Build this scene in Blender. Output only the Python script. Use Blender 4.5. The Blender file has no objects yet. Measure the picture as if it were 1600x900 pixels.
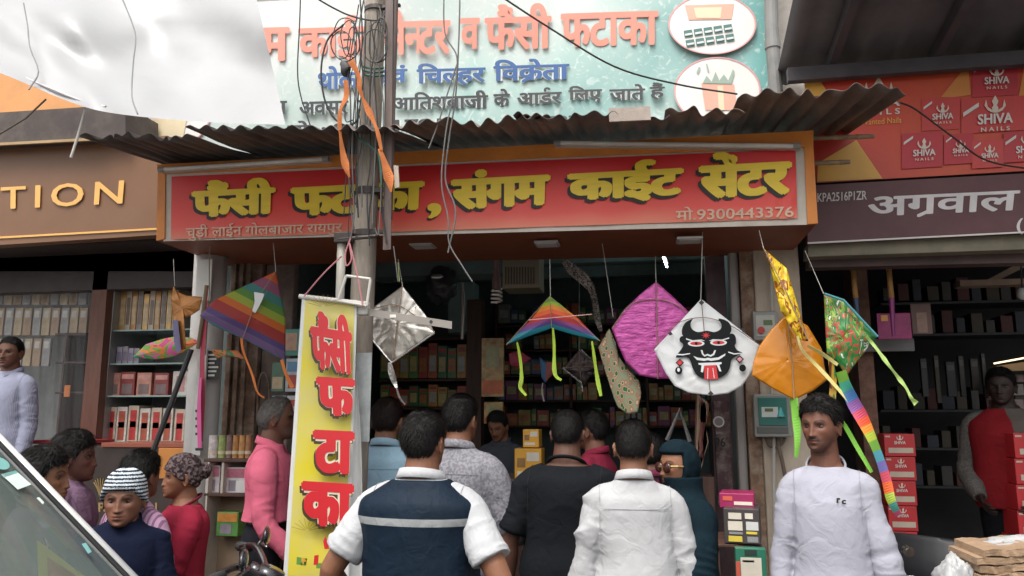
import bpy, bmesh, math, random
import numpy as np
from mathutils import Vector, Matrix
random.seed(7); RNG = np.random.default_rng(7)
SC = bpy.context.scene; COL = SC.collection; R = math.radians

# ------------------------------------------------------------------ camera, sky, sun, exposure
cam_d = bpy.data.cameras.new('camera'); CAM = bpy.data.objects.new('camera', cam_d); COL.objects.link(CAM)
CAM.location = (0, 0, 1.62); CAM.rotation_euler = (R(90 + 9.5), 0, R(10))
cam_d.sensor_width = 36; cam_d.lens = 27; cam_d.clip_start = 0.05; cam_d.clip_end = 3000
SC.camera = CAM
W = bpy.data.worlds.new('World'); SC.world = W; W.use_nodes = True
_nt = W.node_tree; _bg = _nt.nodes['Background']
SUN_EL, SUN_AZ = 62, 200          # azimuth: clockwise from +Y; the sun stands high behind the camera
_sky = _nt.nodes.new('ShaderNodeTexSky'); _sky.sky_type = 'NISHITA'; _sky.sun_disc = False
_sky.sun_elevation = R(SUN_EL); _sky.sun_rotation = R(SUN_AZ); _sky.dust_density = 6; _sky.air_density = 1.2; _sky.ozone_density = 1
_hs = _nt.nodes.new('ShaderNodeHueSaturation'); _hs.inputs['Saturation'].default_value = 0.16
_nt.links.new(_sky.outputs[0], _hs.inputs['Color']); _nt.links.new(_hs.outputs[0], _bg.inputs[0])
_bg.inputs[1].default_value = 0.15
sun_d = bpy.data.lights.new('sun', 'SUN'); sun_d.energy = 0.8; sun_d.angle = R(20); sun_d.color = (1, .94, .86)
SUN = bpy.data.objects.new('sun', sun_d); COL.objects.link(SUN)
_d = Vector((math.sin(R(SUN_AZ)) * math.cos(R(SUN_EL)), math.cos(R(SUN_AZ)) * math.cos(R(SUN_EL)), math.sin(R(SUN_EL))))
SUN.rotation_euler = _d.to_track_quat('Z', 'Y').to_euler(); SUN.location = _d * 40
SC.view_settings.view_transform = 'Standard'; SC.view_settings.look = 'None'
SC.view_settings.exposure = 1.0; SC.view_settings.gamma = 1; SC.view_settings.use_curve_mapping = False
SC.render.engine = 'CYCLES'; SC.cycles.use_denoising = True; SC.cycles.max_bounces = 6; SC.cycles.transparent_max_bounces = 12
SC.cycles.sample_clamp_indirect = 4

# ------------------------------------------------------------------ photograph pixel -> point on a plane of the place
bpy.context.view_layer.update()
_RM = CAM.rotation_euler.to_matrix(); _C = Vector(CAM.location)
def ray(px, py): return _RM @ Vector(((px - 800) / 1200, -(py - 450) / 1200, -1))
def P(px, py, Y):
    d = ray(px, py); return _C + d * (Y / d.y)
def PX(px, py, X):
    d = ray(px, py); return _C + d * (X / d.x)
def PZ(px, py, Z):
    d = ray(px, py); return _C + d * ((Z - _C.z) / d.z)
# ------------------------------------------------------------------ helpers
def vnoise(p, seed=0):
    """smooth 3-D value noise in -1..1 for an (n,3) array"""
    p = np.asarray(p, dtype=np.float64); i = np.floor(p).astype(np.int64); f = p - i; f = f * f * (3 - 2 * f)
    def h(a):
        n = (a[:, 0] * 374761393 + a[:, 1] * 668265263 + a[:, 2] * 2147483647 + seed * 1274126177) & 0xffffffff
        n = ((n ^ (n >> 13)) * 1274126177) & 0xffffffff; n = n ^ (n >> 16)
        return (n & 0xffff) / 32767.5 - 1
    r = 0
    for dx in (0, 1):
        for dy in (0, 1):
            for dz in (0, 1):
                w = (f[:, 0] if dx else 1 - f[:, 0]) * (f[:, 1] if dy else 1 - f[:, 1]) * (f[:, 2] if dz else 1 - f[:, 2])
                r = r + w * h(i + np.array([dx, dy, dz]))
    return r
def sstep(a, b, x):
    t = np.clip((x - a) / (b - a), 0, 1); return t * t * (3 - 2 * t)
def srgb(h):
    h = h.lstrip('#'); v = [int(h[i:i + 2], 16) / 255 for i in (0, 2, 4)]
    return tuple(c / 12.92 if c <= .04045 else ((c + .055) / 1.055) ** 2.4 for c in v)
def C3(c): return srgb(c) if isinstance(c, str) else tuple(c)[:3]

class MB:
    """collects shapes; build() links them as one mesh object"""
    def __init__(s): s.v = []; s.f = []; s.m = []; s.uv = None; s.k = 0
    def add(s, v, f, mi=0):
        b = len(s.v); s.v.extend([tuple(x) for x in v]); s.f.extend([tuple(i + b for i in q) for q in f]); s.m.extend([mi] * len(f)); return s
    def box(s, lo, hi, mi=0, bev=0.0, rot=None, piv=None):
        bm = bmesh.new(); bmesh.ops.create_cube(bm, size=1)
        lo = Vector(lo); hi = Vector(hi); c = (lo + hi) / 2; d = hi - lo
        for v in bm.verts: v.co = Vector((v.co.x * d.x, v.co.y * d.y, v.co.z * d.z)) + c
        if bev > 0: bmesh.ops.bevel(bm, geom=bm.edges[:], offset=min(bev, min(abs(x) for x in d) * .45), segments=2, affect='EDGES', profile=.5)
        if rot is not None:
            M = rot if isinstance(rot, Matrix) else Matrix.Rotation(rot, 3, 'Z'); q = Vector(piv) if piv is not None else c
            for v in bm.verts: v.co = M @ (v.co - q) + q
        bm.verts.index_update(); s.add([v.co[:] for v in bm.verts], [[v.index for v in f.verts] for f in bm.faces], mi); bm.free(); return s
    def hexa(s, P8, mi=0):
        """box from eight corners: four of the bottom loop, four of the top loop"""
        return s.add(P8, [(3, 2, 1, 0), (4, 5, 6, 7), (0, 1, 5, 4), (1, 2, 6, 5), (2, 3, 7, 6), (3, 0, 4, 7)], mi)
    def slab(s, q, th, mi=0):
        """thick quad: corners q, thickened by vector th"""
        q = [Vector(x) for x in q]; th = Vector(th); return s.hexa([*q, *[x + th for x in q]], mi)
    def tube(s, pts, r, n=8, mi=0, caps=True, sub=0):
        v, f = tube_mesh(pts, r, n, caps, sub); return s.add(v, f, mi)
    def ell(s, c, rad, n=16, m=10, mi=0):
        v = []; f = []; c = Vector(c)
        for j in range(m + 1):
            t = math.pi * j / m
            for i in range(n):
                a = 2 * math.pi * i / n
                v.append((c.x + rad[0] * math.sin(t) * math.cos(a), c.y + rad[1] * math.sin(t) * math.sin(a), c.z + rad[2] * math.cos(t)))
        for j in range(m):
            for i in range(n): f.append((j * n + i, (j + 1) * n + i, (j + 1) * n + (i + 1) % n, j * n + (i + 1) % n))
        return s.add(v, f, mi)
    def prism(s, poly, th, mi=0):
        """polygon of 3-D points extruded along th"""
        n = len(poly); a = [Vector(p) for p in poly]; b = [p + Vector(th) for p in a]
        return s.add(a + b, [tuple(range(n)), tuple(range(2 * n - 1, n - 1, -1))] + [(i + n, (i + 1) % n + n, (i + 1) % n, i) for i in range(n)], mi)
    def build(s, name, mats, parent=None, smooth=False, recalc=True):
        return link_mesh(name, s.v, s.f, mats, parent, smooth, s.m, s.uv, recalc)

def catmull(pts, k):
    """smooth path through pts, (x,y,z,r) rows"""
    p = np.array(pts, float)
    if k <= 0 or len(p) < 3: return p
    e = np.vstack([2 * p[0] - p[1], p, 2 * p[-1] - p[-2]]); out = []
    for i in range(1, len(e) - 2):
        for j in range(k):
            t = j / k; a, b, c, d = e[i - 1], e[i], e[i + 1], e[i + 2]
            out.append(.5 * ((2 * b) + (-a + c) * t + (2 * a - 5 * b + 4 * c - d) * t * t + (-a + 3 * b - 3 * c + d) * t ** 3))
    out.append(e[-2]); return np.array(out)
def tube_mesh(pts, r, n=8, caps=True, sub=0, flat=1.0, up=None):
    """flat < 1 squashes the cross section along its second axis"""
    rr = r if hasattr(r, '__len__') else [r] * len(pts)
    q = catmull([(*Vector(p), a) for p, a in zip(pts, rr)], sub); m = len(q); v = []; f = []
    prev = None
    for i in range(m):
        t = Vector(q[min(i + 1, m - 1)][:3] - q[max(i - 1, 0)][:3])
        if t.length < 1e-9: t = Vector((0, 0, 1))
        t.normalize()
        if prev is None:
            ref = Vector(up) if up is not None else (Vector((0, 0, 1)) if abs(t.z) < .9 else Vector((1, 0, 0)))
            a = t.cross(ref)
            if a.length < 1e-6: a = t.orthogonal()
            a.normalize()
        else:
            a = (prev - t * prev.dot(t)); a = a.normalized() if a.length > 1e-6 else t.orthogonal().normalized()
        prev = a; b = t.cross(a)
        for j in range(n):
            g = 2 * math.pi * j / n; p = Vector(q[i][:3]) + (a * math.cos(g) + b * math.sin(g) * flat) * max(q[i][3], 1e-5); v.append(p[:])
    for i in range(m - 1):
        for j in range(n): f.append((i * n + j, i * n + (j + 1) % n, (i + 1) * n + (j + 1) % n, (i + 1) * n + j))
    if caps: f.append(tuple(range(n - 1, -1, -1))); f.append(tuple(range((m - 1) * n, m * n)))
    return v, f
def origin(o):
    v = Vector((0, 0, 0))
    while o is not None: v = v + o.location; o = o.parent
    return v
def link_mesh(name, v, f, mats, parent=None, smooth=False, mi=None, uv=None, recalc=True, base=None):
    """world-space vertices; the object's origin goes to its parent's, or to the middle of its base"""
    v = np.asarray([tuple(x) for x in v] if not isinstance(v, np.ndarray) else v, float)
    if parent is not None: o0 = np.array(origin(parent))
    else: o0 = np.array(base) if base is not None else np.array([(v[:, 0].min() + v[:, 0].max()) / 2, (v[:, 1].min() + v[:, 1].max()) / 2, v[:, 2].min()])
    me = bpy.data.meshes.new(name); me.from_pydata((v - o0).tolist(), [], [tuple(map(int, q)) for q in f])
    for m in (mats if isinstance(mats, (list, tuple)) else [mats]): me.materials.append(m)
    if mi is not None and len(me.materials) > 1: me.polygons.foreach_set('material_index', np.asarray(mi, np.int32))
    if recalc:
        bm = bmesh.new(); bm.from_mesh(me); bmesh.ops.recalc_face_normals(bm, faces=bm.faces[:]); bm.to_mesh(me); bm.free()
    if uv is not None:
        l = me.uv_layers.new(name='UVMap'); idx = np.empty(len(me.loops), np.int32); me.loops.foreach_get('vertex_index', idx)
        l.data.foreach_set('uv', np.asarray(uv, np.float32)[idx].ravel())
    if smooth: me.polygons.foreach_set('use_smooth', np.ones(len(me.polygons), bool))
    me.update(); o = bpy.data.objects.new(name, me); COL.objects.link(o)
    if parent is not None: o.parent = parent
    else: o.location = o0
    return o
def tag(o, label=None, cat=None, group=None, kind=None):
    if label: o['label'] = label
    if cat: o['category'] = cat
    if group: o['group'] = group
    if kind: o['kind'] = kind
    return o
def thing(name, loc, label, cat, group=None):
    o = bpy.data.objects.new(name, None); COL.objects.link(o); o.location = loc; o.empty_display_size = .1
    return tag(o, label, cat, group)

# ------------------------------------------------------------------ materials
_MC = {}
def mat(name, col, rough=.6, var=.15, vs=6, bump=0.0, bs=60, metal=0.0, dirt=0.0, dcol=(.12, .09, .06), ds=3, spec=.5, emit=0, alpha=1, trans=0, sheen=0, coat=0, stretch=None, transl=0, col2=None):
    """principled material: colour broken up by noise, optional grime blotches and bump"""
    if name in _MC: return _MC[name]
    m = bpy.data.materials.new(name); m.use_nodes = True; nt = m.node_tree; b = nt.nodes['Principled BSDF']; L = nt.links.new; N = nt.nodes.new
    c = C3(col); tc = N('ShaderNodeTexCoord'); src = tc.outputs['Object']
    if stretch:
        mp = N('ShaderNodeMapping'); mp.inputs['Scale'].default_value = stretch; L(src, mp.inputs[0]); src = mp.outputs[0]
    def noise(s, det=5, ro=.6):
        n = N('ShaderNodeTexNoise'); n.inputs['Scale'].default_value = s; n.inputs['Detail'].default_value = det; n.inputs['Roughness'].default_value = ro; L(src, n.inputs['Vector']); return n.outputs['Fac']
    r = N('ShaderNodeValToRGB'); L(noise(vs), r.inputs[0])
    r.color_ramp.elements[0].position = .3; r.color_ramp.elements[1].position = .7
    c2 = C3(col2) if col2 else tuple(min(1, x * (1 + var * .7)) for x in c)
    r.color_ramp.elements[0].color = (*[x * (1 - var) for x in c], 1); r.color_ramp.elements[1].color = (*c2, 1)
    out = r.outputs[0]
    if dirt > 0:
        q = N('ShaderNodeValToRGB'); L(noise(ds, 8, .7), q.inputs[0]); q.color_ramp.elements[0].position = .45; q.color_ramp.elements[1].position = .72
        mu = N('ShaderNodeMath'); mu.operation = 'MULTIPLY'; mu.inputs[1].default_value = dirt; L(q.outputs[0], mu.inputs[0])
        mx = N('ShaderNodeMix'); mx.data_type = 'RGBA'; L(mu.outputs[0], mx.inputs[0]); L(out, mx.inputs[6]); mx.inputs[7].default_value = (*C3(dcol), 1); out = mx.outputs[2]
    L(out, b.inputs['Base Color']); b.inputs['Roughness'].default_value = rough; b.inputs['Metallic'].default_value = metal
    b.inputs['Specular IOR Level'].default_value = spec
    if bump > 0:
        bn = N('ShaderNodeBump'); bn.inputs['Strength'].default_value = min(1, bump); bn.inputs['Distance'].default_value = .01
        L(noise(bs, 6), bn.inputs['Height']); L(bn.outputs[0], b.inputs['Normal'])
    if emit: b.inputs['Emission Color'].default_value = (*c, 1); b.inputs['Emission Strength'].default_value = emit
    if alpha < 1: b.inputs['Alpha'].default_value = alpha
    if trans: b.inputs['Transmission Weight'].default_value = trans
    if sheen: b.inputs['Sheen Weight'].default_value = sheen
    if coat: b.inputs['Coat Weight'].default_value = coat
    if transl:
        t = N('ShaderNodeBsdfTranslucent'); L(out, t.inputs[0]); mx = N('ShaderNodeMixShader'); mx.inputs[0].default_value = transl
        L(b.outputs[0], mx.inputs[1]); L(t.outputs[0], mx.inputs[2]); L(mx.outputs[0], nt.nodes['Material Output'].inputs[0])
    _MC[name] = m; return m
def nodes(m):
    nt = m.node_tree; return nt, nt.nodes['Principled BSDF'], nt.nodes.new, nt.links.new
def ramp_mat(name, stops, axis=0, rough=.5, interp='CONSTANT', coord='UV', var=.0, transl=0, bump=0, bs=40, metal=0, warp=0, scale=1):
    """colour bands along one axis of the UV map (cloth and print of the thing itself)"""
    m = bpy.data.materials.new(name); m.use_nodes = True; nt, b, N, L = nodes(m)
    tc = N('ShaderNodeTexCoord'); sp = N('ShaderNodeSeparateXYZ'); L(tc.outputs[coord], sp.inputs[0]); f = sp.outputs[axis]
    if scale != 1:
        mu = N('ShaderNodeMath'); mu.operation = 'MULTIPLY'; mu.inputs[1].default_value = scale; L(f, mu.inputs[0]); fr = N('ShaderNodeMath'); fr.operation = 'FRACT'; L(mu.outputs[0], fr.inputs[0]); f = fr.outputs[0]
    r = N('ShaderNodeValToRGB'); cr = r.color_ramp; cr.interpolation = interp
    while len(cr.elements) < len(stops): cr.elements.new(.5)
    for e, (p, c) in zip(cr.elements, stops): e.position = p; e.color = (*C3(c), 1)
    L(f, r.inputs[0]); out = r.outputs[0]
    if var:
        n = N('ShaderNodeTexNoise'); n.inputs['Scale'].default_value = 14; n.inputs['Detail'].default_value = 5; L(tc.outputs['Object'], n.inputs[0])
        hs = N('ShaderNodeMix'); hs.data_type = 'RGBA'; hs.blend_type = 'MULTIPLY'; hs.inputs[0].default_value = var; L(out, hs.inputs[6])
        rr = N('ShaderNodeValToRGB'); rr.color_ramp.elements[0].position = .3; rr.color_ramp.elements[0].color = (.4, .4, .4, 1); L(n.outputs[0], rr.inputs[0]); L(rr.outputs[0], hs.inputs[7]); out = hs.outputs[2]
    L(out, b.inputs['Base Color']); b.inputs['Roughness'].default_value = rough; b.inputs['Metallic'].default_value = metal
    if bump:
        n = N('ShaderNodeTexNoise'); n.inputs['Scale'].default_value = bs; L(tc.outputs['Object'], n.inputs[0]); bn = N('ShaderNodeBump'); bn.inputs['Strength'].default_value = bump; bn.inputs['Distance'].default_value = .01; L(n.outputs[0], bn.inputs['Height']); L(bn.outputs[0], b.inputs['Normal'])
    if transl:
        t = N('ShaderNodeBsdfTranslucent'); L(out, t.inputs[0]); mx = N('ShaderNodeMixShader'); mx.inputs[0].default_value = transl
        L(b.outputs[0], mx.inputs[1]); L(t.outputs[0], mx.inputs[2]); L(mx.outputs[0], nt.nodes['Material Output'].inputs[0])
    return m

# ------------------------------------------------------------------ lettering
_FC = {}
def _raw(s, off):
    """outline text (built-in font) as a flat mesh: vertices (n,2), faces, each letter's island number"""
    k = (s, off)
    if k in _FC: return _FC[k]
    c = bpy.data.curves.new('lettering', 'FONT'); c.body = s; c.size = 1; c.offset = off; c.resolution_u = 3
    o = bpy.data.objects.new('lettering', c); COL.objects.link(o)
    dg = bpy.context.evaluated_depsgraph_get(); me = bpy.data.meshes.new_from_object(o.evaluated_get(dg))
    v = np.array([x.co[:2] for x in me.vertices]) if len(me.vertices) else np.zeros((0, 2)); f = [tuple(p.vertices) for p in me.polygons]
    bpy.data.objects.remove(o); bpy.data.curves.remove(c); bpy.data.meshes.remove(me)
    _FC[k] = (v, f); return v, f
def _adv(s):
    a = _raw('I' * 9, 0)[0][:, 0].max(); return _raw(s + 'I' * 9, 0)[0][:, 0].max() - a
def _cut(v, f, x1):
    """keep the part left of x1"""
    bm = bmesh.new(); vs = [bm.verts.new((x, y, 0)) for x, y in v]
    for q in f:
        try: bm.faces.new([vs[i] for i in q])
        except ValueError: pass
    bmesh.ops.bisect_plane(bm, geom=bm.verts[:] + bm.edges[:] + bm.faces[:], plane_co=(x1, 0, 0), plane_no=(1, 0, 0), clear_outer=True)
    bm.verts.index_update(); r = (np.array([x.co[:2] for x in bm.verts]), [tuple(y.index for y in q.verts) for q in bm.faces]); bm.free(); return r
def lettering(s, off=0.0, track=0.0):
    """Devanagari set by hand: short-i in front, half letters cut at the stem, r-forms drawn"""
    toks = []; i = 0; cons = lambda ch: '\u0915' <= ch <= '\u0939' or ch == '\u095c'
    while i < len(s):
        ch = s[i]; pre = ''
        if cons(ch):
            reph = False
            if ch == '\u0930' and s[i + 1:i + 2] == '\u094d' and i + 2 < len(s): reph = True; i += 2; ch = s[i]
            seq = []
            while s[i + 1:i + 2] == '\u094d' and i + 2 < len(s):
                if s[i + 2] == '\u0930': seq.append(('rak', ch)); i += 2; ch = None; break
                seq.append(('half', ch)); i += 2; ch = s[i]
            if ch is not None: seq.append(('n', ch))
            i += 1; marks = ''
            while i < len(s) and ('\u093e' <= s[i] <= '\u094c' or s[i] in '\u0901\u0902\u093c'): marks += s[i]; i += 1
            if '\u093f' in marks: marks = marks.replace('\u093f', ''); toks.append(('n', '\u093f'))
            toks += seq
            if reph: toks.append(('reph', ''))
            if marks: toks.append(('n', marks))
        else: toks.append(('n', ch)); i += 1
    V = []; F = []; n = 0; x = 0
    g = 0; b = off; off = 0.0
    strikes = [(0, 0)] if b <= .004 else [(b * 1.2 * math.cos(a), b * .8 * math.sin(a)) for a in [k * math.pi / 4 + math.pi / 8 for k in range(8)]] + [(0, 0)]
    if b > .03: strikes += [(x * .5, y * .5) for x, y in strikes[:8:2]]
    def put(v, f, dx):   # heavy weight: each letter struck several times round its outline
        nonlocal n, g
        for k, (ex, ey) in enumerate(strikes):
            V.append(np.column_stack([v[:, 0] + dx + ex, v[:, 1] + ey, np.full(len(v), ((g % 4) * 14 + k) * .0002)])); F.extend([tuple(a + n for a in q) for q in f]); n += len(v)
        g += 1
    for kind, t in toks:
        if kind == 'n':
            v, f = _raw(t, off)
            if len(v): put(v, f, x)
            x += _adv(t) + track
        elif kind == 'half':
            v, f = _raw(t, off); xm = v[:, 0].max(); v, f = _cut(v, f, xm - .17); put(v, f, x); x += _adv(t) - .15 + track
        elif kind == 'rak':
            v, f = _raw(t, off); put(v, f, x); a = _adv(t); w = .035
            st = a * (.45 if t == '\u0915' else .78)
            q = np.array([(st, .10 + w), (st - .22, -.06 + w), (st - .22, -.06 - w), (st, .10 - w)]); put(q, [(0, 1, 2, 3)], x); x += a + track
        elif kind == 'reph':
            w = .03; cx, cy, r = x - .22, .78, .1; A = [math.pi * (1.25 - k / 10 * 1.2) for k in range(11)]
            o = [(cx + (r + w) * math.cos(a), cy + (r + w) * math.sin(a)) for a in A]; ii = [(cx + (r - w) * math.cos(a), cy + (r - w) * math.sin(a)) for a in A]
            put(np.array(o + ii), [(k, k + 1, k + 12, k + 11) for k in range(10)], x - x)
    return np.vstack(V), F
def quad_map(u, v, q):
    a = q[0] * (1 - u) + q[1] * u; b = q[3] * (1 - u) + q[2] * u; return a * (1 - v) + b * v
def write(name, s, q, m, parent, off=0.0, lift=0.003, shift=(0, 0), track=0.0, norm=None, depth=0.0):
    """lettering laid into the quad q (TL, TR, BR, BL corner points), lifted off its surface"""
    v, f = lettering(s, off, track); lo = v.min(0); hi = v.max(0); q = [Vector(x) for x in q]
    nrm = Vector(norm) if norm is not None else (q[1] - q[0]).cross(q[3] - q[0]).normalized()
    if nrm.dot(_C - q[0]) < 0: nrm = -nrm
    w = [];
    for x, y, z in v:
        u = (x - lo[0]) / (hi[0] - lo[0]) + shift[0]; t = (hi[1] - y) / (hi[1] - lo[1]) + shift[1]
        w.append(quad_map(u, t, q) + nrm * (lift + z * .15))
    return link_mesh(name, w, f, m, parent, recalc=False)
def quad_px(x0, y0, x1, y1, Y, x2=None, y2=None, x3=None, y3=None):
    """TL (x0,y0), TR (x1,y1), BR, BL on plane Y"""
    return [P(x0, y0, Y), P(x1, y1, Y), P(x2, y2, Y), P(x3, y3, Y)]
def sheet_px(pts, Y, rings=14, n=120, bulge=0.0, wr=0.0, ws=6, seed=0, tilt=None, center=None, radial=0.0):
    """thin cloth or paper outlined by pixel points on the plane Y (star-shaped), billowed; returns v, f, uv"""
    p = np.array([(x, y) for x, y in pts], float); d = np.roll(p, -1, 0) - p; ln = np.hypot(*d.T); cum = np.concatenate([[0], np.cumsum(ln)])
    t = np.unique(np.concatenate([np.linspace(0, cum[-1], n, endpoint=False), cum[:-1]])); k = np.clip(np.searchsorted(cum, t, 'right') - 1, 0, len(p) - 1)
    b = p[k] + d[k] * ((t - cum[k]) / ln[k])[:, None]; n = len(b); c = np.array(center) if center is not None else p.mean(0)
    lo = p.min(0); hi = p.max(0); V = []; UV = []
    for r in range(rings + 1):
        q = c + (b - c) * (r / rings if r else 1e-4); V.append(q)
    px = np.vstack(V); rr = np.repeat(np.arange(rings + 1) / rings, n); ang = np.tile(np.arctan2(b[:, 1] - c[1], b[:, 0] - c[0]), rings + 1)
    UV = np.column_stack([(px[:, 0] - lo[0]) / (hi[0] - lo[0]), 1 - (px[:, 1] - lo[1]) / (hi[1] - lo[1])])
    dy = -bulge * (1 - rr ** 2)
    if wr: dy = dy + wr * vnoise(np.column_stack([px / 40 * ws / 6, np.full(len(px), seed)]), seed)
    if radial: cs = np.column_stack([np.cos(ang) * 5, np.sin(ang) * 5, rr * 1.2]); dy = dy + radial * .55 * (1 - 2 * np.abs(vnoise(cs, seed))) * rr * sstep(-.3, .5, vnoise(cs * .6, seed + 4)) + radial * .35 * vnoise(np.column_stack([px / 9, px[:, 0] * 0 + seed]), seed + 2)
    w = []
    for (x, y), e in zip(px, dy):
        yy = Y + e + (tilt[0] * (x - c[0]) + tilt[1] * (y - c[1]) if tilt else 0); w.append(P(x, y, yy)[:])
    f = [(r * n + i, r * n + (i + 1) % n, (r + 1) * n + (i + 1) % n, (r + 1) * n + i) for r in range(rings) for i in range(n)]
    return np.array(w), f, UV
def thicken(o, t):
    md = o.modifiers.new('thickness', 'SOLIDIFY'); md.thickness = t; md.offset = 0; return o
# ------------------------------------------------------------------ people
def remesh(pieces, vox, smooth=2):
    """one continuous skin round overlapping closed shapes -> vertices, faces, normals"""
    mb = MB()
    for v, f in pieces: mb.add(v, f)
    me = bpy.data.meshes.new('skin'); me.from_pydata(mb.v, [], mb.f)
    o = bpy.data.objects.new('skin', me); COL.objects.link(o)
    m = o.modifiers.new('r', 'REMESH'); m.mode = 'VOXEL'; m.voxel_size = vox; m.adaptivity = 0
    if smooth: s = o.modifiers.new('s', 'SMOOTH'); s.iterations = smooth; s.factor = .5
    e = o.evaluated_get(bpy.context.evaluated_depsgraph_get()); m2 = bpy.data.meshes.new_from_object(e)
    n = len(m2.vertices); V = np.empty(n * 3); m2.vertices.foreach_get('co', V); NN = np.empty(n * 3); m2.vertices.foreach_get('normal', NN)
    k = len(m2.polygons); li = np.empty(len(m2.loops), np.int32); m2.loops.foreach_get('vertex_index', li)
    F = li.reshape(-1, 4) if len(li) == 4 * k else [tuple(p.vertices) for p in m2.polygons]
    bpy.data.objects.remove(o); bpy.data.meshes.remove(me); bpy.data.meshes.remove(m2)
    return V.reshape(-1, 3), F, NN.reshape(-1, 3)
def rings_loft(rs, n=28, ex=2.3):
    """closed loft of level super-ellipses (z, half width, half depth, y offset[, x offset])"""
    v = []; f = []; m = len(rs)
    for r in rs:
        z, w, d, y = r[:4]; xo = r[4] if len(r) > 4 else 0
        for i in range(n):
            a = 2 * math.pi * i / n; c, s = math.cos(a), math.sin(a)
            v.append((xo + w * math.copysign(abs(c) ** (2 / ex), c), y + d * math.copysign(abs(s) ** (2 / ex), s), z))
    for j in range(m - 1):
        for i in range(n): f.append((j * n + i, j * n + (i + 1) % n, (j + 1) * n + (i + 1) % n, (j + 1) * n + i))
    f.append(tuple(range(n - 1, -1, -1))); f.append(tuple(range((m - 1) * n, m * n))); return v, f
def dense(rs, k=4):
    a = np.array([tuple(r) + (0,) * (5 - len(r)) for r in rs], float); e = np.vstack([2 * a[0] - a[1], a, 2 * a[-1] - a[-2]]); o = []
    for i in range(1, len(e) - 2):
        for j in range(k):
            t = j / k; p, q, r, s = e[i - 1], e[i], e[i + 1], e[i + 2]
            o.append(.5 * (2 * q + (r - p) * t + (2 * p - 5 * q + 4 * r - s) * t * t + (3 * q - p - 3 * r + s) * t ** 3))
    o.append(e[-2]); return [tuple(x) for x in o]
def _g(x, z, x0, z0, sx, sz): return np.exp(-((x - x0) / sx) ** 2 - ((z - z0) / sz) ** 2)
def sphere_dirs(n, m):
    v = []; f = []
    for j in range(m + 1):
        t = math.pi * (j / m)
        for i in range(n): a = 2 * math.pi * i / n; v.append((math.sin(t) * math.sin(a), math.sin(t) * math.cos(a), math.cos(t)))
    for j in range(m):
        for i in range(n): f.append((j * n + i, j * n + (i + 1) % n, (j + 1) * n + (i + 1) % n, (j + 1) * n + i))
    return np.array(v), f
def head_surface(d, k):
    """d unit directions (x right, y ahead, z up) -> points of a head with its eye line at z = 0"""
    p = 2.25; s = (np.abs(d[:, 0]) ** p + np.abs(d[:, 1]) ** p + np.abs(d[:, 2]) ** p) ** (-1 / p); u = d * s[:, None]
    x = .074 * u[:, 0] * k.get('wide', 1); y = .094 * u[:, 1]; z = .113 * u[:, 2]
    dn = np.clip(-u[:, 2], 0, 1); x = x * (1 - .27 * dn ** 1.6); y = np.where(u[:, 1] < 0, y * (1 - .22 * dn), y)
    y = y + .036 * sstep(.25, 1, dn) - .004; y = np.where((u[:, 1] < 0) & (u[:, 2] > -.2), y - .006 * np.clip(-u[:, 1], 0, 1), y)
    z = np.where(dn > 0, z * 1.0, z)
    fr = sstep(.08, .5, u[:, 1]); y = np.where(u[:, 1] > 0, y - .010 * fr * sstep(.2, 1, u[:, 1]), y)
    ax = np.abs(x); nz = k.get('nose', 1)
    e = .0055 * _g(ax, z, .028, .020, .022, .009) - .0125 * _g(ax, z, .031, .000, .017, .0115) + .004 * _g(ax, z, .048, -.026, .018, .016)
    tz = np.clip((.012 - z) / .052, 0, 1); e = e + nz * (.022 * tz + .004) * np.exp(-(x / (.0075 + .004 * tz)) ** 2) * sstep(-.050, -.040, z) * sstep(.022, .006, z)
    e = e + nz * .008 * _g(ax, z, .013, -.037, .0075, .008) + .005 * _g(ax, z, .0, -.052, .022, .012)
    e = e + .0070 * _g(ax, z, 0, -.0590, .021, .0045) + .0075 * _g(ax, z, 0, -.0705, .018, .0050) - .0045 * _g(ax, z, 0, -.0645, .024, .0022)
    e = e - .004 * _g(ax, z, 0, -.084, .022, .008) + .008 * _g(ax, z, 0, -.101, .020, .013) - .004 * _g(ax, z, .05, -.065, .018, .02) * k.get('gaunt', 1)
    y = y + e * fr
    return np.column_stack([x, y, z])
def hairline(az, front, side, ear, nape): return np.interp(az, [0, 25, 48, 62, 76, 88, 98, 108, 125, 180], [front, front - .002, front - .012, side, -.004, -.012, ear, ear - .02, nape, nape])
SKIN = {}
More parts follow.
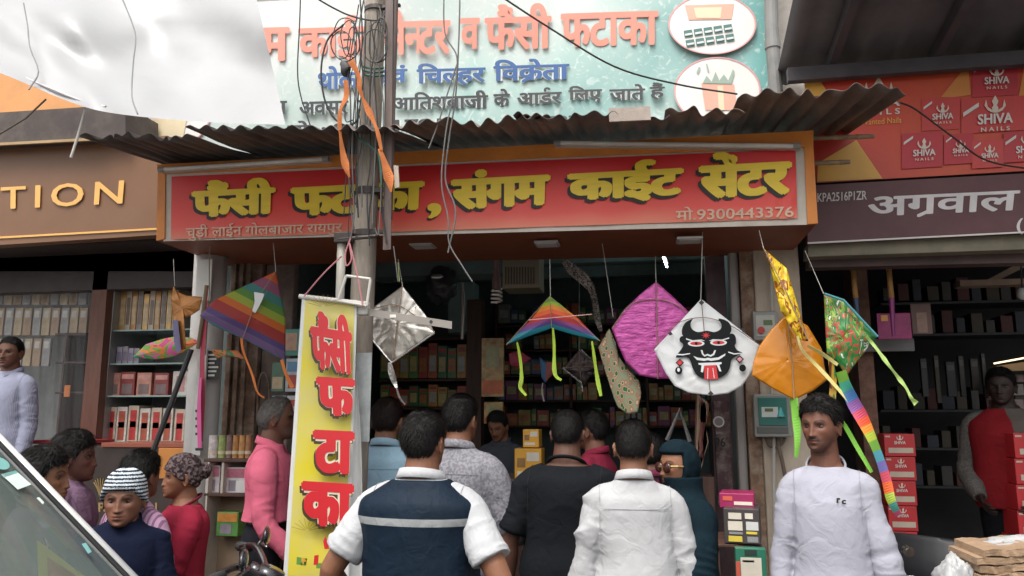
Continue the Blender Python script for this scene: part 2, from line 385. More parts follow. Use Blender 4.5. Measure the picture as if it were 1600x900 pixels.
def skin_mat():
    if SKIN: return SKIN['m']
    m = bpy.data.materials.new('skin'); m.use_nodes = True; nt, b, N, L = nodes(m)
    a = N('ShaderNodeAttribute'); a.attribute_name = 'tint'; tc = N('ShaderNodeTexCoord'); n = N('ShaderNodeTexNoise'); n.inputs['Scale'].default_value = 45; n.inputs['Detail'].default_value = 6; L(tc.outputs['Object'], n.inputs[0])
    r = N('ShaderNodeValToRGB'); r.color_ramp.elements[0].position = .25; r.color_ramp.elements[0].color = (.8, .77, .75, 1); r.color_ramp.elements[1].position = .75; L(n.outputs[0], r.inputs[0])
    mx = N('ShaderNodeMix'); mx.data_type = 'RGBA'; mx.blend_type = 'MULTIPLY'; mx.inputs[0].default_value = .6; L(a.outputs['Color'], mx.inputs[6]); L(r.outputs[0], mx.inputs[7]); L(mx.outputs[2], b.inputs['Base Color'])
    b.inputs['Roughness'].default_value = .6; b.inputs['Subsurface Weight'].default_value = .03; b.inputs['Subsurface Radius'].default_value = (.012, .005, .003); b.inputs['Specular IOR Level'].default_value = .4
    bn = N('ShaderNodeBump'); bn.inputs['Strength'].default_value = .25; bn.inputs['Distance'].default_value = .002; n2 = N('ShaderNodeTexNoise'); n2.inputs['Scale'].default_value = 260; L(tc.outputs['Object'], n2.inputs[0]); L(n2.outputs[0], bn.inputs['Height']); L(bn.outputs[0], b.inputs['Normal'])
    SKIN['m'] = m; return m
def cloth_mat(name, col, kind='plain', col2=None, sc=60, rough=.85, var=.12, transl=0, bands=None, bcol=None, bax=2):
    """woven cloth; kind plain / stripes / check / mottled; bands = (z0, z1) of a reflective tape in the object's own height"""
    if name in _MC: return _MC[name]
    m = bpy.data.materials.new(name); m.use_nodes = True; nt, b, N, L = nodes(m); tc = N('ShaderNodeTexCoord'); O = tc.outputs['Object']
    def noise(s, d=4):
        n = N('ShaderNodeTexNoise'); n.inputs['Scale'].default_value = s; n.inputs['Detail'].default_value = d; L(O, n.inputs[0]); return n.outputs[0]
    def ramp(f, stops, ip='LINEAR'):
        r = N('ShaderNodeValToRGB'); cr = r.color_ramp; cr.interpolation = ip
        while len(cr.elements) < len(stops): cr.elements.new(.5)
        for e, (p, c) in zip(cr.elements, stops): e.position = p; e.color = (*c, 1)
        L(f, r.inputs[0]); return r.outputs[0]
    def mix(f, a, c, bt='MIX'):
        x = N('ShaderNodeMix'); x.data_type = 'RGBA'; x.blend_type = bt
        if isinstance(f, (int, float)): x.inputs[0].default_value = f
        else: L(f, x.inputs[0])
        for s, q in ((6, a), (7, c)):
            if isinstance(q, tuple): x.inputs[s].default_value = (*q, 1)
            else: L(q, x.inputs[s])
        return x.outputs[2]
    c = C3(col); base = ramp(noise(5), [(.3, tuple(x * (1 - var) for x in c)), (.7, tuple(min(1, x * (1 + var * .6)) for x in c))])
    if kind in ('stripes', 'check'):
        w = N('ShaderNodeTexWave'); w.bands_direction = 'X'; w.inputs['Scale'].default_value = sc; w.inputs['Distortion'].default_value = .4; L(O, w.inputs[0]); k = ramp(w.outputs['Fac'], [(.62, (0, 0, 0)), (.72, (1, 1, 1))]); base = mix(k, base, C3(col2))
    if kind == 'check':
        w = N('ShaderNodeTexWave'); w.bands_direction = 'Z'; w.inputs['Scale'].default_value = sc; w.inputs['Distortion'].default_value = .4; L(O, w.inputs[0]); k = ramp(w.outputs['Fac'], [(.62, (0, 0, 0)), (.72, (1, 1, 1))]); base = mix(k, base, C3(col2))
    if kind == 'mottled':
        k = ramp(noise(sc, 3), [(.48, (0, 0, 0)), (.54, (1, 1, 1))]); base = mix(k, base, C3(col2))
    if kind == 'chevron':
        w = N('ShaderNodeTexWave'); w.bands_direction = 'Z'; w.wave_profile = 'TRI'; w.inputs['Scale'].default_value = sc; w.inputs['Distortion'].default_value = 2.2; w.inputs['Detail Scale'].default_value = 9; L(O, w.inputs[0]); k = ramp(w.outputs['Fac'], [(.42, (0, 0, 0)), (.56, (1, 1, 1))]); base = mix(k, base, C3(col2))
    if bands:
        sp = N('ShaderNodeSeparateXYZ'); L(O, sp.inputs[0]); g = []
        for th, op in ((bands[0], 'GREATER_THAN'), (bands[1], 'LESS_THAN')):
            q = N('ShaderNodeMath'); q.operation = op; q.inputs[1].default_value = th; L(sp.outputs[bax], q.inputs[0]); g.append(q.outputs[0])
        q = N('ShaderNodeMath'); q.operation = 'MULTIPLY'; L(g[0], q.inputs[0]); L(g[1], q.inputs[1]); base = mix(q.outputs[0], base, C3(bcol))
    L(base, b.inputs['Base Color']); b.inputs['Roughness'].default_value = rough; b.inputs['Specular IOR Level'].default_value = .12; b.inputs['Sheen Weight'].default_value = 0
    v = N('ShaderNodeTexNoise'); v.inputs['Scale'].default_value = 13; v.inputs['Detail'].default_value = 2; v.inputs['Distortion'].default_value = 1.4; L(O, v.inputs[0])
    wv = N('ShaderNodeTexNoise'); wv.inputs['Scale'].default_value = 420; L(O, wv.inputs[0]); ad = N('ShaderNodeMath'); ad.operation = 'MULTIPLY_ADD'; ad.inputs[1].default_value = .12; L(wv.outputs[0], ad.inputs[0]); L(v.outputs[0], ad.inputs[2])
    bn = N('ShaderNodeBump'); bn.inputs['Strength'].default_value = .4; bn.inputs['Distance'].default_value = .014; L(ad.outputs[0], bn.inputs['Height']); L(bn.outputs[0], b.inputs['Normal'])
    _MC[name] = m; return m
def hair_mat(c='#15110f'): return mat('hair_' + c[1:], tuple(x * (.55 if max(srgb(c)) < .05 else 1) for x in srgb(c)), rough=.55, var=.35, vs=90, bump=.4, bs=300, spec=.22)

def hand_pieces(w, D, nrm, s, side, curl=.5, thumb=1):
    """palm and five bent fingers from wrist w along D; nrm points out of the palm"""
    D = Vector(D).normalized(); n = Vector(nrm); n = (n - D * n.dot(D)).normalized(); t = D.cross(n) * side   # t: towards the thumb
    pcs = []; c0 = Vector(w)
    pv = []; pf = []; m = 14
    for a, wd, th in ((-.012, .024, .017), (.012, .029, .016), (.045, .039, .014), (.078, .041, .0125), (.092, .038, .010)):
        for i in range(m):
            g = 2 * math.pi * i / m; pv.append((c0 + D * a * s + t * wd * s * math.cos(g) + n * th * s * math.sin(g))[:])
    for j in range(4):
        for i in range(m): pf.append((j * m + i, j * m + (i + 1) % m, (j + 1) * m + (i + 1) % m, (j + 1) * m + i))
    pf += [tuple(range(m - 1, -1, -1)), tuple(range(4 * m, 5 * m))]; pcs.append((pv, pf))
    for k, (off, ln) in enumerate(((.031, .068), (.0105, .077), (-.0105, .071), (-.030, .055))):
        b = c0 + D * .072 * s + t * off * s; a = .15; p = [b]; d = D + t * off * 3.2
        for q, fr in enumerate((.42, .33, .25)):
            a += curl * (.55, .8, .55)[q]; v = (d.normalized() * math.cos(a) + n * math.sin(a)); b = b + v * ((ln + .02) * fr * s) if q == 0 else b + v * (ln * fr * s); p.append(b)
        pcs.append(tube_mesh(p, [.0098 * s, .0090 * s, .0082 * s, .0062 * s], 8, True, 2))
    b = c0 + D * .022 * s + t * .026 * s; p = [b, b + (D * .6 + t * .75 + n * .25).normalized() * .034 * s]; p.append(p[-1] + (D * .85 + t * .35 + n * .4).normalized() * .03 * s); p.append(p[-1] + (D * .9 + t * .05 + n * .5).normalized() * .024 * s)
    pcs.append(tube_mesh(p, [.0135 * s, .0118 * s, .0098 * s, .0070 * s], 8, True, 2)); return pcs

def folds(p, seed, amp, fz=1.0):
    q = p + .035 * np.column_stack([vnoise(p * 9, seed + 5), vnoise(p * 9, seed + 6), vnoise(p * 9, seed + 7)])
    a = 1 - 2 * np.abs(vnoise(q * np.array([4.2, 4.2, 6.5 * fz]), seed)); b = 1 - 2 * np.abs(vnoise(q * np.array([9, 9, 15 * fz]), seed + 1)); c = vnoise(p * 3.2, seed + 2)
    w = sstep(-.5, .7, vnoise(p * 4, seed + 3)); return amp * (1.0 * a * w + .35 * b * sstep(0, .7, vnoise(p * 3.1, seed + 8)) + .8 * c)

def person(label, px, py, Y, face, skin='#8a5b42', hair='#15110f', style='short', group=None, z0=0.0, bulk=1.0, lean=0.0, hyaw=0, hpitch=0, arms=None, top=None, legs='#22242a', over=None, head=None, hat=None, ease=.016, shoes='#1c1a19', vox=.0055, fine=False, hands=None, beard=0, moust=0, collar=None, seed=1, hem=.47, sleeve=(1, 1), amp=.010, extra=None, belly=0, hs=1.0, curl=.45, xoff=0):
    """px, py: top of the head in the photograph; Y: distance plane; face: 0 looks into the shops, 180 at the camera, -90 to the right"""
    tp = P(px, py, Y); H = tp.z - z0 - (.012 if style != 'bald' else 0); hk = head or {}
    if hat: H -= .008
    root = thing('person', (tp.x, tp.y, z0), label, 'person', group); s = (H + .028) / 1.65; sb = s * bulk
    rm = np.array(Matrix.Rotation(R(face), 3, 'Z')); base = np.array((tp.x, tp.y, z0))
    def put(v):
        v = np.asarray(v, float).copy(); v[:, 1] += lean * np.clip(v[:, 2] - .5 * H, 0, None); return v @ rm.T + base
    # proportions; children's heads are larger for their height
    S = {1: Vector((.163 * sb, -.012 * s, 1.272 * s)), -1: Vector((-.163 * sb, -.012 * s, 1.272 * s))}
    arms = arms or {}; J = {}
    for sd in (1, -1):
        ua, fa = arms.get(sd, ((.12 * sd, -.05, -1), (.03 * sd, .22, -1))); e = S[sd] + Vector(ua).normalized() * .285 * s; w = e + Vector(fa).normalized() * .245 * s; J[sd] = (S[sd], e, w, Vector(fa).normalized())
    hh = H / 1.65 * hs; hc = Vector((0, .014 * s, H - .113 * hh)); HM = Matrix.Rotation(R(hyaw), 3, 'Z') @ Matrix.Rotation(R(hpitch), 3, 'X'); hp = Vector((0, -.005 * s, H - .20 * hh))
    def headput(v): 
        q = np.asarray(v, float) * hh + np.array(hc - hp); return q @ np.array(HM).T + np.array(hp)
    nb = .7 * bulk + .3
    TR = [(.74, .10, .085, 0), (.83, .166, .115, -.008), (.91, .163, .112, 0), (.99, .142, .10 + belly * .6, .004 + belly * .5), (1.08, .147, .105 + belly * .8, .006 + belly * .6), (1.18, .160, .112 + belly * .3, .004), (1.24, .166, .108, -.004), (1.295, .155, .094, -.010), (1.335, .118, .076, -.015), (1.368, .080, .062, -.018), (1.395, .062, .056, -.016)]
    if arms.get('square'): pass
    torso = [(z * s, w * sb, d * sb, y * s) for z, w, d, y in TR]
    pcs = [rings_loft(dense(torso), 30)]
    pcs.append(tube_mesh([(0, -.018 * s, 1.34 * s), (0, -.012 * s, 1.42 * s), (0, .004 * s, H - .15 * hh)], [.072 * s * nb, .060 * s * nb, .056 * s * nb], 20, True, 3))
    for sd in (1, -1):
        a, e, w, fd = J[sd]; ab = s * (bulk * .8 + .2)
        pcs.append(tube_mesh([a + Vector((-.03 * sd * s, 0, .0)), a, a.lerp(e, .45), e, e.lerp(w, .3), w, w + fd * .012 * s], [.050 * ab, .056 * ab, .047 * ab, .039 * ab, .041 * ab, .0265 * ab, .024 * ab], 16, True, 3))
        hx = .085 * s * sd
        pcs.append(tube_mesh([(hx, 0, .86 * s), (hx, .0, .72 * s), (hx * 1.04, .008 * s, .47 * s), (hx * 1.02, -.018 * s, .33 * s), (hx, -.018 * s, .09 * s)], [.084 * sb, .082 * sb, .056 * sb, .056 * sb, .036 * sb], 16, True, 3))
    d, hf = sphere_dirs(120 if fine else 72, 90 if fine else 54); hv = head_surface(d, hk); pcs.append((headput(hv), hf))
    for sd in (1, -1):   # ears: a shell with a raised rim
        er = MB(); c = Vector((.0745 * sd * hk.get('wide', 1), -.012, -.012)); M = Matrix.Rotation(R(20 * sd), 3, 'Z') @ Matrix.Rotation(R(-8), 3, 'X'); rim = [c + M @ Vector((.010 * sd, .017 * math.cos(t) * (1 if math.sin(t) > 0 else .8), .031 * math.sin(t))) for t in [math.pi * (k / 11 * 1.5 - .55) for k in range(12)]]
        er.ell((0, 0, 0), (.008, .017, .030), 14, 10); er.v = [tuple(c + M @ Vector((x + .004 * sd, y, z))) for x, y, z in er.v]; er.tube(rim, .0042, 6); pcs.append((headput(er.v), er.f)) if False else pcs.extend([(headput(er.v[:154]), er.f[:140]), (headput(er.v[154:]), [tuple(i - 154 for i in q) for q in er.f[140:]])])
    V, F, NN = remesh(pcs, .0036 if fine else vox, 1)
    q = ((V - np.array(hp)) @ np.array(HM) - np.array(hc - hp)) / hh; ax = np.abs(q[:, 0]); zz = q[:, 2]; fr = sstep(.045, .06, q[:, 1]); inh = (zz > -.13)
    col = np.tile(np.array(srgb(skin)), (len(V), 1)); 
    def paint(mask, c, k=1): 
        mask = np.clip(mask * k, 0, 1)[:, None]; col[:] = col * (1 - mask) + np.array(c) * mask
    sk = np.array(srgb(skin))
    paint(fr * inh * _g(ax, zz, .05, -.03, .025, .025), sk * np.array((1.15, .95, .9)), .5)
    paint(fr * inh * (_g(ax, zz, 0, -.0590, .022, .0050) + _g(ax, zz, 0, -.0705, .019, .0060)), sk * np.array((.78, .5, .5)), .9)
    paint(fr * inh * _g(ax, zz, 0, -.0645, .024, .0018), sk * .25)
    bl = srgb(hair if not hair.startswith('#8') else '#55504c'); arch = zz - (.0205 + .006 * np.clip(1 - ((ax - .034) / .018) ** 2, -1, 1))
    paint(fr * inh * np.exp(-(arch / .0042) ** 2) * sstep(.010, .016, ax) * sstep(.056, .048, ax), bl, .95)
    paint(fr * inh * _g(ax, zz, .031, .001, .022, .011), sk * .42, .7)
    if moust: paint(fr * inh * np.exp(-((zz + .0515 + .006 * (ax / .025) ** 2) / .0072) ** 2) * sstep(.032, .024, ax), bl, moust)
    if beard: paint(inh * sstep(.0, .03, q[:, 1]) * sstep(-.035, -.06, zz + .25 * np.clip(.04 - ax, -.01, .04)) * (1 - _g(ax, zz, 0, -.066, .02, .012)), bl, beard)
    nV = len(V); Vs = [V]; Fs = [np.asarray(F)]; Cs = [col]; off = nV
    hd = hands if hands is not None else (1, -1)
    for sd in hd:
        a, e, w, fd = J[sd]; nrm = arms.get(('n', sd), (-sd, .15, 0)); hv2, hf2, _ = remesh(hand_pieces(w, fd, nrm, s, -sd, curl), .0032, 1); Vs.append(hv2); Fs.append(np.asarray(hf2) + off); Cs.append(np.tile(np.array(srgb(skin)) * .92, (len(hv2), 1))); off += len(hv2)
    faces = [tuple(x) for a in Fs for x in a]
    if hk.get('eyes', 1):
        for sd in (1, -1):  # eyeball, iris, pupil and lids as small caps set into the sockets
            c = np.array((.031 * sd, 0, .0)); near = np.argmin(((q[:, 0] - c[0]) ** 2 + (q[:, 2]) ** 2) * 1e3 - q[:, 1]); yy = q[(np.abs(q[:, 0] - c[0]) < .006) & (np.abs(zz) < .005) & (q[:, 1] > 0)][:, 1]; yy = yy.mean() if len(yy) else .078
            dd, ff = sphere_dirs(20, 14); ev = dd * np.array((.0122, .0062, .0066)) + np.array((.031 * sd, yy - .0026, 0)); gaze = hk.get('gaze', 0); r = np.hypot((ev[:, 0] - .031 * sd - gaze) , (ev[:, 2] - .0003)); cc = np.where((r < .0062)[:, None], np.array((.012, .007, .005)), np.array((.075, .06, .052))); cc[ev[:, 2] > .0045] = (.02, .012, .01)
            Vs.append(headput(ev)); faces += [tuple(i + off for i in x) for x in ff]; Cs.append(cc); off += len(ev)
    V = np.vstack(Vs); ob = link_mesh('body', put(V), faces, skin_mat(), root, True, recalc=False); at = ob.data.color_attributes.new('tint', 'FLOAT_COLOR', 'POINT'); at.data.foreach_set('color', np.column_stack([np.vstack(Cs), np.ones(len(V))]).astype(np.float32).ravel())
    # ---- hair
    if style not in ('none', 'bald'):
        d, hf = sphere_dirs(130, 90); b = head_surface(d, {**hk, 'nose': 0}); az = np.degrees(np.abs(np.arctan2(d[:, 0], d[:, 1])))
        st = {'short': (.066, .040, .004, -.052, .017, .007), 'full': (.060, .034, .0, -.058, .026, .012), 'quiff': (.064, .042, .004, -.050, .026, .008), 'crop': (.068, .042, .012, -.040, .009, .0055), 'boy': (.052, .030, .002, -.050, .021, .012), 'bun': (.06, .03, -.01, -.07, .012, .01), 'balding': (.085, .048, .0, -.055, .006, .010)}[style]
        zl = hairline(az, *st[:4]); nz = vnoise(b * 90, seed) * .004 + vnoise(b * 260, seed + 3) * .0025; mk = sstep(-.006, .010, b[:, 2] - zl + nz)
        tpw = sstep(-.02, .085, b[:, 2]); th = (st[5] + (st[4] - st[5]) * tpw) * (1 + .22 * vnoise(b * np.array([60, 30, 60]), seed + 1) + .14 * vnoise(b * np.array([190, 80, 190]), seed + 2)); th = th * (.35 + .65 * sstep(0, .05, b[:, 2] - zl)); nrm = d / np.linalg.norm(d, axis=1)[:, None]
        hv = b + nrm * (th * mk - .012 * (1 - mk))[:, None]; mb = MB(); mb.add(headput(hv), hf)
        rg = np.random.default_rng(seed); idx = rg.choice(np.where(mk > .7)[0], 4200); tipd = np.array(hk.get('comb', (.0, -.6, -.75)))
        SV = []; SF = []
        for i in idx:
            nn = nrm[i]; t = tipd + rg.normal(0, .35, 3); t = t - nn * t.dot(nn); t = t / (np.linalg.norm(t) + 1e-6); L_ = rg.uniform(.6, 1.6) * (.012 + 1.2 * th[i]); p0 = b[i] + nn * th[i] * .75; p1 = p0 + t * L_ * .5 + nn * .0025; p2 = p0 + t * L_ + nn * rg.uniform(-.002, .0065); w = np.cross(t, nn) * .0011; k = len(SV)
            SV += [p0 - w, p0 + w, p1 - w, p1 + w, p2]; SF += [(k, k + 1, k + 3, k + 2), (k + 2, k + 3, k + 4)]
        mb.add(headput(np.array(SV)), SF); link_mesh('hair', put(np.array(mb.v)), mb.f, hair_mat(hair), root, True, recalc=False)
    if hat:
        d, hf = sphere_dirs(160, 110); b = head_surface(d, {**hk, 'nose': 0}); az = np.degrees(np.abs(np.arctan2(d[:, 0], d[:, 1]))); zl = np.interp(az, [0, 40, 80, 120, 180], [.040, .036, -.01, -.04, -.055]) + hat.get('low', 0)
        mk = sstep(-.004, .006, b[:, 2] - zl); th = hat.get('th', 1) * (.013 + .010 * sstep(.03, .11, b[:, 2])) + hat.get('rib', .0014) * np.sin(np.arctan2(d[:, 0], d[:, 1]) * 44) + .004 * sstep(.028, .02, b[:, 2] - zl) + hat.get('lump', 0) * vnoise(b * 75, 5); hv = b + d * (th * mk - .014 * (1 - mk))[:, None]
        ho = link_mesh('knit_hat', put(headput(hv)), hf, hat['mat'], root, True, recalc=False)
        if hat.get('pom'):
            dd, ff = sphere_dirs(40, 30); pv = dd * (.040 + .008 * vnoise(dd * 7, 3) + .004 * vnoise(dd * 17, 4))[:, None] + np.array(hat['pom']); link_mesh('pompom', put(headput(pv)), ff, hat['mat'], ho, True, recalc=False)
    # ---- clothes
    def garment(name, m, es, z_hem, slv, am, vx=.006, zt=1.392, sleeve_r=1.0, flare=0.0, parent=None, yoke=0.0, seams=None, yoke_seam=False):
        tr = [(max(z, 0), w, d, y) for z, w, d, y in TR if z >= z_hem * 1.65 - .02 and z <= zt - .015]; z0_ = z_hem * 1.65; wv = lambda z, i: float(np.interp(z, [t[0] for t in TR], [t[i] for t in TR]))
        zs = [z0_] + [t[0] for t in tr if t[0] > z0_ + .03] + [zt]; rr = []
        for z in zs:
            w, dd2, y = wv(z, 1), wv(z, 2), wv(z, 3); fl = flare * sstep(1.1, z0_, z); el = es * (1.0 if z < 1.3 else .65); lo = max(0, 1 - abs(z - 1.0) / .22) * .016
            rr.append((z * s, (w + el + fl + lo) * sb, (dd2 + el + fl * .8 + lo * .6) * sb, y * s))
        rr = [(z, w + yoke * s * sstep(1.15, 1.26, z / s) * sstep(1.37, 1.33, z / s), d_, y) for z, w, d_, y in rr]; rr = [(z, max(w, (.163 + el) * sb) if z < .92 * s else w, max(d_, (.115 + el) * sb) if z < .92 * s else d_, y) for z, w, d_, y in rr]
        ps = [rings_loft(dense(rr, 3), 30)]
        for sd in (1, -1):
            fr_ = slv[0 if sd == 1 else 1]; a, e, w, fd = J[sd]; ab = s * (bulk * .8 + .2); k = max(es * .68 * sleeve_r, .0115) * s
            if fr_ <= 0:
                continue
            a0 = a + Vector((-.085 * sd * s, -.004 * s, .050 * s))
            if fr_ < .6: en = a.lerp(e, fr_ * 2); pts = [a0, a, a.lerp(en, .5), en]; rd = [.046 * ab + k * .4, .055 * ab + k * .7, .055 * ab + k * 1.0, .056 * ab + k * 1.25]
            else:
                en = e.lerp(w, (fr_ - .5) * 2); pts = [a0, a, a.lerp(e, .5), e, e.lerp(en, .55), en]; rd = [.046 * ab + k * .4, .055 * ab + k * .7, .051 * ab + k, .043 * ab + k, .041 * ab + k * .8, .031 * ab + k * .6]
            ps.append(tube_mesh(pts, rd, 18, True, 4))
        v, f, n = remesh(ps, vx, 9); zr = v[:, 2] / s; am2 = am * sstep(1.40, 1.33, zr); fo = folds(v / s, seed * 7 + 11, 1) * am2
        for sd in (1, -1):   # creases across the sleeves, closest at the elbow and wrist
            fr_ = slv[0 if sd == 1 else 1]
            if fr_ <= 0: continue
            a, e, w, fd = J[sd]; t0 = 0
            for p_, q_, hi in ((a, e, 1.0), (e, w, 1.0)):
                p2, q2 = np.array(p_), np.array(q_); L2 = ((q2 - p2) ** 2).sum(); t = ((v - p2) @ (q2 - p2)) / L2; dist = np.linalg.norm(v - p2 - np.clip(t, 0, 1)[:, None] * (q2 - p2), axis=1); wt = sstep(.105 * s, .075 * s, dist) * sstep(-.05, .1, t) * sstep(1.08, .95, t) * (.35 + .65 * (t if t0 == 0 else 1 - .3 * t))
                cr = 1 - 2 * np.abs(vnoise(np.column_stack([(t + t0) * 8.5, (v[:, 0] - p2[0]) * 13 / s, v[:, 1] * 13 / s]), seed + 21 + sd)); fo = fo + wt * .0045 * cr; t0 = 1
        v = v + n * np.maximum(fo, -.006 * s)[:, None]
        go = link_mesh(name, put(v), f, m, parent or root, True, recalc=False)
        if seams:   # stitched seams: round the armholes and across the back yoke
            sm = mat('seam_' + m.name, tuple(x * .78 for x in seams), rough=.9)
            for sd in (1, -1):
                a = J[sd][0]; xs_ = a.x * .93; sel = v[(np.abs(v[:, 0] - xs_) < .010 * s) & (v[:, 2] > a.z - .12 * s)]
                if len(sel) < 20: continue
                an = np.arctan2(sel[:, 2] - a.z, sel[:, 1] - a.y); rr_ = np.hypot(sel[:, 2] - a.z, sel[:, 1] - a.y); pts = []
                for k in range(26):
                    lo = -math.pi + 2 * math.pi * k / 26; q_ = (an >= lo) & (an < lo + 2 * math.pi / 26)
                    if q_.any() and rr_[q_].max() > .05 * s: i_ = np.argmax(np.where(q_, rr_, -1)); pts.append(np.array([xs_, *(sel[i_][1:] + (sel[i_][1:] - np.array((a.y, a.z))) / rr_[i_] * .0006)]))
                if len(pts) > 8: mb = MB(); mb.tube([Vector(x) for x in put(np.array(pts))], .0011, 5, sub=2); mb.build('seam', sm, go)
            if yoke_seam:
                sel = v[np.abs(v[:, 2] - 1.262 * s) < .007 * s]; pts = []
                for k in range(24):
                    x0_ = (-.142 + .284 * k / 23) * s * bulk; q_ = np.abs(sel[:, 0] - x0_) < .009 * s
                    if q_.any(): i_ = np.argmin(np.where(q_, sel[:, 1], 9)); pts.append(np.array([x0_, sel[i_][1] - .0008, 1.262 * s]))
                if len(pts) > 8: mb = MB(); mb.tube([Vector(x) for x in put(np.array(pts))], .0011, 5, sub=2); mb.build('seam', sm, go)
        return go
    def collar_mesh(name, m, r, hgt, open_=.5, fold=True, tilt=.30, parent=None, th=.004, cz0=1.374):
        cz = cz0 * s; n = 40; prof = [(0, 0), (.004, hgt), (.010, hgt + .003), (.022, -.004), (.018, -.008), (.008, hgt * .55), (.005, 0)] if fold else [(0, 0), (.001, hgt), (th, hgt + .001), (th + .004, .0), (th, -.01), (0, -.012)]
        v = []; f = []; k = len(prof); A = [R(90) + open_ + (2 * math.pi - 2 * open_) * i / (n - 1) for i in range(n)]
        for a in A:
            c, q_ = math.cos(a), math.sin(a); ft = max(0, q_)
            for pr, pz in prof: v.append(((r + pr) * s * nb * c, (r + pr) * s * nb * q_ * 1.02 - .012 * s + pz * -.1, cz + pz * s * (1 - .25 * ft) - tilt * r * q_ * s - (.02 * s * ft ** 2)))
        for i in range(n - 1):
            for j in range(k): f.append((i * k + j, i * k + (j + 1) % k, (i + 1) * k + (j + 1) % k, (i + 1) * k + j))
        f += [tuple(range(k)), tuple(range((n - 1) * k + k - 1, (n - 1) * k - 1, -1))]; return link_mesh(name, put(v), f, m, parent or root, True)
    # trousers and shoes
    lm = cloth_mat('trousers_' + legs[1:], legs); ps = [rings_loft(dense([(.80 * s, .17 * sb, .118 * sb, -.005 * s), (.88 * s, .176 * sb, .124 * sb, -.004 * s), (.98 * s, .152 * sb, .112 * sb + belly * .5 * s, .003 * s)], 3), 30)]
    for sd in (1, -1):
        hx = .086 * s * sd; ps.append(tube_mesh([(hx, 0, .86 * s), (hx, 0, .72 * s), (hx * 1.05, .006 * s, .47 * s), (hx * 1.03, -.012 * s, .30 * s), (hx, -.014 * s, .075 * s)], [.094 * sb, .092 * sb, .070 * sb, .066 * sb, .060 * sb], 18, True, 3))
    v, f, n = remesh(ps, .010, 2); v = v + n * folds(v / s, seed + 77, .006)[:, None]; link_mesh('trousers', put(v), f, lm, root, True, recalc=False)
    for sd in (1, -1):
        hx = .088 * s * sd; v, f, n = remesh([rings_loft(dense([(.0, .045 * s, .125 * s, .055 * s, hx), (.03 * s, .047 * s, .128 * s, .055 * s, hx), (.06 * s, .040 * s, .095 * s, .03 * s, hx), (.10 * s, .038 * s, .05 * s, -.012 * s, hx)], 3), 20)], .009, 1); link_mesh('shoe', put(v), f, mat('shoe_' + shoes[1:], shoes, rough=.5), root, True, recalc=False)
    if top:
        g = garment(top.get('name', 'shirt'), top['m'], ease, hem, sleeve, amp, zt=top.get('zt', 1.360 if top.get('collar') == 'crew' else 1.380), flare=top.get('flare', 0), seams=top.get('seams'), yoke_seam=top.get('collar') == 'shirt')
        ct = top.get('collar')
        if ct == 'shirt': collar_mesh('collar', top.get('cm', top['m']), .066, .029, .35, parent=g)
        elif ct == 'polo': collar_mesh('collar', top.get('cm', top['m']), .068, .027, .5, parent=g)
        elif ct == 'crew': collar_mesh('neckband', top.get('cm', top['m']), .079, .005, .001, False, .55, parent=g, th=.007, cz0=1.367)
    if over:
        garment(over.get('name', 'vest'), over['m'], ease + over.get('ease', .014), over.get('hem', hem), over.get('sleeve', (0, 0)), over.get('amp', amp), zt=over.get('zt', 1.385), flare=over.get('flare', 0), yoke=over.get('yoke', 0))
        if over.get('collar'): collar_mesh('collar', over.get('cm', over['m']), .078, over['collar'], .6, over.get('fold', True))
    root['_'] = 0; del root['_']
    return root, put, headput, s, J, H
# ------------------------------------------------------------------ the setting: ground, shop buildings
asphalt = mat('asphalt', (.075, .072, .07), rough=.9, var=.35, vs=3, bump=.5, bs=160, dirt=.5, dcol=(.16, .13, .10), ds=.8)
mb = MB(); mb.add([(-300, -300, 0), (300, -300, 0), (300, 300, 0), (-300, 300, 0)], [(0, 1, 2, 3)]); tag(mb.build('road', asphalt), kind='structure')
conc = mat('concrete', (.30, .28, .26), rough=.9, var=.25, vs=3, bump=.5, bs=40, dirt=.55, dcol=(.10, .08, .07), ds=1.7)
XA, XB = P(378, 560, 5.3).x, P(1142, 560, 5.3).x          # kite shop opening
XC = P(1262, 500, 5.2).x                                   # right shop's left jamb
mb = MB(); mb.box((-9, 4.9, 0), (9, 5.3, .14), bev=.01); tag(mb.build('pavement', conc), kind='structure')

plaster = mat('aged_plaster', (.36, .33, .29), rough=.9, var=.2, vs=2, bump=.4, bs=30, dirt=.7, dcol=(.10, .075, .06), ds=2.2)
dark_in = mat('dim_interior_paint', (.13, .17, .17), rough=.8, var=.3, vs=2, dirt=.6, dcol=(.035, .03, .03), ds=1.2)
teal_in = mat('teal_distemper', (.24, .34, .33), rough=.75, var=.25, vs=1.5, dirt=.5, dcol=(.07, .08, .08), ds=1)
wood_dk = mat('dark_brown_wood', (.085, .04, .028), rough=.6, var=.4, vs=4, bump=.3, bs=30, stretch=(6, 6, .6))
orange_wall = mat('orange_wall_paint', (.62, .30, .12), rough=.85, var=.12, vs=2, dirt=.35, dcol=(.30, .17, .09), ds=1.5)
rust = mat('rusty_steel', (.17, .10, .065), rough=.8, var=.5, vs=9, bump=.6, bs=60, dirt=.85, dcol=(.36, .30, .24), ds=6)

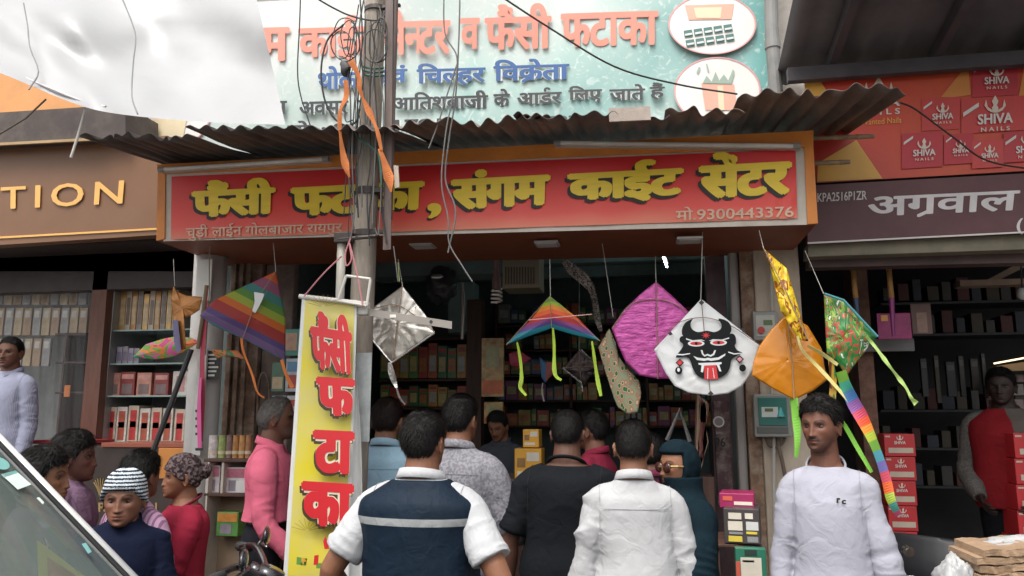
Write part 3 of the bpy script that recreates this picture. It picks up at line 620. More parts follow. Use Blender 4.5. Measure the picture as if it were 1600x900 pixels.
# kite shop building
b = thing('shop_building', ((XA + XB) / 2, 6, 0), 'kite shop building with dim teal interior behind the red signboard', 'shop building')
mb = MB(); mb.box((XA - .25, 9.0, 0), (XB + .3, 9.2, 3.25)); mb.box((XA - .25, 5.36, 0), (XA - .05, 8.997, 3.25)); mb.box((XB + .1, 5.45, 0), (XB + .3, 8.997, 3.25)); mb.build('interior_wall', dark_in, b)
mb = MB(); mb.box((XA - .3, 5.3, 3.253), (XB + .35, 9.25, 3.4)); 
for k in range(4): mb.box((XA - .04, 5.9 + k * .8, 3.13), (XB + .09, 6.0 + k * .8, 3.25))
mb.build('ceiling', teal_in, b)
mb = MB(); mb.box((XA - .04, 5.3, .0), (XB + .09, 8.99, .145)); mb.build('floor', conc, b)
mb = MB(); mb.box((XA - 2.9, 5.5, 3.41), (XB + .55, 5.75, 7.5)); mb.build('upper_wall', plaster, b)
mb = MB()
for x in (385, 440, 495, 548): mb.box(P(x, 12, 5.42) - Vector((.02, .02, 0)), P(x, 12, 5.42) + Vector((.02, .02, .5)))
mb.box(P(380, 14, 5.42) + Vector((0, -.03, -.02)), P(700, 2, 5.42) + Vector((0, .03, .05))); mb.build('balcony_rail', mat('grey_rail', (.35, .36, .37), rough=.5), b)
mb = MB(); q = [P(662, 408, 6.6), P(760, 405, 6.6)]; mb.box((q[0].x - .5, 6.5, 2.86), (q[1].x + .3, 6.75, 3.12)); mb.build('beam', teal_in, b)
mb = MB(); mb.box(P(700, 520, 7.2), P(740, 440, 7.2) + Vector((0, .25, 0))); mb.build('pillar', teal_in, b)
# pillars at the shop front: left jamb, rusty shutter channels, cream pillar that carries the meters
jl = thing('shutter_post', (P(372, 560, 5.28).x, 5.25, 0), 'rusty shutter post standing left of the kite shop opening', 'post')
mb = MB(); x0, x1 = P(352, 560, 5.22).x, P(402, 560, 5.22).x; mb.box((x0, 5.22, 0), (x1, 5.36, 3.2), bev=.006)
for k in range(3): mb.box((x0 + .03 + k * .06, 5.19, 0), (x0 + .06 + k * .06, 5.219, 3.2))
mb.build('channel', rust, jl)
mb = MB(); mb.box((x1 + .01, 5.26, 0), (x1 + .24, 5.34, 3.2), bev=.01); mb.build('shutter_side', mat('dusty_brown_panel', (.16, .12, .10), rough=.85, var=.3, bump=.3, dirt=.6, dcol=(.28, .23, .2)), jl)
mb = MB(); pts = [P(402, 655, 5.16), P(404, 600, 5.16), P(412, 582, 5.16), P(420, 600, 5.16), P(420, 640, 5.16)]; mb.tube(pts, .008, 8, sub=4); mb.build('handle', rust, jl)
jr = thing('shutter_post', (P(1150, 560, 5.2).x, 5.25, 0), 'rusty shutter channel with flaking paint and a round white sticker at the opening\'s right edge', 'post')
def vbox(px0, px1, Y, dy, z0, z1, m, name, par, pyr=560, bev=.004):
    mb = MB(); mb.box((P(px0, pyr, Y).x, Y, z0), (P(px1, pyr, Y).x, Y + dy, z1), bev=bev); return mb.build(name, m, par)
flake = mat('flaking_maroon_paint', (.075, .035, .04), rough=.7, var=.4, vs=6, bump=.5, bs=50, dirt=.75, dcol=(.36, .31, .27), ds=7)
vbox(1108, 1139, 5.25, .10, 0, 3.2, mat('dark_maroon_panel', (.06, .03, .035), rough=.6, var=.3, vs=5, dirt=.4, dcol=(.2, .15, .13), ds=4), 'door_panel', jr)
vbox(1112, 1136, 5.235, .013, 1.06, 1.72, flake, 'flaked_panel', jr)
vbox(1146, 1161, 5.17, .10, 0, 3.2, mat('grey_pipe_paint', (.33, .31, .29), rough=.6, var=.2, dirt=.5, dcol=(.15, .1, .08)), 'guide_rail', jr, bev=.02)
vbox(1163, 1184, 5.14, .14, 0, 3.2, mat('rusted_channel', (.22, .13, .08), rough=.85, var=.5, vs=10, bump=.7, bs=60, dirt=.9, dcol=(.42, .35, .28), ds=9), 'channel', jr)
mb = MB(); c = P(1123, 659, 5.23); mb.tube([c + Vector((0, .004, 0)), c - Vector((0, .002, 0))], .036, 24); st = mb.build('round_sticker', mat('white_sticker', (.7, .68, .66), rough=.5, dirt=.2), jr)
mb = MB(); mb.tube([c - Vector((0, .0021, 0)), c - Vector((0, .0035, 0))], .026, 24); mb.build('print_ring', mat('grey_print', (.25, .22, .22)), st)
mb = MB()
for z in (.10, -.10): mb.box(c + Vector((-.02, -.004, -.075 + z * .04)), c + Vector((.022, .002, -.068 + z * .04)))
mb.build('print_line', mat('grey_print', (.25, .22, .22)), st)
write('stencil', '96', [c + Vector(v) for v in ((-.03, -.0, -.10), (.035, -.0, -.10), (.035, -.0, -.16), (-.03, -.0, -.16))], mat('black_stencil', (.02, .02, .02)), jr, .01, lift=.004)
cp = thing('meter_pillar', (P(1225, 560, 5.1).x, 5.2, 0), 'stained cream masonry pillar carrying the electricity meters', 'pillar')
cream = mat('stained_cream_plaster', (.50, .42, .33), rough=.9, var=.15, vs=3, bump=.35, bs=40, dirt=.7, dcol=(.20, .14, .10), ds=3, stretch=(1, 1, .4))
mb = MB(); mb.box((P(1185, 560, 5.12).x, 5.12, 0), (P(1258, 560, 5.12).x, 5.6, 3.25), bev=.012); mb.build('shaft', cream, cp)

# left shop building
XL0 = -7.5; XL1 = P(352, 560, 5.3).x - .02
b = thing('shop_building', ((XL0 + XL1) / 2, 6, 0), 'brown fronted gift shop building at the left', 'shop building')
mb = MB(); mb.box((XL0, 7.4, 0), (XL1, 7.5, 3.3)); mb.box((XL0 - .2, 5.2, 0), (XL0, 7.5, 3.3)); mb.box((XL1 - .06, 5.62, .5), (XL1, 7.39, 3.3)); mb.build('interior_wall', mat('gift_shop_wall', (.42, .44, .44), rough=.7, var=.15), b)
mb = MB(); mb.box((XL0, 5.1, 3.302), (XL1, 7.5, 3.4)); mb.build('ceiling', mat('brown_soffit', (.09, .06, .05), rough=.8, var=.3), b)
mb = MB(); mb.box((XL0, 5.45, 0), (XL1, 7.39, .55)); mb.build('plinth', conc, b)
zf = P(120, 378, 5.0).z
mb = MB(); mb.box((XL0, 5.15, zf + .02), (XL1, 5.60, zf + .12)); mb.box((XL0, 5.5, zf - .28), (XL1, 5.62, zf + .019)); mb.build('soffit_beam', mat('brown_black_beam', (.04, .028, .026), rough=.6, var=.3), b)
mb = MB(); mb.slab([P(-250, 70, 5.12), P(205, 70, 5.12), P(205, 182, 5.12), P(-250, 200, 5.12)], (0, .3, 0)); mb.build('orange_wall', orange_wall, b)
mb = MB(); mb.slab([P(-250, 192, 4.9), P(196, 163, 4.9), P(196, 214, 4.9), P(-250, 240, 4.9)], (0, .4, 0)); mb.build('ledge', mat('dark_ledge', (.075, .058, .052), rough=.7, var=.25, dirt=.4, dcol=(.2, .16, .13)), b)
mb = MB(); mb.slab([P(-250, 236, 4.88), P(150, 215, 4.88), P(150, 219, 4.88), P(-250, 240, 4.88)], (0, .02, 0)); mb.build('ledge_strip', mat('gold_strip', (.42, .28, .14), rough=.4), b)
lf = thing('fascia_sign', P(50, 370, 5.0), 'brown fascia sign with gold capital letters and a thin gold line', 'shop sign')
mb = MB(); mb.slab([P(-400, 246, 5.0), P(262, 212, 5.0), P(262, 366, 5.0), P(-400, 408, 5.0)], (0, .1, 0)); mb.build('panel', mat('brown_fascia_board', (.215, .105, .052), rough=.45, var=.12, vs=2, dirt=.3, dcol=(.17, .10, .07), ds=2), lf)
gold = mat('gold_lettering', (.85, .47, .13), rough=.35, var=.08)
mb = MB(); mb.slab([P(-400, 392, 4.992), P(262, 355, 4.992), P(262, 358, 4.992), P(-400, 395, 4.992)], (0, .004, 0)); mb.build('gold_line', gold, lf)
write('letters', 'TION', [P(3, 293, 5.0), P(196, 282, 5.0), P(193, 319, 5.0), P(3, 328, 5.0)], gold, lf, .012, lift=.012, track=.16)
write('letters', 'CREA', [P(-235, 306, 5.0), P(-20, 294, 5.0), P(-20, 329, 5.0), P(-235, 342, 5.0)], gold, lf, .012, lift=.012, track=.16)

mb = MB(); mb.slab([P(-420, 384, 5.50), P(352, 384, 5.50), P(352, 424, 5.50), P(-420, 424, 5.50)], (0, .05, 0)); mb.build('ceiling_shade_board', mat('brown_black_beam', (.04, .028, .026)), b)  # added dark board standing in for the dark ceiling above the curtain
# right shop building
XR1 = 7.0
b = thing('shop_building', ((XC + XR1) / 2, 6, 0), 'dark hardware shop building with maroon fascia at the right', 'shop building')
dk2 = mat('shade_black_interior', (.022, .02, .021), rough=.85, var=.4, vs=2)  # walls coloured near black in place of the shop's deep shade
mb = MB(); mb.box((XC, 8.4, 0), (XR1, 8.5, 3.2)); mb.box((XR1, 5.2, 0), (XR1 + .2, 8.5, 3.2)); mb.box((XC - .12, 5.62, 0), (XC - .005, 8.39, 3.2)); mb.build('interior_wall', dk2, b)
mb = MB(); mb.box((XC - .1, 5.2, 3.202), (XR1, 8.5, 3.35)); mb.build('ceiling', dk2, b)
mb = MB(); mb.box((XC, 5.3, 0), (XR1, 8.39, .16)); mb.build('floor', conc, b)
mb = MB(); mb.slab([P(1263, 381, 4.98), P(1700, 362, 4.98), P(1700, 386, 4.98), P(1263, 401, 4.98)], (0, .16, 0)); mb.build('lintel', mat('grey_green_beam', (.19, .17, .12), rough=.7, var=.25, vs=3, dirt=.5, dcol=(.3, .24, .16)), b)
mb = MB(); mb.slab([P(1264, 402, 5.1), P(1700, 388, 5.1), P(1700, 408, 5.1), P(1264, 418, 5.1)], (0, .12, 0)); mb.build('shutter_box', mat('shutter_brown', (.09, .055, .05), rough=.6, var=.3), b)
mb = MB(); mb.box((XC - .1, 5.3, 3.36), (XR1, 5.5, 7.5)); mb.build('upper_wall', plaster, b)
mb = MB(); mb.box((P(1343, 600, 5.9).x, 5.9, .165), (P(1368, 600, 5.9).x, 6.15, 3.2)); mb.build('brick_pillar', mat('sooty_brick', (.16, .085, .06), rough=.9, var=.4, vs=14, bump=.5), b)
mb = MB(); mb.box((P(1500, 440, 6).x, 6.0, P(1500, 447, 6).z), (P(1640, 440, 6).x, 6.12, P(1500, 438, 6).z)); mb.slab([P(1538, 440, 6.1), P(1560, 438, 6.1), P(1612, 412, 6.1), P(1590, 412, 6.1)], (0, .05, 0)); mb.build('wooden_brace', mat('old_timber', (.19, .13, .09), rough=.8, var=.3), b)
# ------------------------------------------------------------------ signs and roofs
YS = 4.4
flex = lambda n, c, **k: mat(n, c, rough=k.pop('rough', .42), var=k.pop('var', .08), vs=2.5, dirt=k.pop('dirt', .22), ds=1.6, **k)
sb = thing('signboard', P(760, 362, YS + .4), 'long orange framed red signboard with yellow Devanagari letters over the kite shop', 'signboard')
TL, TR, BR, BL = P(247, 258, YS), P(1270, 206, YS), P(1277, 348, YS), P(244, 376, YS)
org = mat('orange_frame_paint', (.74, .25, .04), rough=.5, var=.15, vs=3, dirt=.35, dcol=(.22, .07, .03), ds=2)
back = Vector((0, .86, 0))
mb = MB(); mb.hexa([BL, BR, BR + back, BL + back, TL, TR, TR + back, TL + back]); mb.build('box', mat('red_brown_sheet', (.27, .075, .03), rough=.55, var=.2, vs=2.5, dirt=.35, dcol=(.12, .05, .03), ds=2), sb)
def px_slab(mb, pts, Y, th, mi=0): mb.prism([P(x, y, Y) for x, y in pts], (0, th, 0), mi)
mb = MB(); px_slab(mb, [(245, 257), (1271, 204), (1271, 229), (247, 272)], YS - .022, .0215); px_slab(mb, [(1257, 229.7), (1271, 229), (1278, 349), (1262, 350)], YS - .022, .0215); px_slab(mb, [(247, 272), (258, 271.5), (257, 373), (244, 376)], YS - .022, .0215)
mb.build('frame', org, sb)
wht = mat('dusty_white_flex', (.62, .56, .48), rough=.5, var=.12, vs=4, dirt=.5, dcol=(.33, .24, .17), ds=2.5)
def banner_grid(pts, Y, nx, ny, dep):
    q = [Vector((x, y, 0)) for x, y in pts]; v = []; uv = []
    for j in range(ny + 1):
        for i in range(nx + 1):
            u, t = i / nx, j / ny; p = quad_map(u, t, q); v.append(P(p.x, p.y, Y + dep(u, t))[:]); uv.append((u, 1 - t))
    return v, [(j * (nx + 1) + i, j * (nx + 1) + i + 1, (j + 1) * (nx + 1) + i + 1, (j + 1) * (nx + 1) + i) for j in range(ny) for i in range(nx)], uv
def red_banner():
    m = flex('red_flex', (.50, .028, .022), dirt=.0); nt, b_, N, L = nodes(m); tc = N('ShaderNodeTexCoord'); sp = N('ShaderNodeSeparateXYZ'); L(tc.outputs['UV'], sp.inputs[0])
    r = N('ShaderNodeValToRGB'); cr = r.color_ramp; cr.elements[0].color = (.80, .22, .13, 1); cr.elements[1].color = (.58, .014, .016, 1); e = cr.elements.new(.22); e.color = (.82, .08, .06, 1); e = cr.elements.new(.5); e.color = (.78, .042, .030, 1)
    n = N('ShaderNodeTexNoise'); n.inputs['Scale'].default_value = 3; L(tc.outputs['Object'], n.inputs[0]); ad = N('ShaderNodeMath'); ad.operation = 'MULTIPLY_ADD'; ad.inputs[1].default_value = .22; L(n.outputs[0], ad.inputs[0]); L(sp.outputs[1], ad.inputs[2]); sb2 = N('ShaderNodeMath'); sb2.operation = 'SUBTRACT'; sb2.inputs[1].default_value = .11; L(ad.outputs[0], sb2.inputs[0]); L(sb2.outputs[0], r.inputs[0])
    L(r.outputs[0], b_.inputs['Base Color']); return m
mb = MB(); v, f, uv = banner_grid([(256, 262), (1258, 223), (1262, 351), (255, 377)], YS - .012, 60, 10, lambda u, t: .006 * math.sin(u * 40) * t * .5); mb.add(v, f); mb.build('flex_border', wht, sb)
wob = lambda u, t: -.012 + .007 * math.sin(u * 9 + t * 3) * math.sin(math.pi * t) + (.012 * math.sin((u - .9) * 260 + t * 9) * max(0, (u - .93) / .07) if u > .93 else 0)
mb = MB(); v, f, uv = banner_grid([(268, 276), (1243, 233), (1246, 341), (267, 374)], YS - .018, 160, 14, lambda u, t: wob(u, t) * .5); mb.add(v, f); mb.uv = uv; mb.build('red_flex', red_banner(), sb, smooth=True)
yel = mat('yellow_print', (.92, .66, .04), rough=.45, var=.12, vs=14, dirt=.25, dcol=(.45, .2, .03), ds=7, stretch=(.4, 1, 3)); blk = mat('black_print', (.02, .014, .012), rough=.5)
for s, x0, y0, x1, y1 in (('फैंसी', 299, 280, 432, 338), ('फटाका', 454, 288, 664, 333), ('संगम', 704, 263, 861, 325), ('काईट', 886, 251, 1069, 316), ('सेंटर', 1091, 236, 1238, 308)):
    k = .052 * (x1 - x0) / 2; q = [P(x0, y0 + k, YS - .03), P(x1, y0 - k, YS - .03), P(x1 - 2, y1 - k, YS - .03), P(x0 + 2, y1 + k, YS - .03)]
    write('letter_shadow', s, [p + Vector((-.018, 0, -.018)) for p in q], blk, sb, .058, lift=.0); write('letters', s, q, yel, sb, .058, lift=.0028)
q = [P(668, 318, YS - .03), P(690, 317, YS - .03), P(690, 341, YS - .03), P(668, 342, YS - .03)]; write('letter_shadow', ',', [p + Vector((-.012, 0, -.012)) for p in q], blk, sb, .02, lift=.0); write('letters', ',', q, yel, sb, .02, lift=.0028)
crm = mat('cream_print', (.72, .52, .38), rough=.5, dirt=.3, dcol=(.5, .1, .06), ds=10)
write('address_line', 'चुड़ी लाईन गोलबाजार रायपुर', [P(291, 351, YS - .03), P(536, 344, YS - .03), P(535, 367, YS - .03), P(291, 377, YS - .03)], crm, sb, .012)
write('phone_line', 'मो.9300443376', [P(1056, 324, YS - .03), P(1240, 318, YS - .03), P(1240, 339, YS - .03), P(1056, 345, YS - .03)], crm, sb, .012)
for x, y in ((458, 384), (661, 383), (855, 380), (1077, 374)):
    c = PZ(x, y, P(x, 362, YS).z - .006); mb = MB(); mb.box(c + Vector((-.075, -.07, -.012)), c + Vector((.075, .07, .004)), bev=.004); dl = mb.build('downlight', mat('downlight_rim', (.5, .47, .45), rough=.4), sb); mb = MB(); mb.box(c + Vector((-.06, -.055, -.016)), c + Vector((.06, .055, -.0125))); mb.build('diffuser', mat('downlight_diffuser', (.62, .58, .55), rough=.3), dl)
for (x0, y0, x1, y1, lab) in ((250, 266, 515, 249, 'unlit white tube batten lying on the signboard top left of the pole'), (866, 225, 1250, 229, 'unlit white tube batten lying on the signboard top at the right')):
    a, c = P(x0, y0, YS - .06), P(x1, y1, YS - .06); t = thing('tube_light', (a + c) / 2, lab, 'tube light'); mb = MB(); mb.slab([a + Vector((0, .01, .018)), c + Vector((0, .01, .018)), c + Vector((0, .01, -.012)), a + Vector((0, .01, -.012))], (0, .045, 0)); mb.build('batten', mat('cream_batten', (.6, .53, .44), rough=.5, dirt=.3), t)
    mb = MB(); mb.tube([a + Vector((.04, -.012, 0)), c + Vector((-.04, -.012, 0))], .014, 12); mb.build('tube', mat('frosted_tube', (.68, .64, .58), rough=.25), t); mb = MB(); d_ = (c - a).normalized(); 
    for e, w in ((a, d_), (c, -d_)): mb = MB(); mb.tube([e + Vector((0, -.012, 0)), e + Vector((0, -.012, 0)) + w * .04], .018, 12); mb.build('end_cap', mat('cap_grey', (.3, .28, .26)), t)

# upper flex banner: pale green print, coral, blue and black lines
YU = 5.36
ub = thing('flex_banner', P(700, 210, YU), 'pale green and white flex banner with coral Devanagari lettering above the tin roof', 'banner')
def splash_mat():
    m = bpy.data.materials.new('splash_print'); m.use_nodes = True; nt, b_, N, L = nodes(m); tc = N('ShaderNodeTexCoord'); O = tc.outputs['Object']
    mp = N('ShaderNodeMapping'); mp.inputs['Scale'].default_value = (1, 1, .75); mp.inputs['Location'].default_value = (3, 0, 1); L(O, mp.inputs[0])
    n = N('ShaderNodeTexNoise'); n.inputs['Scale'].default_value = 1.1; n.inputs['Detail'].default_value = 6; n.inputs['Distortion'].default_value = .8; L(mp.outputs[0], n.inputs[0])
    sp = N('ShaderNodeSeparateXYZ'); L(tc.outputs['UV'], sp.inputs[0]); r1 = N('ShaderNodeValToRGB'); r1.color_ramp.elements[0].position = .78; r1.color_ramp.elements[0].color = (0, 0, 0, 1); r1.color_ramp.elements[1].position = 1; r1.color_ramp.elements[1].color = (.5, .5, .5, 1); L(sp.outputs[0], r1.inputs[0])
    r2 = N('ShaderNodeValToRGB'); r2.color_ramp.elements[0].position = .25; r2.color_ramp.elements[0].color = (.13, .13, .13, 1); r2.color_ramp.elements[1].position = .8; r2.color_ramp.elements[1].color = (0, 0, 0, 1); L(sp.outputs[1], r2.inputs[0])
    a1 = N('ShaderNodeMath'); a1.operation = 'ADD'; L(n.outputs[0], a1.inputs[0]); L(r1.outputs[0], a1.inputs[1]); a2 = N('ShaderNodeMath'); a2.operation = 'ADD'; L(a1.outputs[0], a2.inputs[0]); L(r2.outputs[0], a2.inputs[1])
    r = N('ShaderNodeValToRGB'); cr = r.color_ramp; cr.elements[0].position = .42; cr.elements[0].color = (.56, .58, .55, 1); cr.elements[1].position = 1.0; cr.elements[1].color = (.15, .36, .34, 1); e = cr.elements.new(.70); e.color = (.36, .50, .46, 1); L(a2.outputs[0], r.inputs[0])
    sc_ = N('ShaderNodeTexNoise'); sc_.inputs['Scale'].default_value = 9; sc_.inputs['Detail'].default_value = 8; sc_.inputs['Distortion'].default_value = 3; L(O, sc_.inputs[0]); r3 = N('ShaderNodeValToRGB'); r3.color_ramp.elements[0].position = .56; r3.color_ramp.elements[0].color = (0, 0, 0, 1); r3.color_ramp.elements[1].position = .66; r3.color_ramp.elements[1].color = (.55, .55, .55, 1); L(sc_.outputs[0], r3.inputs[0])
    mx = N('ShaderNodeMix'); mx.data_type = 'RGBA'; L(r3.outputs[0], mx.inputs[0]); L(r.outputs[0], mx.inputs[6]); mx.inputs[7].default_value = (.60, .66, .63, 1); L(mx.outputs[2], b_.inputs['Base Color']); b_.inputs['Roughness'].default_value = .4; return m
mb = MB(); v, f, uv = banner_grid([(193, 14), (1199, -40), (1209, 200), (197, 250)], YU, 60, 16, lambda u, t: .012 * math.sin(u * 13 + t * 4) + .006 * math.sin(u * 31)); mb.add(v, f); mb.uv = uv; mb.build('flex_sheet', splash_mat(), ub, smooth=True)
coral = flex('coral_print', (.70, .235, .165), dirt=.15); blu = flex('blue_print', (.025, .095, .27)); ink = flex('charcoal_print', (.028, .035, .038)); halo = flex('white_halo', (.60, .64, .63))
def wl(s, x0, y0, x1, y1, m, off, sl=.03, hl=0):
    k = sl * (x1 - x0) / 2; q = [P(x0, y0 + k, YU - .022), P(x1, y0 - k, YU - .022), P(x1, y1 - k, YU - .022), P(x0, y1 + k, YU - .022)]
    if hl: write('letter_outline', s, q, halo, ub, off + hl, lift=.0005)
    write('letters', s, q, m, ub, off, lift=.0028 if hl else .001)
for s, x0, y0, x1, y1 in (('संगम', 318, 28, 453, 98), ('काईट', 466, 24, 588, 96), ('सेन्टर', 597, 12, 704, 86), ('व', 719, 28, 750, 77), ('फैंसी', 757, 6, 862, 78), ('फटाका', 876, 19, 1029, 72)): wl(s, x0, y0, x1, y1, coral, .035)
for s, x0, y0, x1, y1 in (('थोक', 497, 103, 560, 140), ('एवं', 583, 102, 637, 135), ('चिल्हर', 651, 98, 759, 134), ('विक्रेता', 771, 92, 890, 129)): wl(s, x0, y0, x1, y1, blu, .032, hl=.03)
for s, x0, y0, x1, y1 in (('शुभ', 400, 158, 449, 188), ('अवसर', 468, 158, 545, 180), ('पर', 560, 156, 598, 178), ('आतिशबाजी', 613, 143, 763, 171), ('के', 771, 139, 797, 166), ('आर्डर', 808, 137, 878, 163), ('लिए', 888, 134, 941, 160), ('जाते', 952, 132, 1008, 157), ('हैं', 1015, 129, 1039, 156)): wl(s, x0, y0, x1, y1, ink, .03, hl=.03)
wl('मो. : 9', 449, 188, 540, 212, ink, .03, hl=.03); wl('1791', 617, 186, 690, 208, ink, .03, hl=.03); wl('9827', 840, 181, 905, 198, ink, .03)
def disc(name, cx, cy, rx, ry, Y, m, par, n=48, r0=0.0):
    mb = MB()
    if r0: v = [P(cx + rx * k * math.cos(t), cy + ry * k * math.sin(t), Y) for k in (r0, 1) for t in [2 * math.pi * i / n for i in range(n)]]; mb.add(v, [(i, (i + 1) % n, (i + 1) % n + n, i + n) for i in range(n)])
    else: mb.add([P(cx + rx * math.cos(2 * math.pi * i / n), cy + ry * math.sin(2 * math.pi * i / n), Y) for i in range(n)], [tuple(range(n))])
    return mb.build(name, m, par)
def flatp(name, polys, Y, m, par):
    mb = MB()
    for k, p in enumerate(polys): mb.add([P(x, y, Y - k * .0003) for x, y in p], [tuple(range(len(p)))])
    return mb.build(name, m, par)
pal = flex('pale_print', (.74, .72, .68))
o1 = disc('picture_oval', 1113, 38, 68, 46, YU - .026, pal, ub); disc('rim', 1113, 38, 69, 47, YU - .029, flex('rose_rim', (.7, .3, .3)), o1, r0=.965)
flatp('printed_box', [[(1070, 8), (1147, 6), (1143, 30), (1076, 31)]], YU - .030, flex('salmon_print', (.72, .38, .28)), o1); flatp('printed_lid', [[(1084, 12), (1128, 11), (1126, 28), (1088, 28)]], YU - .032, flex('straw_print', (.7, .6, .4)), o1)
flatp('printed_packs', [[(1068 + k * 15.5 + j * 3, 48 - k * 2.2 + j * 15), (1081 + k * 15.5 + j * 3, 46 - k * 2.2 + j * 15), (1083 + k * 15.5 + j * 3, 57 - k * 2.2 + j * 15), (1070 + k * 15.5 + j * 3, 59 - k * 2.2 + j * 15)] for j in (0, 1) for k in range(5)], YU - .031, flex('deep_green_print', (.06, .16, .14)), o1)
flatp('printed_caps', [[(1070 + k * 15.5 + j * 3, 53 - k * 2.2 + j * 15), (1081 + k * 15.5 + j * 3, 51 - k * 2.2 + j * 15), (1082 + k * 15.5 + j * 3, 54 - k * 2.2 + j * 15), (1071 + k * 15.5 + j * 3, 56 - k * 2.2 + j * 15)] for j in (0, 1) for k in range(5)], YU - .036, halo, o1)
o2 = disc('picture_oval', 1121, 142, 67, 52, YU - .026, pal, ub); disc('rim', 1121, 142, 68, 53, YU - .029, flex('rose_rim', (.7, .3, .3)), o2, r0=.965)
flatp('printed_box', [[(1096, 130), (1147, 132), (1152, 172), (1102, 172)]], YU - .031, flex('salmon_print', (.72, .38, .28)), o2); flatp('printed_strip', [[(1121, 134), (1130, 134), (1132, 172), (1123, 172)]], YU - .033, flex('straw_print', (.7, .6, .4)), o2)
flatp('printed_sprigs', [[(1098, 130), (1104, 118), (1112, 128), (1118, 112), (1124, 126), (1131, 116), (1138, 126), (1145, 108), (1148, 112), (1143, 131)], [(1092, 104), (1088, 113), (1091, 115), (1095, 106)], [(1103, 100), (1106, 112), (1108, 111), (1105, 99)]], YU - .034, flex('sage_print', (.30, .40, .33)), o2)

o3 = disc('picture_oval', 262, 178, 66, 52, YU - .026, pal, ub); disc('rim', 262, 178, 67, 53, YU - .029, flex('rose_rim', (.7, .3, .3)), o3, r0=.965); flatp('printed_pot', [[(238, 186), (292, 186), (286, 214), (246, 214)]], YU - .031, flex('straw_print', (.7, .6, .4)), o3); flatp('printed_corner', [[(198, 165), (212, 180), (222, 216), (198, 216)]], YU - .033, flex('tan_print', (.5, .34, .22)), ub)
# corrugated tin roof: overlapping sheets
tr = thing('tin_roof', P(760, 225, 4.3), 'dark rusty corrugated tin roof of overlapping sheets above the red signboard', 'roof')
tin = mat('rusty_tin', (.12, .10, .092), rough=.6, var=.5, vs=5, bump=.35, bs=30, dirt=.7, dcol=(.22, .175, .145), ds=3, metal=.15, stretch=(2.5, .5, 1)); tin2 = mat('brown_tin', (.17, .125, .105), rough=.6, var=.5, vs=4, bump=.35, bs=30, dirt=.7, dcol=(.26, .20, .16), ds=2.4, metal=.15, stretch=(2, .6, 1))
def tin_sheet(x0, y0, x1, y1, period, amp, Yf, lift, m, seed):
    a, c = P(x0, y0, Yf), P(x1, y1, Yf); n = int((c - a).length / period * 12) + 2; rows = 9; v = []; rg = random.Random(seed)
    for j in range(rows):
        t = j / (rows - 1)
        for i in range(n):
            u = i / (n - 1); f = a.lerp(c, u); px = x0 + (x1 - x0) * u; zs = (P(247 + (1270 - 247) * np.clip((px - 247) / 1023, -.12, 1.16), 258 - 52 * np.clip((px - 247) / 1023, -.12, 1.16), YS).z + .045 + lift)
            sl = (zs - f.z) / (YS - Yf); Y = Yf + t * 1.25; ph = u * (c - a).length / period * 2 * math.pi
            jag = .05 * vnoise(np.array([[u * 6, seed, 0]]), seed)[0] * (1 - t)
            v.append((f.x + .1 * t * 0, Y + jag * 1.5, f.z + sl * (Y - Yf) + amp * (.95 + .55 * float(vnoise(np.array([[u * 9, t * 2, seed + .5]]), seed + 5)[0])) * math.sin(ph + .5 * float(vnoise(np.array([[u * 7, 0, seed]]), seed + 7)[0])) + .012 * vnoise(np.array([[u * 5, t * 3, seed]]), seed)[0] + jag * .3))
    mb = MB(); mb.add(v, [(j * n + i, j * n + i + 1, (j + 1) * n + i + 1, (j + 1) * n + i) for j in range(rows - 1) for i in range(n - 1)]); o = mb.build('tin_sheet', m, tr, smooth=True); thicken(o, .003)
tin_sheet(136, 213, 302, 216, .095, .014, 3.84, .00, tin, 1); tin_sheet(298, 203, 622, 203, .105, .015, 3.82, .02, tin, 2); tin_sheet(608, 198, 856, 181, .105, .016, 3.84, .03, tin2, 3); tin_sheet(805, 181, 1046, 184, .10, .014, 3.84, .02, tin, 4); tin_sheet(1040, 171, 1166, 172, .11, .016, 3.82, .035, tin2, 5); tin_sheet(1154, 146, 1422, 139, .105, .016, 3.84, .05, tin2, 6)
mb = MB(); mb.slab([P(951, 169, 3.80), P(1016, 166, 3.80), P(1017, 187, 3.80), P(952, 190, 3.80)], (0, .03, .006)); tag(mb.build('plank', mat('weathered_board', (.36, .30, .26), rough=.9, var=.25, vs=8, bump=.3, dirt=.5)), 'short weathered board lying on the tin roof edge', 'board')
for (x0, y0, x1, y1, lab) in ((1268, 216, 1366, 213, 'upper bamboo pole sticking out under the tin roof right of the signboard'), (1274, 255, 1328, 253, 'lower short bamboo pole sticking out beside the signboard')):
    a, c = P(x0, y0, 4.62), P(x1, y1, 4.62); mb = MB(); mb.tube([a - (c - a) * .8, a, a.lerp(c, .33), a.lerp(c, .36), a.lerp(c, .7), a.lerp(c, .73), c], [.014, .014, .013, .0155, .013, .0155, .012], 10); tag(mb.build('bamboo_pole', mat('dry_bamboo', (.33, .23, .14), rough=.6, var=.35, vs=16)), lab, 'pole')

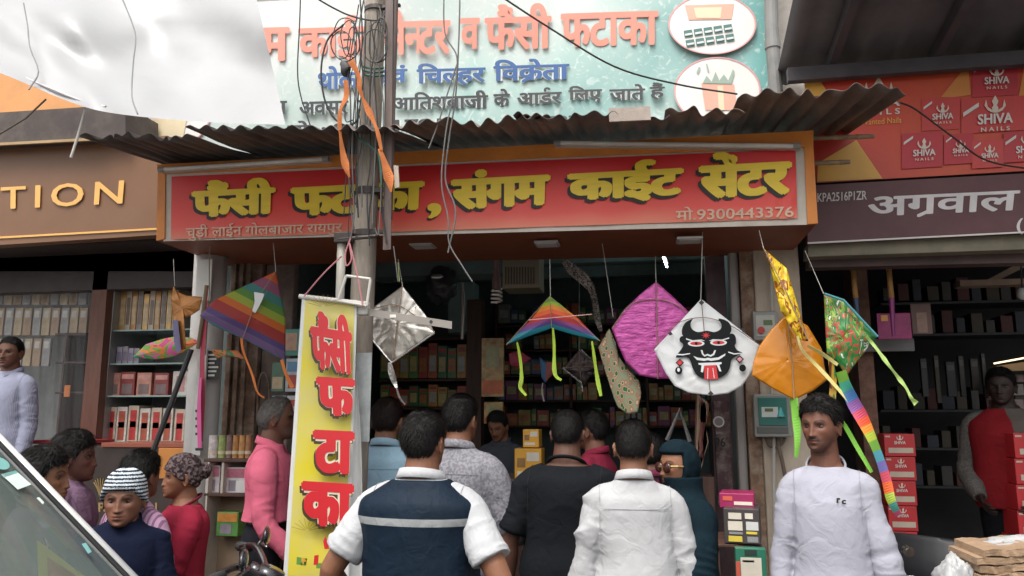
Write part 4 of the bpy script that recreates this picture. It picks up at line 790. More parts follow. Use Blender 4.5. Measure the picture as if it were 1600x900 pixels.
# right shop: orange banner, maroon fascia, dark roof, drain pipe
YR = 5.0
rb = thing('flex_banner', P(1430, 280, YR), 'orange and red banner printed with red nail cartons and yellow triangles at the right', 'banner')
m = ramp_mat('orange_red_print', [(0, (.60, .045, .03)), (.45, (.62, .085, .03)), (.75, (.58, .05, .035)), (1, (.50, .03, .04))], 0, .4, 'LINEAR', var=.2)
mb = MB(); v, f, uv = banner_grid([(1254, 109), (1760, 76), (1760, 258), (1276, 286)], YR, 10, 4, lambda u, t: 0); mb.add(v, f); mb.uv = uv; thicken(mb.build('flex_sheet', m, rb), .006)
ye = flex('amber_print', (.78, .42, .07)); rd = [flex('carton_red', (.50, .028, .04)), flex('carton_red_light', (.58, .05, .045)), flex('carton_red_dark', (.42, .018, .035))]; em = flex('emblem_cream', (.70, .60, .50)); wp = flex('white_print', (.70, .66, .62))

for tri, tm_ in (([(1256, 111), (1271, 110), (1297, 150), (1258, 150)], ye), ([(1277, 284), (1278, 255), (1338, 219), (1379, 279)], ye), ([(1517, 148), (1490, 152), (1470, 152), (1512, 100)], flex('amber_orange_print', (.66, .24, .05))), ([(1600, 104), (1592, 150), (1640, 150)], flex('amber_orange_print', (.66, .24, .05)))): flatp('triangle', [tri], YR - .008, tm_, rb)
def emblem(cx, cy, k, Y, par, m):
    flatp('emblem', [[(cx, cy - 12 * k), (cx + 4 * k, cy - 5 * k), (cx + 2 * k, cy), (cx + 4 * k, cy + 3 * k), (cx + 2.5 * k, cy + 9 * k), (cx - 2.5 * k, cy + 9 * k), (cx - 4 * k, cy + 3 * k), (cx - 2 * k, cy), (cx - 4 * k, cy - 5 * k)]] + [[(cx + sd * 11 * k, cy - 7 * k), (cx + sd * 13 * k, cy), (cx + sd * 9 * k, cy + 6 * k), (cx + sd * 3 * k, cy + 9 * k), (cx + sd * 3 * k, cy + 6 * k), (cx + sd * 9 * k, cy + 2 * k)] for sd in (1, -1)], Y, m, par)
def qp(x0, y0, x1, y1, Y, sl=.06): k = sl * (x1 - x0) / 2; return [P(x0, y0 + k, Y), P(x1, y0 - k, Y), P(x1, y1 - k, Y), P(x0, y1 + k, Y)]
for i, (x0, y0, x1, y1, c) in enumerate(((1519, 92, 1590, 150, 0), (1440, 153, 1500, 203, 1), (1502, 152, 1602, 206, 1), (1409, 207, 1473, 262, 0), (1475, 209, 1521, 256, 0), (1519, 218, 1568, 262, 1), (1568, 205, 1640, 252, 0), (1606, 96, 1700, 200, 2))):
    k = .03 * (x1 - x0); c_ = flatp('printed_carton', [[(x0, y0 + k), (x1, y0 - k), (x1, y1 - k), (x0, y1 + k)]], YR - .009 - i * .0012, rd[c], rb); cx, cy = (x0 + x1) / 2 + 3, (y0 + y1) / 2; s = (x1 - x0) / 62; Yp = YR - .0205
    emblem(cx, cy - 9 * s, .8 * s, Yp, c_, em); write('letters', 'SHIVA', qp(cx - 17 * s, cy - 1 * s, cx + 17 * s, cy + 9 * s, Yp), wp, c_, .03); write('small_letters', 'NAILS', qp(cx - 14 * s, cy + 12 * s, cx + 14 * s, cy + 16 * s, Yp), em, c_, .02, track=.25)
    flatp('corner_flash', [[(x0 + 3, y0 + 15 * s), (x0 + 17 * s, y0 + 5 * s), (x0 + 17 * s, y0 + 9 * s), (x0 + 3, y0 + 19 * s)]], Yp, wp, c_)
emblem(1373, 140, 1.75, YR - .01, rb, em); write('letters', 'SHIVA', qp(1330, 155, 1406, 168, YR - .01), wp, rb, .02); write('letters', 'NAILS', qp(1338, 171, 1406, 180, YR - .01), wp, rb, .02, track=.3); write('small_letters', 'Wanted Nails', qp(1345, 185, 1408, 194, YR - .01), ye, rb)
rf = thing('fascia_sign', P(1430, 375, 4.93), 'maroon fascia sign with white Devanagari name at the right', 'shop sign')
mb = MB(); px_slab(mb, [(1262, 290), (1760, 262), (1760, 355), (1262, 380)], 4.93, .06); mb.build('panel', mat('maroon_fascia', (.105, .035, .04), rough=.5, var=.15, dirt=.3, dcol=(.19, .09, .08), ds=2), rf)
mb = MB(); px_slab(mb, [(1262, 378.5), (1760, 353.5), (1760, 356), (1262, 381)], 4.92, .009); mb.build('bottom_strip', wp, rf)
fw = mat('fascia_white', (.68, .64, .64), rough=.5)
write('letters', 'अग्रवाल', [P(1356, 308, 4.93), P(1594, 297, 4.93), P(1590, 333, 4.93), P(1356, 343, 4.93)], fw, rf, .024); write('code_line', 'KPA2516P1ZR', [P(1277, 302, 4.93), P(1354, 298, 4.93), P(1354, 312, 4.93), P(1277, 316, 4.93)], fw, rf, .012); write('letters', '(', [P(1588, 342, 4.93), P(1598, 341, 4.93), P(1598, 366, 4.93), P(1588, 367, 4.93)], fw, rf, .02); write('letters', 'स्टील)', [P(1604, 338, 4.93), P(1660, 335, 4.93), P(1660, 362, 4.93), P(1604, 366, 4.93)], fw, rf, .02) if False else None
ar = thing('awning_roof', (P(1430, 60, 4.4).x, 4.4, P(1430, 100, 5).z), 'black sheet awning on angle rafters over the right shop', 'roof')
z0 = P(1430, 108, YR).z + .03; xw0 = P(1222, 120, YR).x
mb = MB(); n = 90; v = []
for j in range(6):
    for i in range(n): x = xw0 + (7 - xw0) * i / (n - 1); t = j / 5; v.append((x - .05 * t, 5.25 - 2.3 * t, z0 + .05 + .42 * t + .022 * math.sin(x * 30)))
mb.add(v, [(j * n + i, j * n + i + 1, (j + 1) * n + i + 1, (j + 1) * n + i) for j in range(5) for i in range(n - 1)]); thicken(mb.build('sheet', mat('sooty_sheet', (.13, .125, .135), rough=.65, var=.4, vs=3, dirt=.4, dcol=(.10, .09, .09)), ar, smooth=True), .004)
rm_ = mat('black_angle_iron', (.07, .062, .07), rough=.6, var=.3)
for x in (1290, 1452, 1600, 1790):
    X = P(x, 100, YR).x; mb = MB(); mb.hexa([(X, 5.2, z0 - .05), (X + .05, 5.2, z0 - .05), (X + .05, 2.97, z0 + .37), (X, 2.97, z0 + .37), (X, 5.2, z0 + .03), (X + .05, 5.2, z0 + .03), (X + .05, 2.97, z0 + .45), (X, 2.97, z0 + .45)]); mb.build('rafter', rm_, ar)
mb = MB(); mb.box((xw0 + .02, 4.9, z0 - .09), (7, 4.96, z0 + .0)); mb.box((xw0 + .02, 3.6, z0 + .24), (7, 3.65, z0 + .30)); mb.build('purlin', rm_, ar)
mb = MB(); mb.tube([P(1213, 150, 5.15), P(1206, 60, 5.15), P(1202, -120, 5.15)], .045, 14); a = P(1207, 70, 5.15); mb.tube([a + Vector((0, 0, -.03)), a + Vector((.0, 0, .03))], .052, 14); tag(mb.build('drain_pipe', mat('dirty_grey_pipe', (.22, .22, .21), rough=.6, var=.3, dirt=.5)), 'dirty grey drain pipe between the green banner and the black awning', 'pipe')

# white tarpaulin slung overhead at the left
def tarp_fn():
    low = catmull([(-420, -30, 0, 0), (-200, 40, 0, 0), (0, 114, 0, 0), (120, 163, 0, 0), (200, 180, 0, 0), (330, 191, 0, 0), (446, 195, 0, 0)], 10)[:, :2]; top = [(-420 + (384 - 10 + 420) * k / (len(low) - 1), -120) for k in range(len(low))]; rows = 22; v = []; uv = []
    for j in range(rows + 1):
        t = j / rows
        for i, (p, q) in enumerate(zip(low, top)):
            u = i / (len(low) - 1); x = p[0] + (q[0] - p[0]) * t; y = p[1] + (q[1] - p[1]) * t
            Y = 2.9 + .75 * t + .13 * math.sin(u * 9 + 1.5 * t) * math.sin(math.pi * min(1, t * 1.3)) - .10 * math.exp(-((u - .62) / .10) ** 2) * math.sin(math.pi * t) + .012 * math.sin(u * 31 + t * 11) + .11 * float(vnoise(np.array([[u * 5, t * 4, 2.5]]), 9)[0]) + .03 * float(vnoise(np.array([[u * 14, t * 9, 1.5]]), 3)[0])
            v.append(P(x, y, Y)[:]); uv.append((u, t))
    n = len(low); f = [(j * n + i, j * n + i + 1, (j + 1) * n + i + 1, (j + 1) * n + i) for j in range(rows) for i in range(n - 1)]; return v, f, uv
ta = thing('tarpaulin', P(200, 180, 2.9), 'bright white tarpaulin slung overhead with a doubled hem and hanging cords', 'tarpaulin')
tm = mat('white_tarpaulin', (.46, .465, .47), rough=.35, var=.06, vs=2, dirt=.25, dcol=(.30, .29, .28), ds=1.6, transl=.3, bump=.15, bs=9)
mb = MB(); v, f, uv = tarp_fn(); mb.add(v, f); mb.build('sheet', tm, ta, smooth=True)
mb = MB(); mb.tube([P(x, y, 2.80 + (190-y)*.0008) for x, y in ((-200, 31), (0, 106), (120, 155), (165, 167))], .006, 6, sub=6); mb.build('hem_rope', mat('grey_seam', (.45, .43, .43)), ta)
cord = mat('grey_cord', (.22, .22, .22), rough=.8)
for pts in (((37, 5), (43, 40), (47, 75), (60, 112), (45, 140)), ((192, 0), (206, 35), (212, 60), (208, 100), (206, 150), (215, 178))):
    mb = MB(); mb.tube([P(x, y, 2.72 + (190 - y) * .0015) for x, y in pts], .0035, 6, sub=4); mb.build('cord', cord, ta)
for pts, lab, c in (((( 72, 155), (40, 185), (-10, 215)), 'thin dark tie rope running down left from the tarpaulin hem', (.1, .08, .06)), (((133, 172), (122, 212), (111, 246)), 'pale plastic rod hanging from the tarpaulin hem over the brown sign', (.5, .47, .44))):
    mb = MB(); mb.tube([P(x, y, 2.93) for x, y in pts], .006 if c[0] > .3 else .004, 8); tag(mb.build('tie_rope' if c[0] < .3 else 'rod', mat('rope_%d' % (c[0] * 100), c)), lab, 'rope' if c[0] < .3 else 'rod')
# ------------------------------------------------------------------ pole, cables, hanging banner
pole = thing('utility_pole', (P(565, 470, 4.0).x, 4.0, 0), 'grey concrete utility pole wrapped in cables in front of the signboard', 'pole')
pc = mat('weathered_pole_concrete', (.37, .32, .265), rough=.9, var=.4, vs=5, bump=.9, bs=45, dirt=.7, dcol=(.12, .10, .085), ds=3, stretch=(2, 2, .35))
a, c = P(566, 470, 4.0), P(590, -60, 4.0); d = (c - a) / (c.z - a.z); foot = a - d * a.z
mb = MB(); mb.tube([foot, a, c, c + d * 2.5], [.078, .066, .060, .052], 28); mb.build('shaft', pc, pole, smooth=True)
for py, w in ((301, .020), (366, .016), (18, .012)):
    mb = MB(); k = P(575 - (py - 300) * .048, py, 4.0); mb.tube([k + Vector((0, 0, -w)), k + Vector((0, 0, w))], .072, 24); mb.box(k + Vector((.05, -.05, -w * .7)), k + Vector((.16, -.035, w * .7))); mb.build('clamp', mat('clamp_iron', (.07, .06, .055), rough=.5, metal=.5, var=.4), pole)
mb = MB(); a, c = P(613, -40, 3.95), P(609, 393, 3.95); e = a + (a - c) * .6
for k, (wx, wy) in enumerate((((.045), .006), ((.006), .045))): mb.hexa([c + Vector((-.022, -.05, 0)), c + Vector((-.022 + wx, -.05, 0)), c + Vector((-.022 + wx, -.05 + wy, 0)), c + Vector((-.022, -.05 + wy, 0)), e + Vector((-.022, -.05, 0)), e + Vector((-.022 + wx, -.05, 0)), e + Vector((-.022 + wx, -.05 + wy, 0)), e + Vector((-.022, -.05 + wy, 0))])
mb.tube([a + Vector((.03, -.02, .9)), c + Vector((.0, -.02, .18))], .017, 10); mb.build('angle_iron', mat('rusted_angle', (.12, .085, .075), rough=.7, var=.4, vs=5, dirt=.5, dcol=(.25, .2, .18), stretch=(3, 3, .5)), pole)
mb = MB(); mb.tube([P(534, 372, 3.93), P(531, 470, 3.93), P(529, 700, 3.93)], .024, 14); pp = mb.build('conduit', mat('pale_pvc', (.45, .43, .37), rough=.5, dirt=.4, var=.15), pole, smooth=True)
mb = MB(); k = P(538, 372, 3.92); mb.box(k + Vector((-.05, -.03, -.03)), k + Vector((.05, .03, .03)), bev=.006); mb.tube([P(530, 374, 3.9), P(588, 369, 3.9)], .012, 8); mb.build('junction_block', mat('clamp_iron', (.07, .06, .055)), pole)
blkc = mat('black_cable', (.022, .022, .022), rough=.5); gryc = mat('grey_cable', (.12, .115, .11), rough=.6); grn = mat('green_cable', (.04, .16, .12), rough=.5)
def cable(pts, Y, r, m, label, name='cable', sub=7, group=None, cat='cable'):
    Ys = Y if hasattr(Y, '__len__') else [Y] * len(pts); mb = MB(); mb.tube([P(x, y, q) for (x, y), q in zip(pts, Ys)], r, 7, sub=sub); return tag(mb.build(name, m), label, cat, group)
cable([(770, -14), (856, 42), (960, 104), (1060, 132), (1152, 147)], [4.2, 4.4, 4.6, 4.8, 4.9], .006, blkc, 'long black cable sagging across the green banner to the tin roof')
cable([(1406, 160), (1432, 172), (1490, 215), (1545, 252), (1640, 268)], [4.3, 4.4, 4.5, 4.6, 4.7], .005, blkc, 'black cable running from the tin roof corner across the red cartons banner')
cable([(700, 395), (712, 330), (696, 280), (702, 215), (712, 150), (717, 60), (719, -30)], 3.8, .0045, gryc, 'pair of grey wires hanging in front of the comma of the signboard, left one')
cable([(738, 440), (722, 415), (702, 380), (700, 340), (690, 285), (697, 205), (708, 150), (714, 90), (695, 50), (694, -30)], 3.78, .004, gryc, 'grey wire bulging left over the signboard and ending under its bottom')
cable([(470, -20), (468, 40), (465, 110), (470, 150), (486, 200)], 4.1, .004, blkc, 'thin black wire dropping over the pale banner left of the pole')
cable([(486, -8), (520, 12), (552, 26), (590, 32), (607, 18)], [3.8, 3.86, 3.9, 3.9, 3.95], .005, blkc, 'black cable coming from upper left to the pole top')
cable([(670, 232), (684, 195), (698, 150), (714, 100)], 3.8, .004, gryc, 'short grey wire slanting across the tin roof')
cable([(622, 410), (624, 440)], 4.2, .003, mat('lime_string', (.4, .5, .15)), 'short green string above the silver kite', 'string', 0, None, 'string')
for k, (cx, cy, rx, ry) in enumerate(((540, 62, 22, 34), (545, 60, 12, 28), (552, 66, 9, 24), (533, 70, 15, 22), (590, 66, 14, 32), (596, 62, 10, 34), (586, 72, 18, 26))):
    n = 22; ph = k * 1.3; cable([(cx + rx * math.cos(ph + t) * (1 + .1 * math.sin(3 * t + k)), cy + ry * math.sin(ph + t)) for t in [2 * math.pi * i / n * 1.06 for i in range(n)]], 3.86 - .007 * k, .0031, blkc, 'black cable coiled in a loop on the utility pole', 'cable_coil', 2, 'coils of black cable on the pole')
cable([(537, 38), (512, 62), (502, 105), (506, 150), (520, 182), (540, 196), (556, 190), (562, 170)], 3.84, .0055, blkc, 'large black cable loop swinging left of the pole over the pale banner')
cable([(548, 190), (560, 215), (580, 230), (592, 245), (596, 290)], 3.86, .005, grn, 'green wire crossing the pole below its orange ribbons')
for k, pts in enumerate((((552, 40), (556, 120), (550, 230), (553, 330), (548, 372)), ((562, -10), (566, 60), (560, 140), (556, 260), (560, 340)), ((545, 110), (548, 180), (545, 260), (549, 330), (555, 365)), ((600, 240), (597, 300), (598, 340), (604, 380)), ((570, -10), (561, 50), (567, 120), (572, 210)))):
    cable(pts, 3.85 + .012 * k, .0045, blkc if k % 2 else gryc, 'thin cable running down along the concrete pole', 'cable', 6, 'cables running down the pole')
cable([(615, 385), (617, 400), (622, 440)], 3.9, .003, gryc, 'loose wire end below the iron angle')

rg = random.Random(5)
for k in range(9):
    x0 = rg.uniform(546, 602); ys = [rg.uniform(-20, 60) + i * rg.uniform(55, 75) for i in range(6)]; cable([(x0 - (y - 60) * .045 + rg.uniform(-7, 7), y) for y in sorted(ys)], 3.84 + rg.uniform(0, .03), rg.uniform(.0022, .004), blkc if k % 3 else gryc, 'thin cable running down along the concrete pole', 'cable', 5, 'cables running down the pole')
mb = MB(); k = P(540, 108, 3.86); mb.ell(k, (.028, .026, .05), 16, 14); mb.v = [tuple(np.array(q) + .018 * np.array([float(vnoise(np.array([q]) * 25, s)[0]) for s in (1, 2, 3)])) for q in mb.v]; tag(mb.build('cable_joint', mat('black_tape', (.03, .028, .028), rough=.6)), 'taped black cable joint on the left of the pole', 'cable joint')
mb = MB()
for py in (104, 110, 116): mb.tube([P(567, py, 3.92), P(583, py + 3, 3.91), P(600, py + 2, 3.94)], .006, 7, sub=4)
tag(mb.build('cable_wrap', grn), 'green wire wrapped round the pole above the signboard', 'cable')
def ribbon(name, pts, Y, w, m, label=None, parent=None, cat='ribbon', group=None, twist=1.0, seed=1, th=.0012, stops=None):
    q = catmull([(x, y, 0, 0) for x, y in pts], 8)[:, :2]; v = []; uv = []; n = len(q); L_ = np.concatenate([[0], np.cumsum(np.hypot(*np.diff(q, axis=0).T))]); L_ /= L_[-1]
    ws = w if hasattr(w, '__len__') else [w, w]
    for i, (x, y) in enumerate(q):
        a = q[min(i + 1, n - 1)] - q[max(i - 1, 0)]; a = a / (np.hypot(*a) + 1e-9); nx, ny = -a[1], a[0]; t = math.sin(i * twist / 8 + seed) * .7; ww = np.interp(L_[i], np.linspace(0, 1, len(ws)), ws) / 2
        for sd in (-1, 1): v.append(P(x + nx * ww * sd * math.cos(t), y + ny * ww * sd * math.cos(t), Y + sd * ww * .004 * math.sin(t))[:]); uv.append(((sd + 1) / 2, L_[i]))
    mb = MB(); mb.add(v, [(2 * i, 2 * i + 1, 2 * i + 3, 2 * i + 2) for i in range(n - 1)]); mb.uv = uv; o = mb.build(name, m, parent, smooth=False, recalc=False); thicken(o, th)
    return tag(o, label, cat, group) if parent is None else o
orc = mat('faded_orange_cloth', (.62, .20, .06), rough=.85, var=.25, vs=8, transl=.25, bump=.3, bs=30)
for pts, w, lab in (([(548, 95), (560, 118), (562, 140), (572, 165), (588, 200), (596, 235)], (11, 7, 10, 4, 11, 5, 9, 5), 'orange cloth streamer tied to the pole, upper right one'), ([(540, 125), (541, 150), (532, 172), (531, 200), (535, 235), (541, 262), (546, 277)], (7, 11, 4, 8, 5, 10, 13, 3), 'long faded orange streamer left of the pole ending in a point'), ([(593, 232), (601, 255), (608, 280), (611, 300)], (7, 12, 17, 3), 'orange streamer tip hanging right of the pole over the red signboard')): ribbon('cloth_streamer', pts, 3.78, w, orc, lab, seed=len(pts), twist=1.1)
mb = MB(); px_slab(mb, [(615, 258), (622, 259), (624, 292), (617, 294)], 3.88, .01); tag(mb.build('wood_strip', mat('pale_wood_strip', (.5, .42, .33), rough=.8)), 'small pale strip wedged beside the iron angle', 'strip')

# white square bracket and long perforated bar on the pole
bk = thing('bracket', P(560, 510, 3.85), 'white square wire bracket holding the yellow banner rod on the pole', 'bracket')
mb = MB(); wbr = mat('dull_white_paint', (.62, .60, .55), rough=.5, dirt=.35)
fr = [(541, 431), (579, 436), (573, 478), (528, 470)]
for i in range(4): mb.tube([P(*fr[i], 3.78), P(*fr[(i + 1) % 4], 3.78)], .008, 8)
mb.build('frame', wbr, bk); mb = MB(); mb.box(P(556, 492, 3.82), P(574, 470, 3.82) + Vector((0, .05, 0)), bev=.008); mb.build('socket', wbr, bk)
mb = MB(); mb.tube([P(468, 463, 3.80), P(572, 475, 3.80)], .013, 12); mb.build('rod', wbr, bk)
for k, pts in enumerate((((548, 372), (540, 395), (541, 415), (549, 405), (546, 380), (556, 420), (567, 478)), ((534, 400), (505, 428), (475, 463)))):
    mb = MB(); mb.tube([P(x, y, 3.77) for x, y in pts], .004, 6, sub=5); mb.build('tie_cord', mat('pink_cord', (.55, .22, .24), rough=.8), bk)
pb = thing('perforated_bar', P(580, 492, 3.84), 'flat metal bar with a hole jutting right from the pole across the silver kite', 'bar')
mb = MB(); a, c = P(572, 487, 3.84), P(706, 508, 3.70); u = Vector((0, 0, .5)); h = .019; mb.hexa([a - u * h * 2, c - u * h * 2, c - u * h * 2 + Vector((0, .006, 0)), a - u * h * 2 + Vector((0, .006, 0)), a + u * h * 2, c + u * h * 2, c + u * h * 2 + Vector((0, .006, 0)), a + u * h * 2 + Vector((0, .006, 0))]); mb.build('bar', mat('grey_galvanised', (.33, .30, .27), rough=.45, metal=.4, var=.25, dirt=.4), pb)
mb = MB(); k = a.lerp(c, .77); mb.tube([k + Vector((0, -.003, 0)), k + Vector((0, .0, 0))], .009, 14); mb.build('hole', blkc, pb); mb = MB(); k = a.lerp(c, .34); mb.box(k + Vector((-.022, -.003, -.008)), k + Vector((.022, .0, .008))); mb.build('slot', mat('slot_light', (.7, .68, .62)), pb)

vb = thing('hanging_banner', P(500, 900, 3.8), 'tall narrow yellow flex banner with red stacked Devanagari letters hanging in front of the pole', 'banner')
YV = 3.8
def yellow_mat():
    m = mat('yellow_flex', (.66, .56, .03), rough=.4, var=.06, vs=2); nt, b_, N, L = nodes(m); tc = N('ShaderNodeTexCoord'); sp = N('ShaderNodeSeparateXYZ'); L(tc.outputs['UV'], sp.inputs[0])
    n = N('ShaderNodeTexNoise'); n.inputs['Scale'].default_value = 2.6; n.inputs['Detail'].default_value = 7; L(tc.outputs['Object'], n.inputs[0]); r = N('ShaderNodeValToRGB'); cr = r.color_ramp; cr.elements[0].position = .36; cr.elements[0].color = (.72, .60, .02, 1); cr.elements[1].position = .72; cr.elements[1].color = (.62, .56, .24, 1); L(n.outputs[0], r.inputs[0]); L(r.outputs[0], b_.inputs['Base Color']); return m
E1 = lambda y: 556 + (y - 469) * (-.027); E0 = lambda y: 472 - (y - 463) * .068
def vdep(u, t): return .02 * math.sin(u * 3.1) - .05 * t + .10 * max(0, u - .82) ** 1.3 * (1 + 2 * t)
mb = MB(); v, f, uv = banner_grid([(E0(463), 463), (E1(469) + 2, 469), (E1(960) + 2, 960), (E0(960), 960)], YV, 30, 60, vdep); mb.add(v, f); thicken(mb.build('flex_border', flex('banner_white', (.72, .72, .70), dirt=.15), vb, smooth=True), .001)
mb = MB(); v, f, uv = banner_grid([(E0(468) + 5.5, 469), (E1(474) - 2, 474), (E1(960) - 2, 960), (E0(960) + 7, 960)], YV - .004, 30, 60, vdep); mb.add(v, f); mb.uv = uv; mb.build('yellow_flex', yellow_mat(), vb, smooth=True)
mb = MB(); rows = 24; v = []
for j in range(rows + 1):
    t = j / rows; y = 560 + t * 400; w = 17 * math.sin(min(1, t * 1.7) * math.pi / 2)
    for i in range(7): u = i / 6; v.append(P(E1(y) + 1 + w * u + (12 * max(0, t - .5)) * u, y, YV + vdep(1, (y - 463) / 500) + .02 + .05 * math.sin(u * 2.6))[:])
mb.add(v, [(j * 7 + i, j * 7 + i + 1, (j + 1) * 7 + i + 1, (j + 1) * 7 + i) for j in range(rows) for i in range(6)]); thicken(mb.build('curled_edge', flex('banner_white', (.72, .72, .70)), vb, smooth=True), .001)
redp = flex('banner_red', (.60, .022, .03), dirt=.1); shad = flex('soft_black_print', (.06, .045, .02))
for s, q in (('फैंसी', ((484, 484), (549, 494), (553, 588), (488, 576))), ('फ', ((494, 588), (555, 592), (556, 652), (496, 648))), ('टा', ((489, 671), (555, 674), (553, 742), (491, 738))), ('का', ((471, 751), (554, 756), (552, 826), (473, 820)))):
    Yq = YV - .052 - .05 * ((q[0][1] - 463) / 500); Q = [P(x, y, Yq) for x, y in q]
    write('letter_shadow', s, [p + Vector((-.010, 0, -.014)) for p in Q], shad, vb, .09, lift=.0, depth=0); write('letter_outline', s, Q, flex('cream_outline', (.75, .66, .5)), vb, .088, lift=.002); write('letters', s, Q, redp, vb, .056, lift=.004)
for nm, pts, m in (('printed_cracker', [(464, 870), (480, 873), (478, 884), (463, 882)], flex('leaf_print', (.12, .30, .06))), ('printed_cracker', [(491, 868), (498, 867), (497, 882), (490, 883)], flex('banner_red', (.6, .02, .03))), ('printed_cracker', [(494, 880), (513, 880), (513, 889), (494, 888)], flex('leaf_print', (.12, .3, .06))), ('printed_rocket', [(505, 846), (508, 838), (513, 846), (514, 858), (507, 858)], flex('banner_red', (.6, .02, .03))), ('printed_cracker', [(471, 872), (480, 873), (479, 884), (470, 883)], flex('amber_print', (.78, .42, .07)))): flatp(nm, [pts], YV - .113, m, vb)
for x0, y0, n in ((505, 480, 9), (480, 830, 8)):
    mb = MB()
    for k in range(n): t = R(200 + 140 * k / (n - 1)); mb.tube([P(x0 + 4 * math.cos(t), y0 + 4 * math.sin(t), YV - .05), P(x0 + 26 * math.cos(t), y0 + 20 * math.sin(t), YV - .05)], .0012, 4)
    mb.build('printed_spark', flex('olive_print', (.32, .24, .02)), vb)
mb = MB(); px_slab(mb, [(556, 552), (581, 551), (577, 690), (556, 690)], 3.915, .002); tag(mb.build('poster', mat('pale_torn_poster', (.42, .45, .44), rough=.7, var=.3, vs=9, dirt=.6, dcol=(.18, .19, .19), ds=6)), 'pale torn poster glued to the pole beside the yellow banner', 'poster')

# ------------------------------------------------------------------ kites
stick = mat('bamboo_stick', (.30, .20, .12), rough=.6); thr = mat('pale_thread', (.55, .53, .48)); black_tape = mat('black_paper', (.025, .025, .028), rough=.5)
def kite(name_pts, Y, m, label, sticks=(), strings=(), bulge=.012, wr=.002, radial=0.0, tilt=None, center=None, seed=1, ws=6, group='kites hanging under the signboard', sm=stick, sr=.003):
    p = [P(x, y, Y) for x, y in name_pts]; c = sum(p, Vector()) / len(p); k = thing('kite', (c.x, c.y, min(q.z for q in p)), label, 'kite', group)
    v, f, uv = sheet_px(name_pts, Y, 16, 132, bulge, wr, ws, seed, tilt, center, radial); mb = MB(); mb.add(v, f); mb.uv = uv; o = mb.build('sail', m, k, smooth=True); thicken(o, .0012)
    for s in sticks: mb = MB(); mb.tube([P(x, y, Y - bulge - .006 + (tilt[0] * (x - (center or np.mean(name_pts, 0))[0]) + tilt[1] * (y - (center or np.mean(name_pts, 0))[1]) if tilt else 0)) for x, y in s], sr, 6, sub=5 if len(s) > 2 else 0); mb.build('spar', sm, k)
    for s in strings: mb = MB(); mb.tube([P(x, y, q) for x, y, q in s], .0018, 5); mb.build('string', thr, k)
    return k
RB = [('#e87f4a', 0), ('#b4708f', .14), ('#5fa39c', .27), ('#78ac5a', .38), ('#bccb58', .47), ('#e88a45', .57), ('#c65450', .66), ('#7a68a0', .79), ('#9a7fae', .86), ('#6fb0b8', .95)]
def band_mat(name, cols, vec, off, n=1, warp=0, rough=.5, transl=.35):
    """stripes of coloured cloth: position along a direction of the UV map"""
    m = bpy.data.materials.new(name); m.use_nodes = True; nt, b, N, L = nodes(m); tc = N('ShaderNodeTexCoord'); d = N('ShaderNodeVectorMath'); d.operation = 'DOT_PRODUCT'; d.inputs[1].default_value = (*vec, 0); L(tc.outputs['UV'], d.inputs[0]); f = d.outputs['Value']
    if warp:  # chevron: folds about u = .5
        sp = N('ShaderNodeSeparateXYZ'); L(tc.outputs['UV'], sp.inputs[0]); a = N('ShaderNodeMath'); a.operation = 'SUBTRACT'; a.inputs[1].default_value = .48; L(sp.outputs[0], a.inputs[0]); a2 = N('ShaderNodeMath'); a2.operation = 'ABSOLUTE'; L(a.outputs[0], a2.inputs[0]); a3 = N('ShaderNodeMath'); a3.operation = 'MULTIPLY_ADD'; a3.inputs[1].default_value = warp; L(a2.outputs[0], a3.inputs[0]); L(f, a3.inputs[2]); f = a3.outputs[0]
    o = N('ShaderNodeMath'); o.operation = 'ADD'; o.inputs[1].default_value = off; L(f, o.inputs[0]); r = N('ShaderNodeValToRGB'); cr = r.color_ramp; cr.interpolation = 'CONSTANT'
    while len(cr.elements) < len(cols): cr.elements.new(.5)
    for e, (c, p) in zip(cr.elements, cols): e.position = p; e.color = (*C3(c), 1)
    L(o.outputs[0], r.inputs[0]); L(r.outputs[0], b.inputs['Base Color']); b.inputs['Roughness'].default_value = rough; t = N('ShaderNodeBsdfTranslucent'); L(r.outputs[0], t.inputs[0]); mx = N('ShaderNodeMixShader'); mx.inputs[0].default_value = transl; L(b.outputs[0], mx.inputs[1]); L(t.outputs[0], mx.inputs[2]); L(mx.outputs[0], nt.nodes['Material Output'].inputs[0]); return m
# large rainbow delta, left: apex at uv (.9,1); bands run parallel to its trailing edge
k1 = kite([(431, 424), (335, 469), (312, 493), (332, 508), (379, 529), (440, 561), (446, 569), (446, 497)], 4.35, band_mat('rainbow_cloth', RB, (-.498, -1.053), 1.5, transl=.55), 'large rainbow striped delta kite with orange tails left of the yellow banner', [[(431, 424), (402, 470), (379, 529)]], [[(431, 424, 4.35), (427, 380, 4.5)]], .03, .006, center=(400, 500), tilt=(.002, 0))
for pts, w in (([(377, 524), (380, 548), (394, 585), (402, 612), (413, 622)], (6, 4, 3, 4, 3)), ([(440, 562), (446, 582), (457, 606)], (6, 6, 7))): ribbon('tail', pts, 4.33, w, mat('orange_ribbon', (.75, .22, .05), rough=.6, transl=.2), parent=k1)
mb = MB(); px_slab(mb, [(397, 456), (413, 459), (410, 468), (404, 480), (399, 489), (394, 486), (398, 472)], 4.295, .004); mb.build('clear_tag', mat('clear_bag', (.62, .62, .62), rough=.25), k1)
foil = lambda n, c, r=.28, bs=12: mat(n, c, rough=r, var=.18, vs=14, metal=.75, bump=.9, bs=bs)
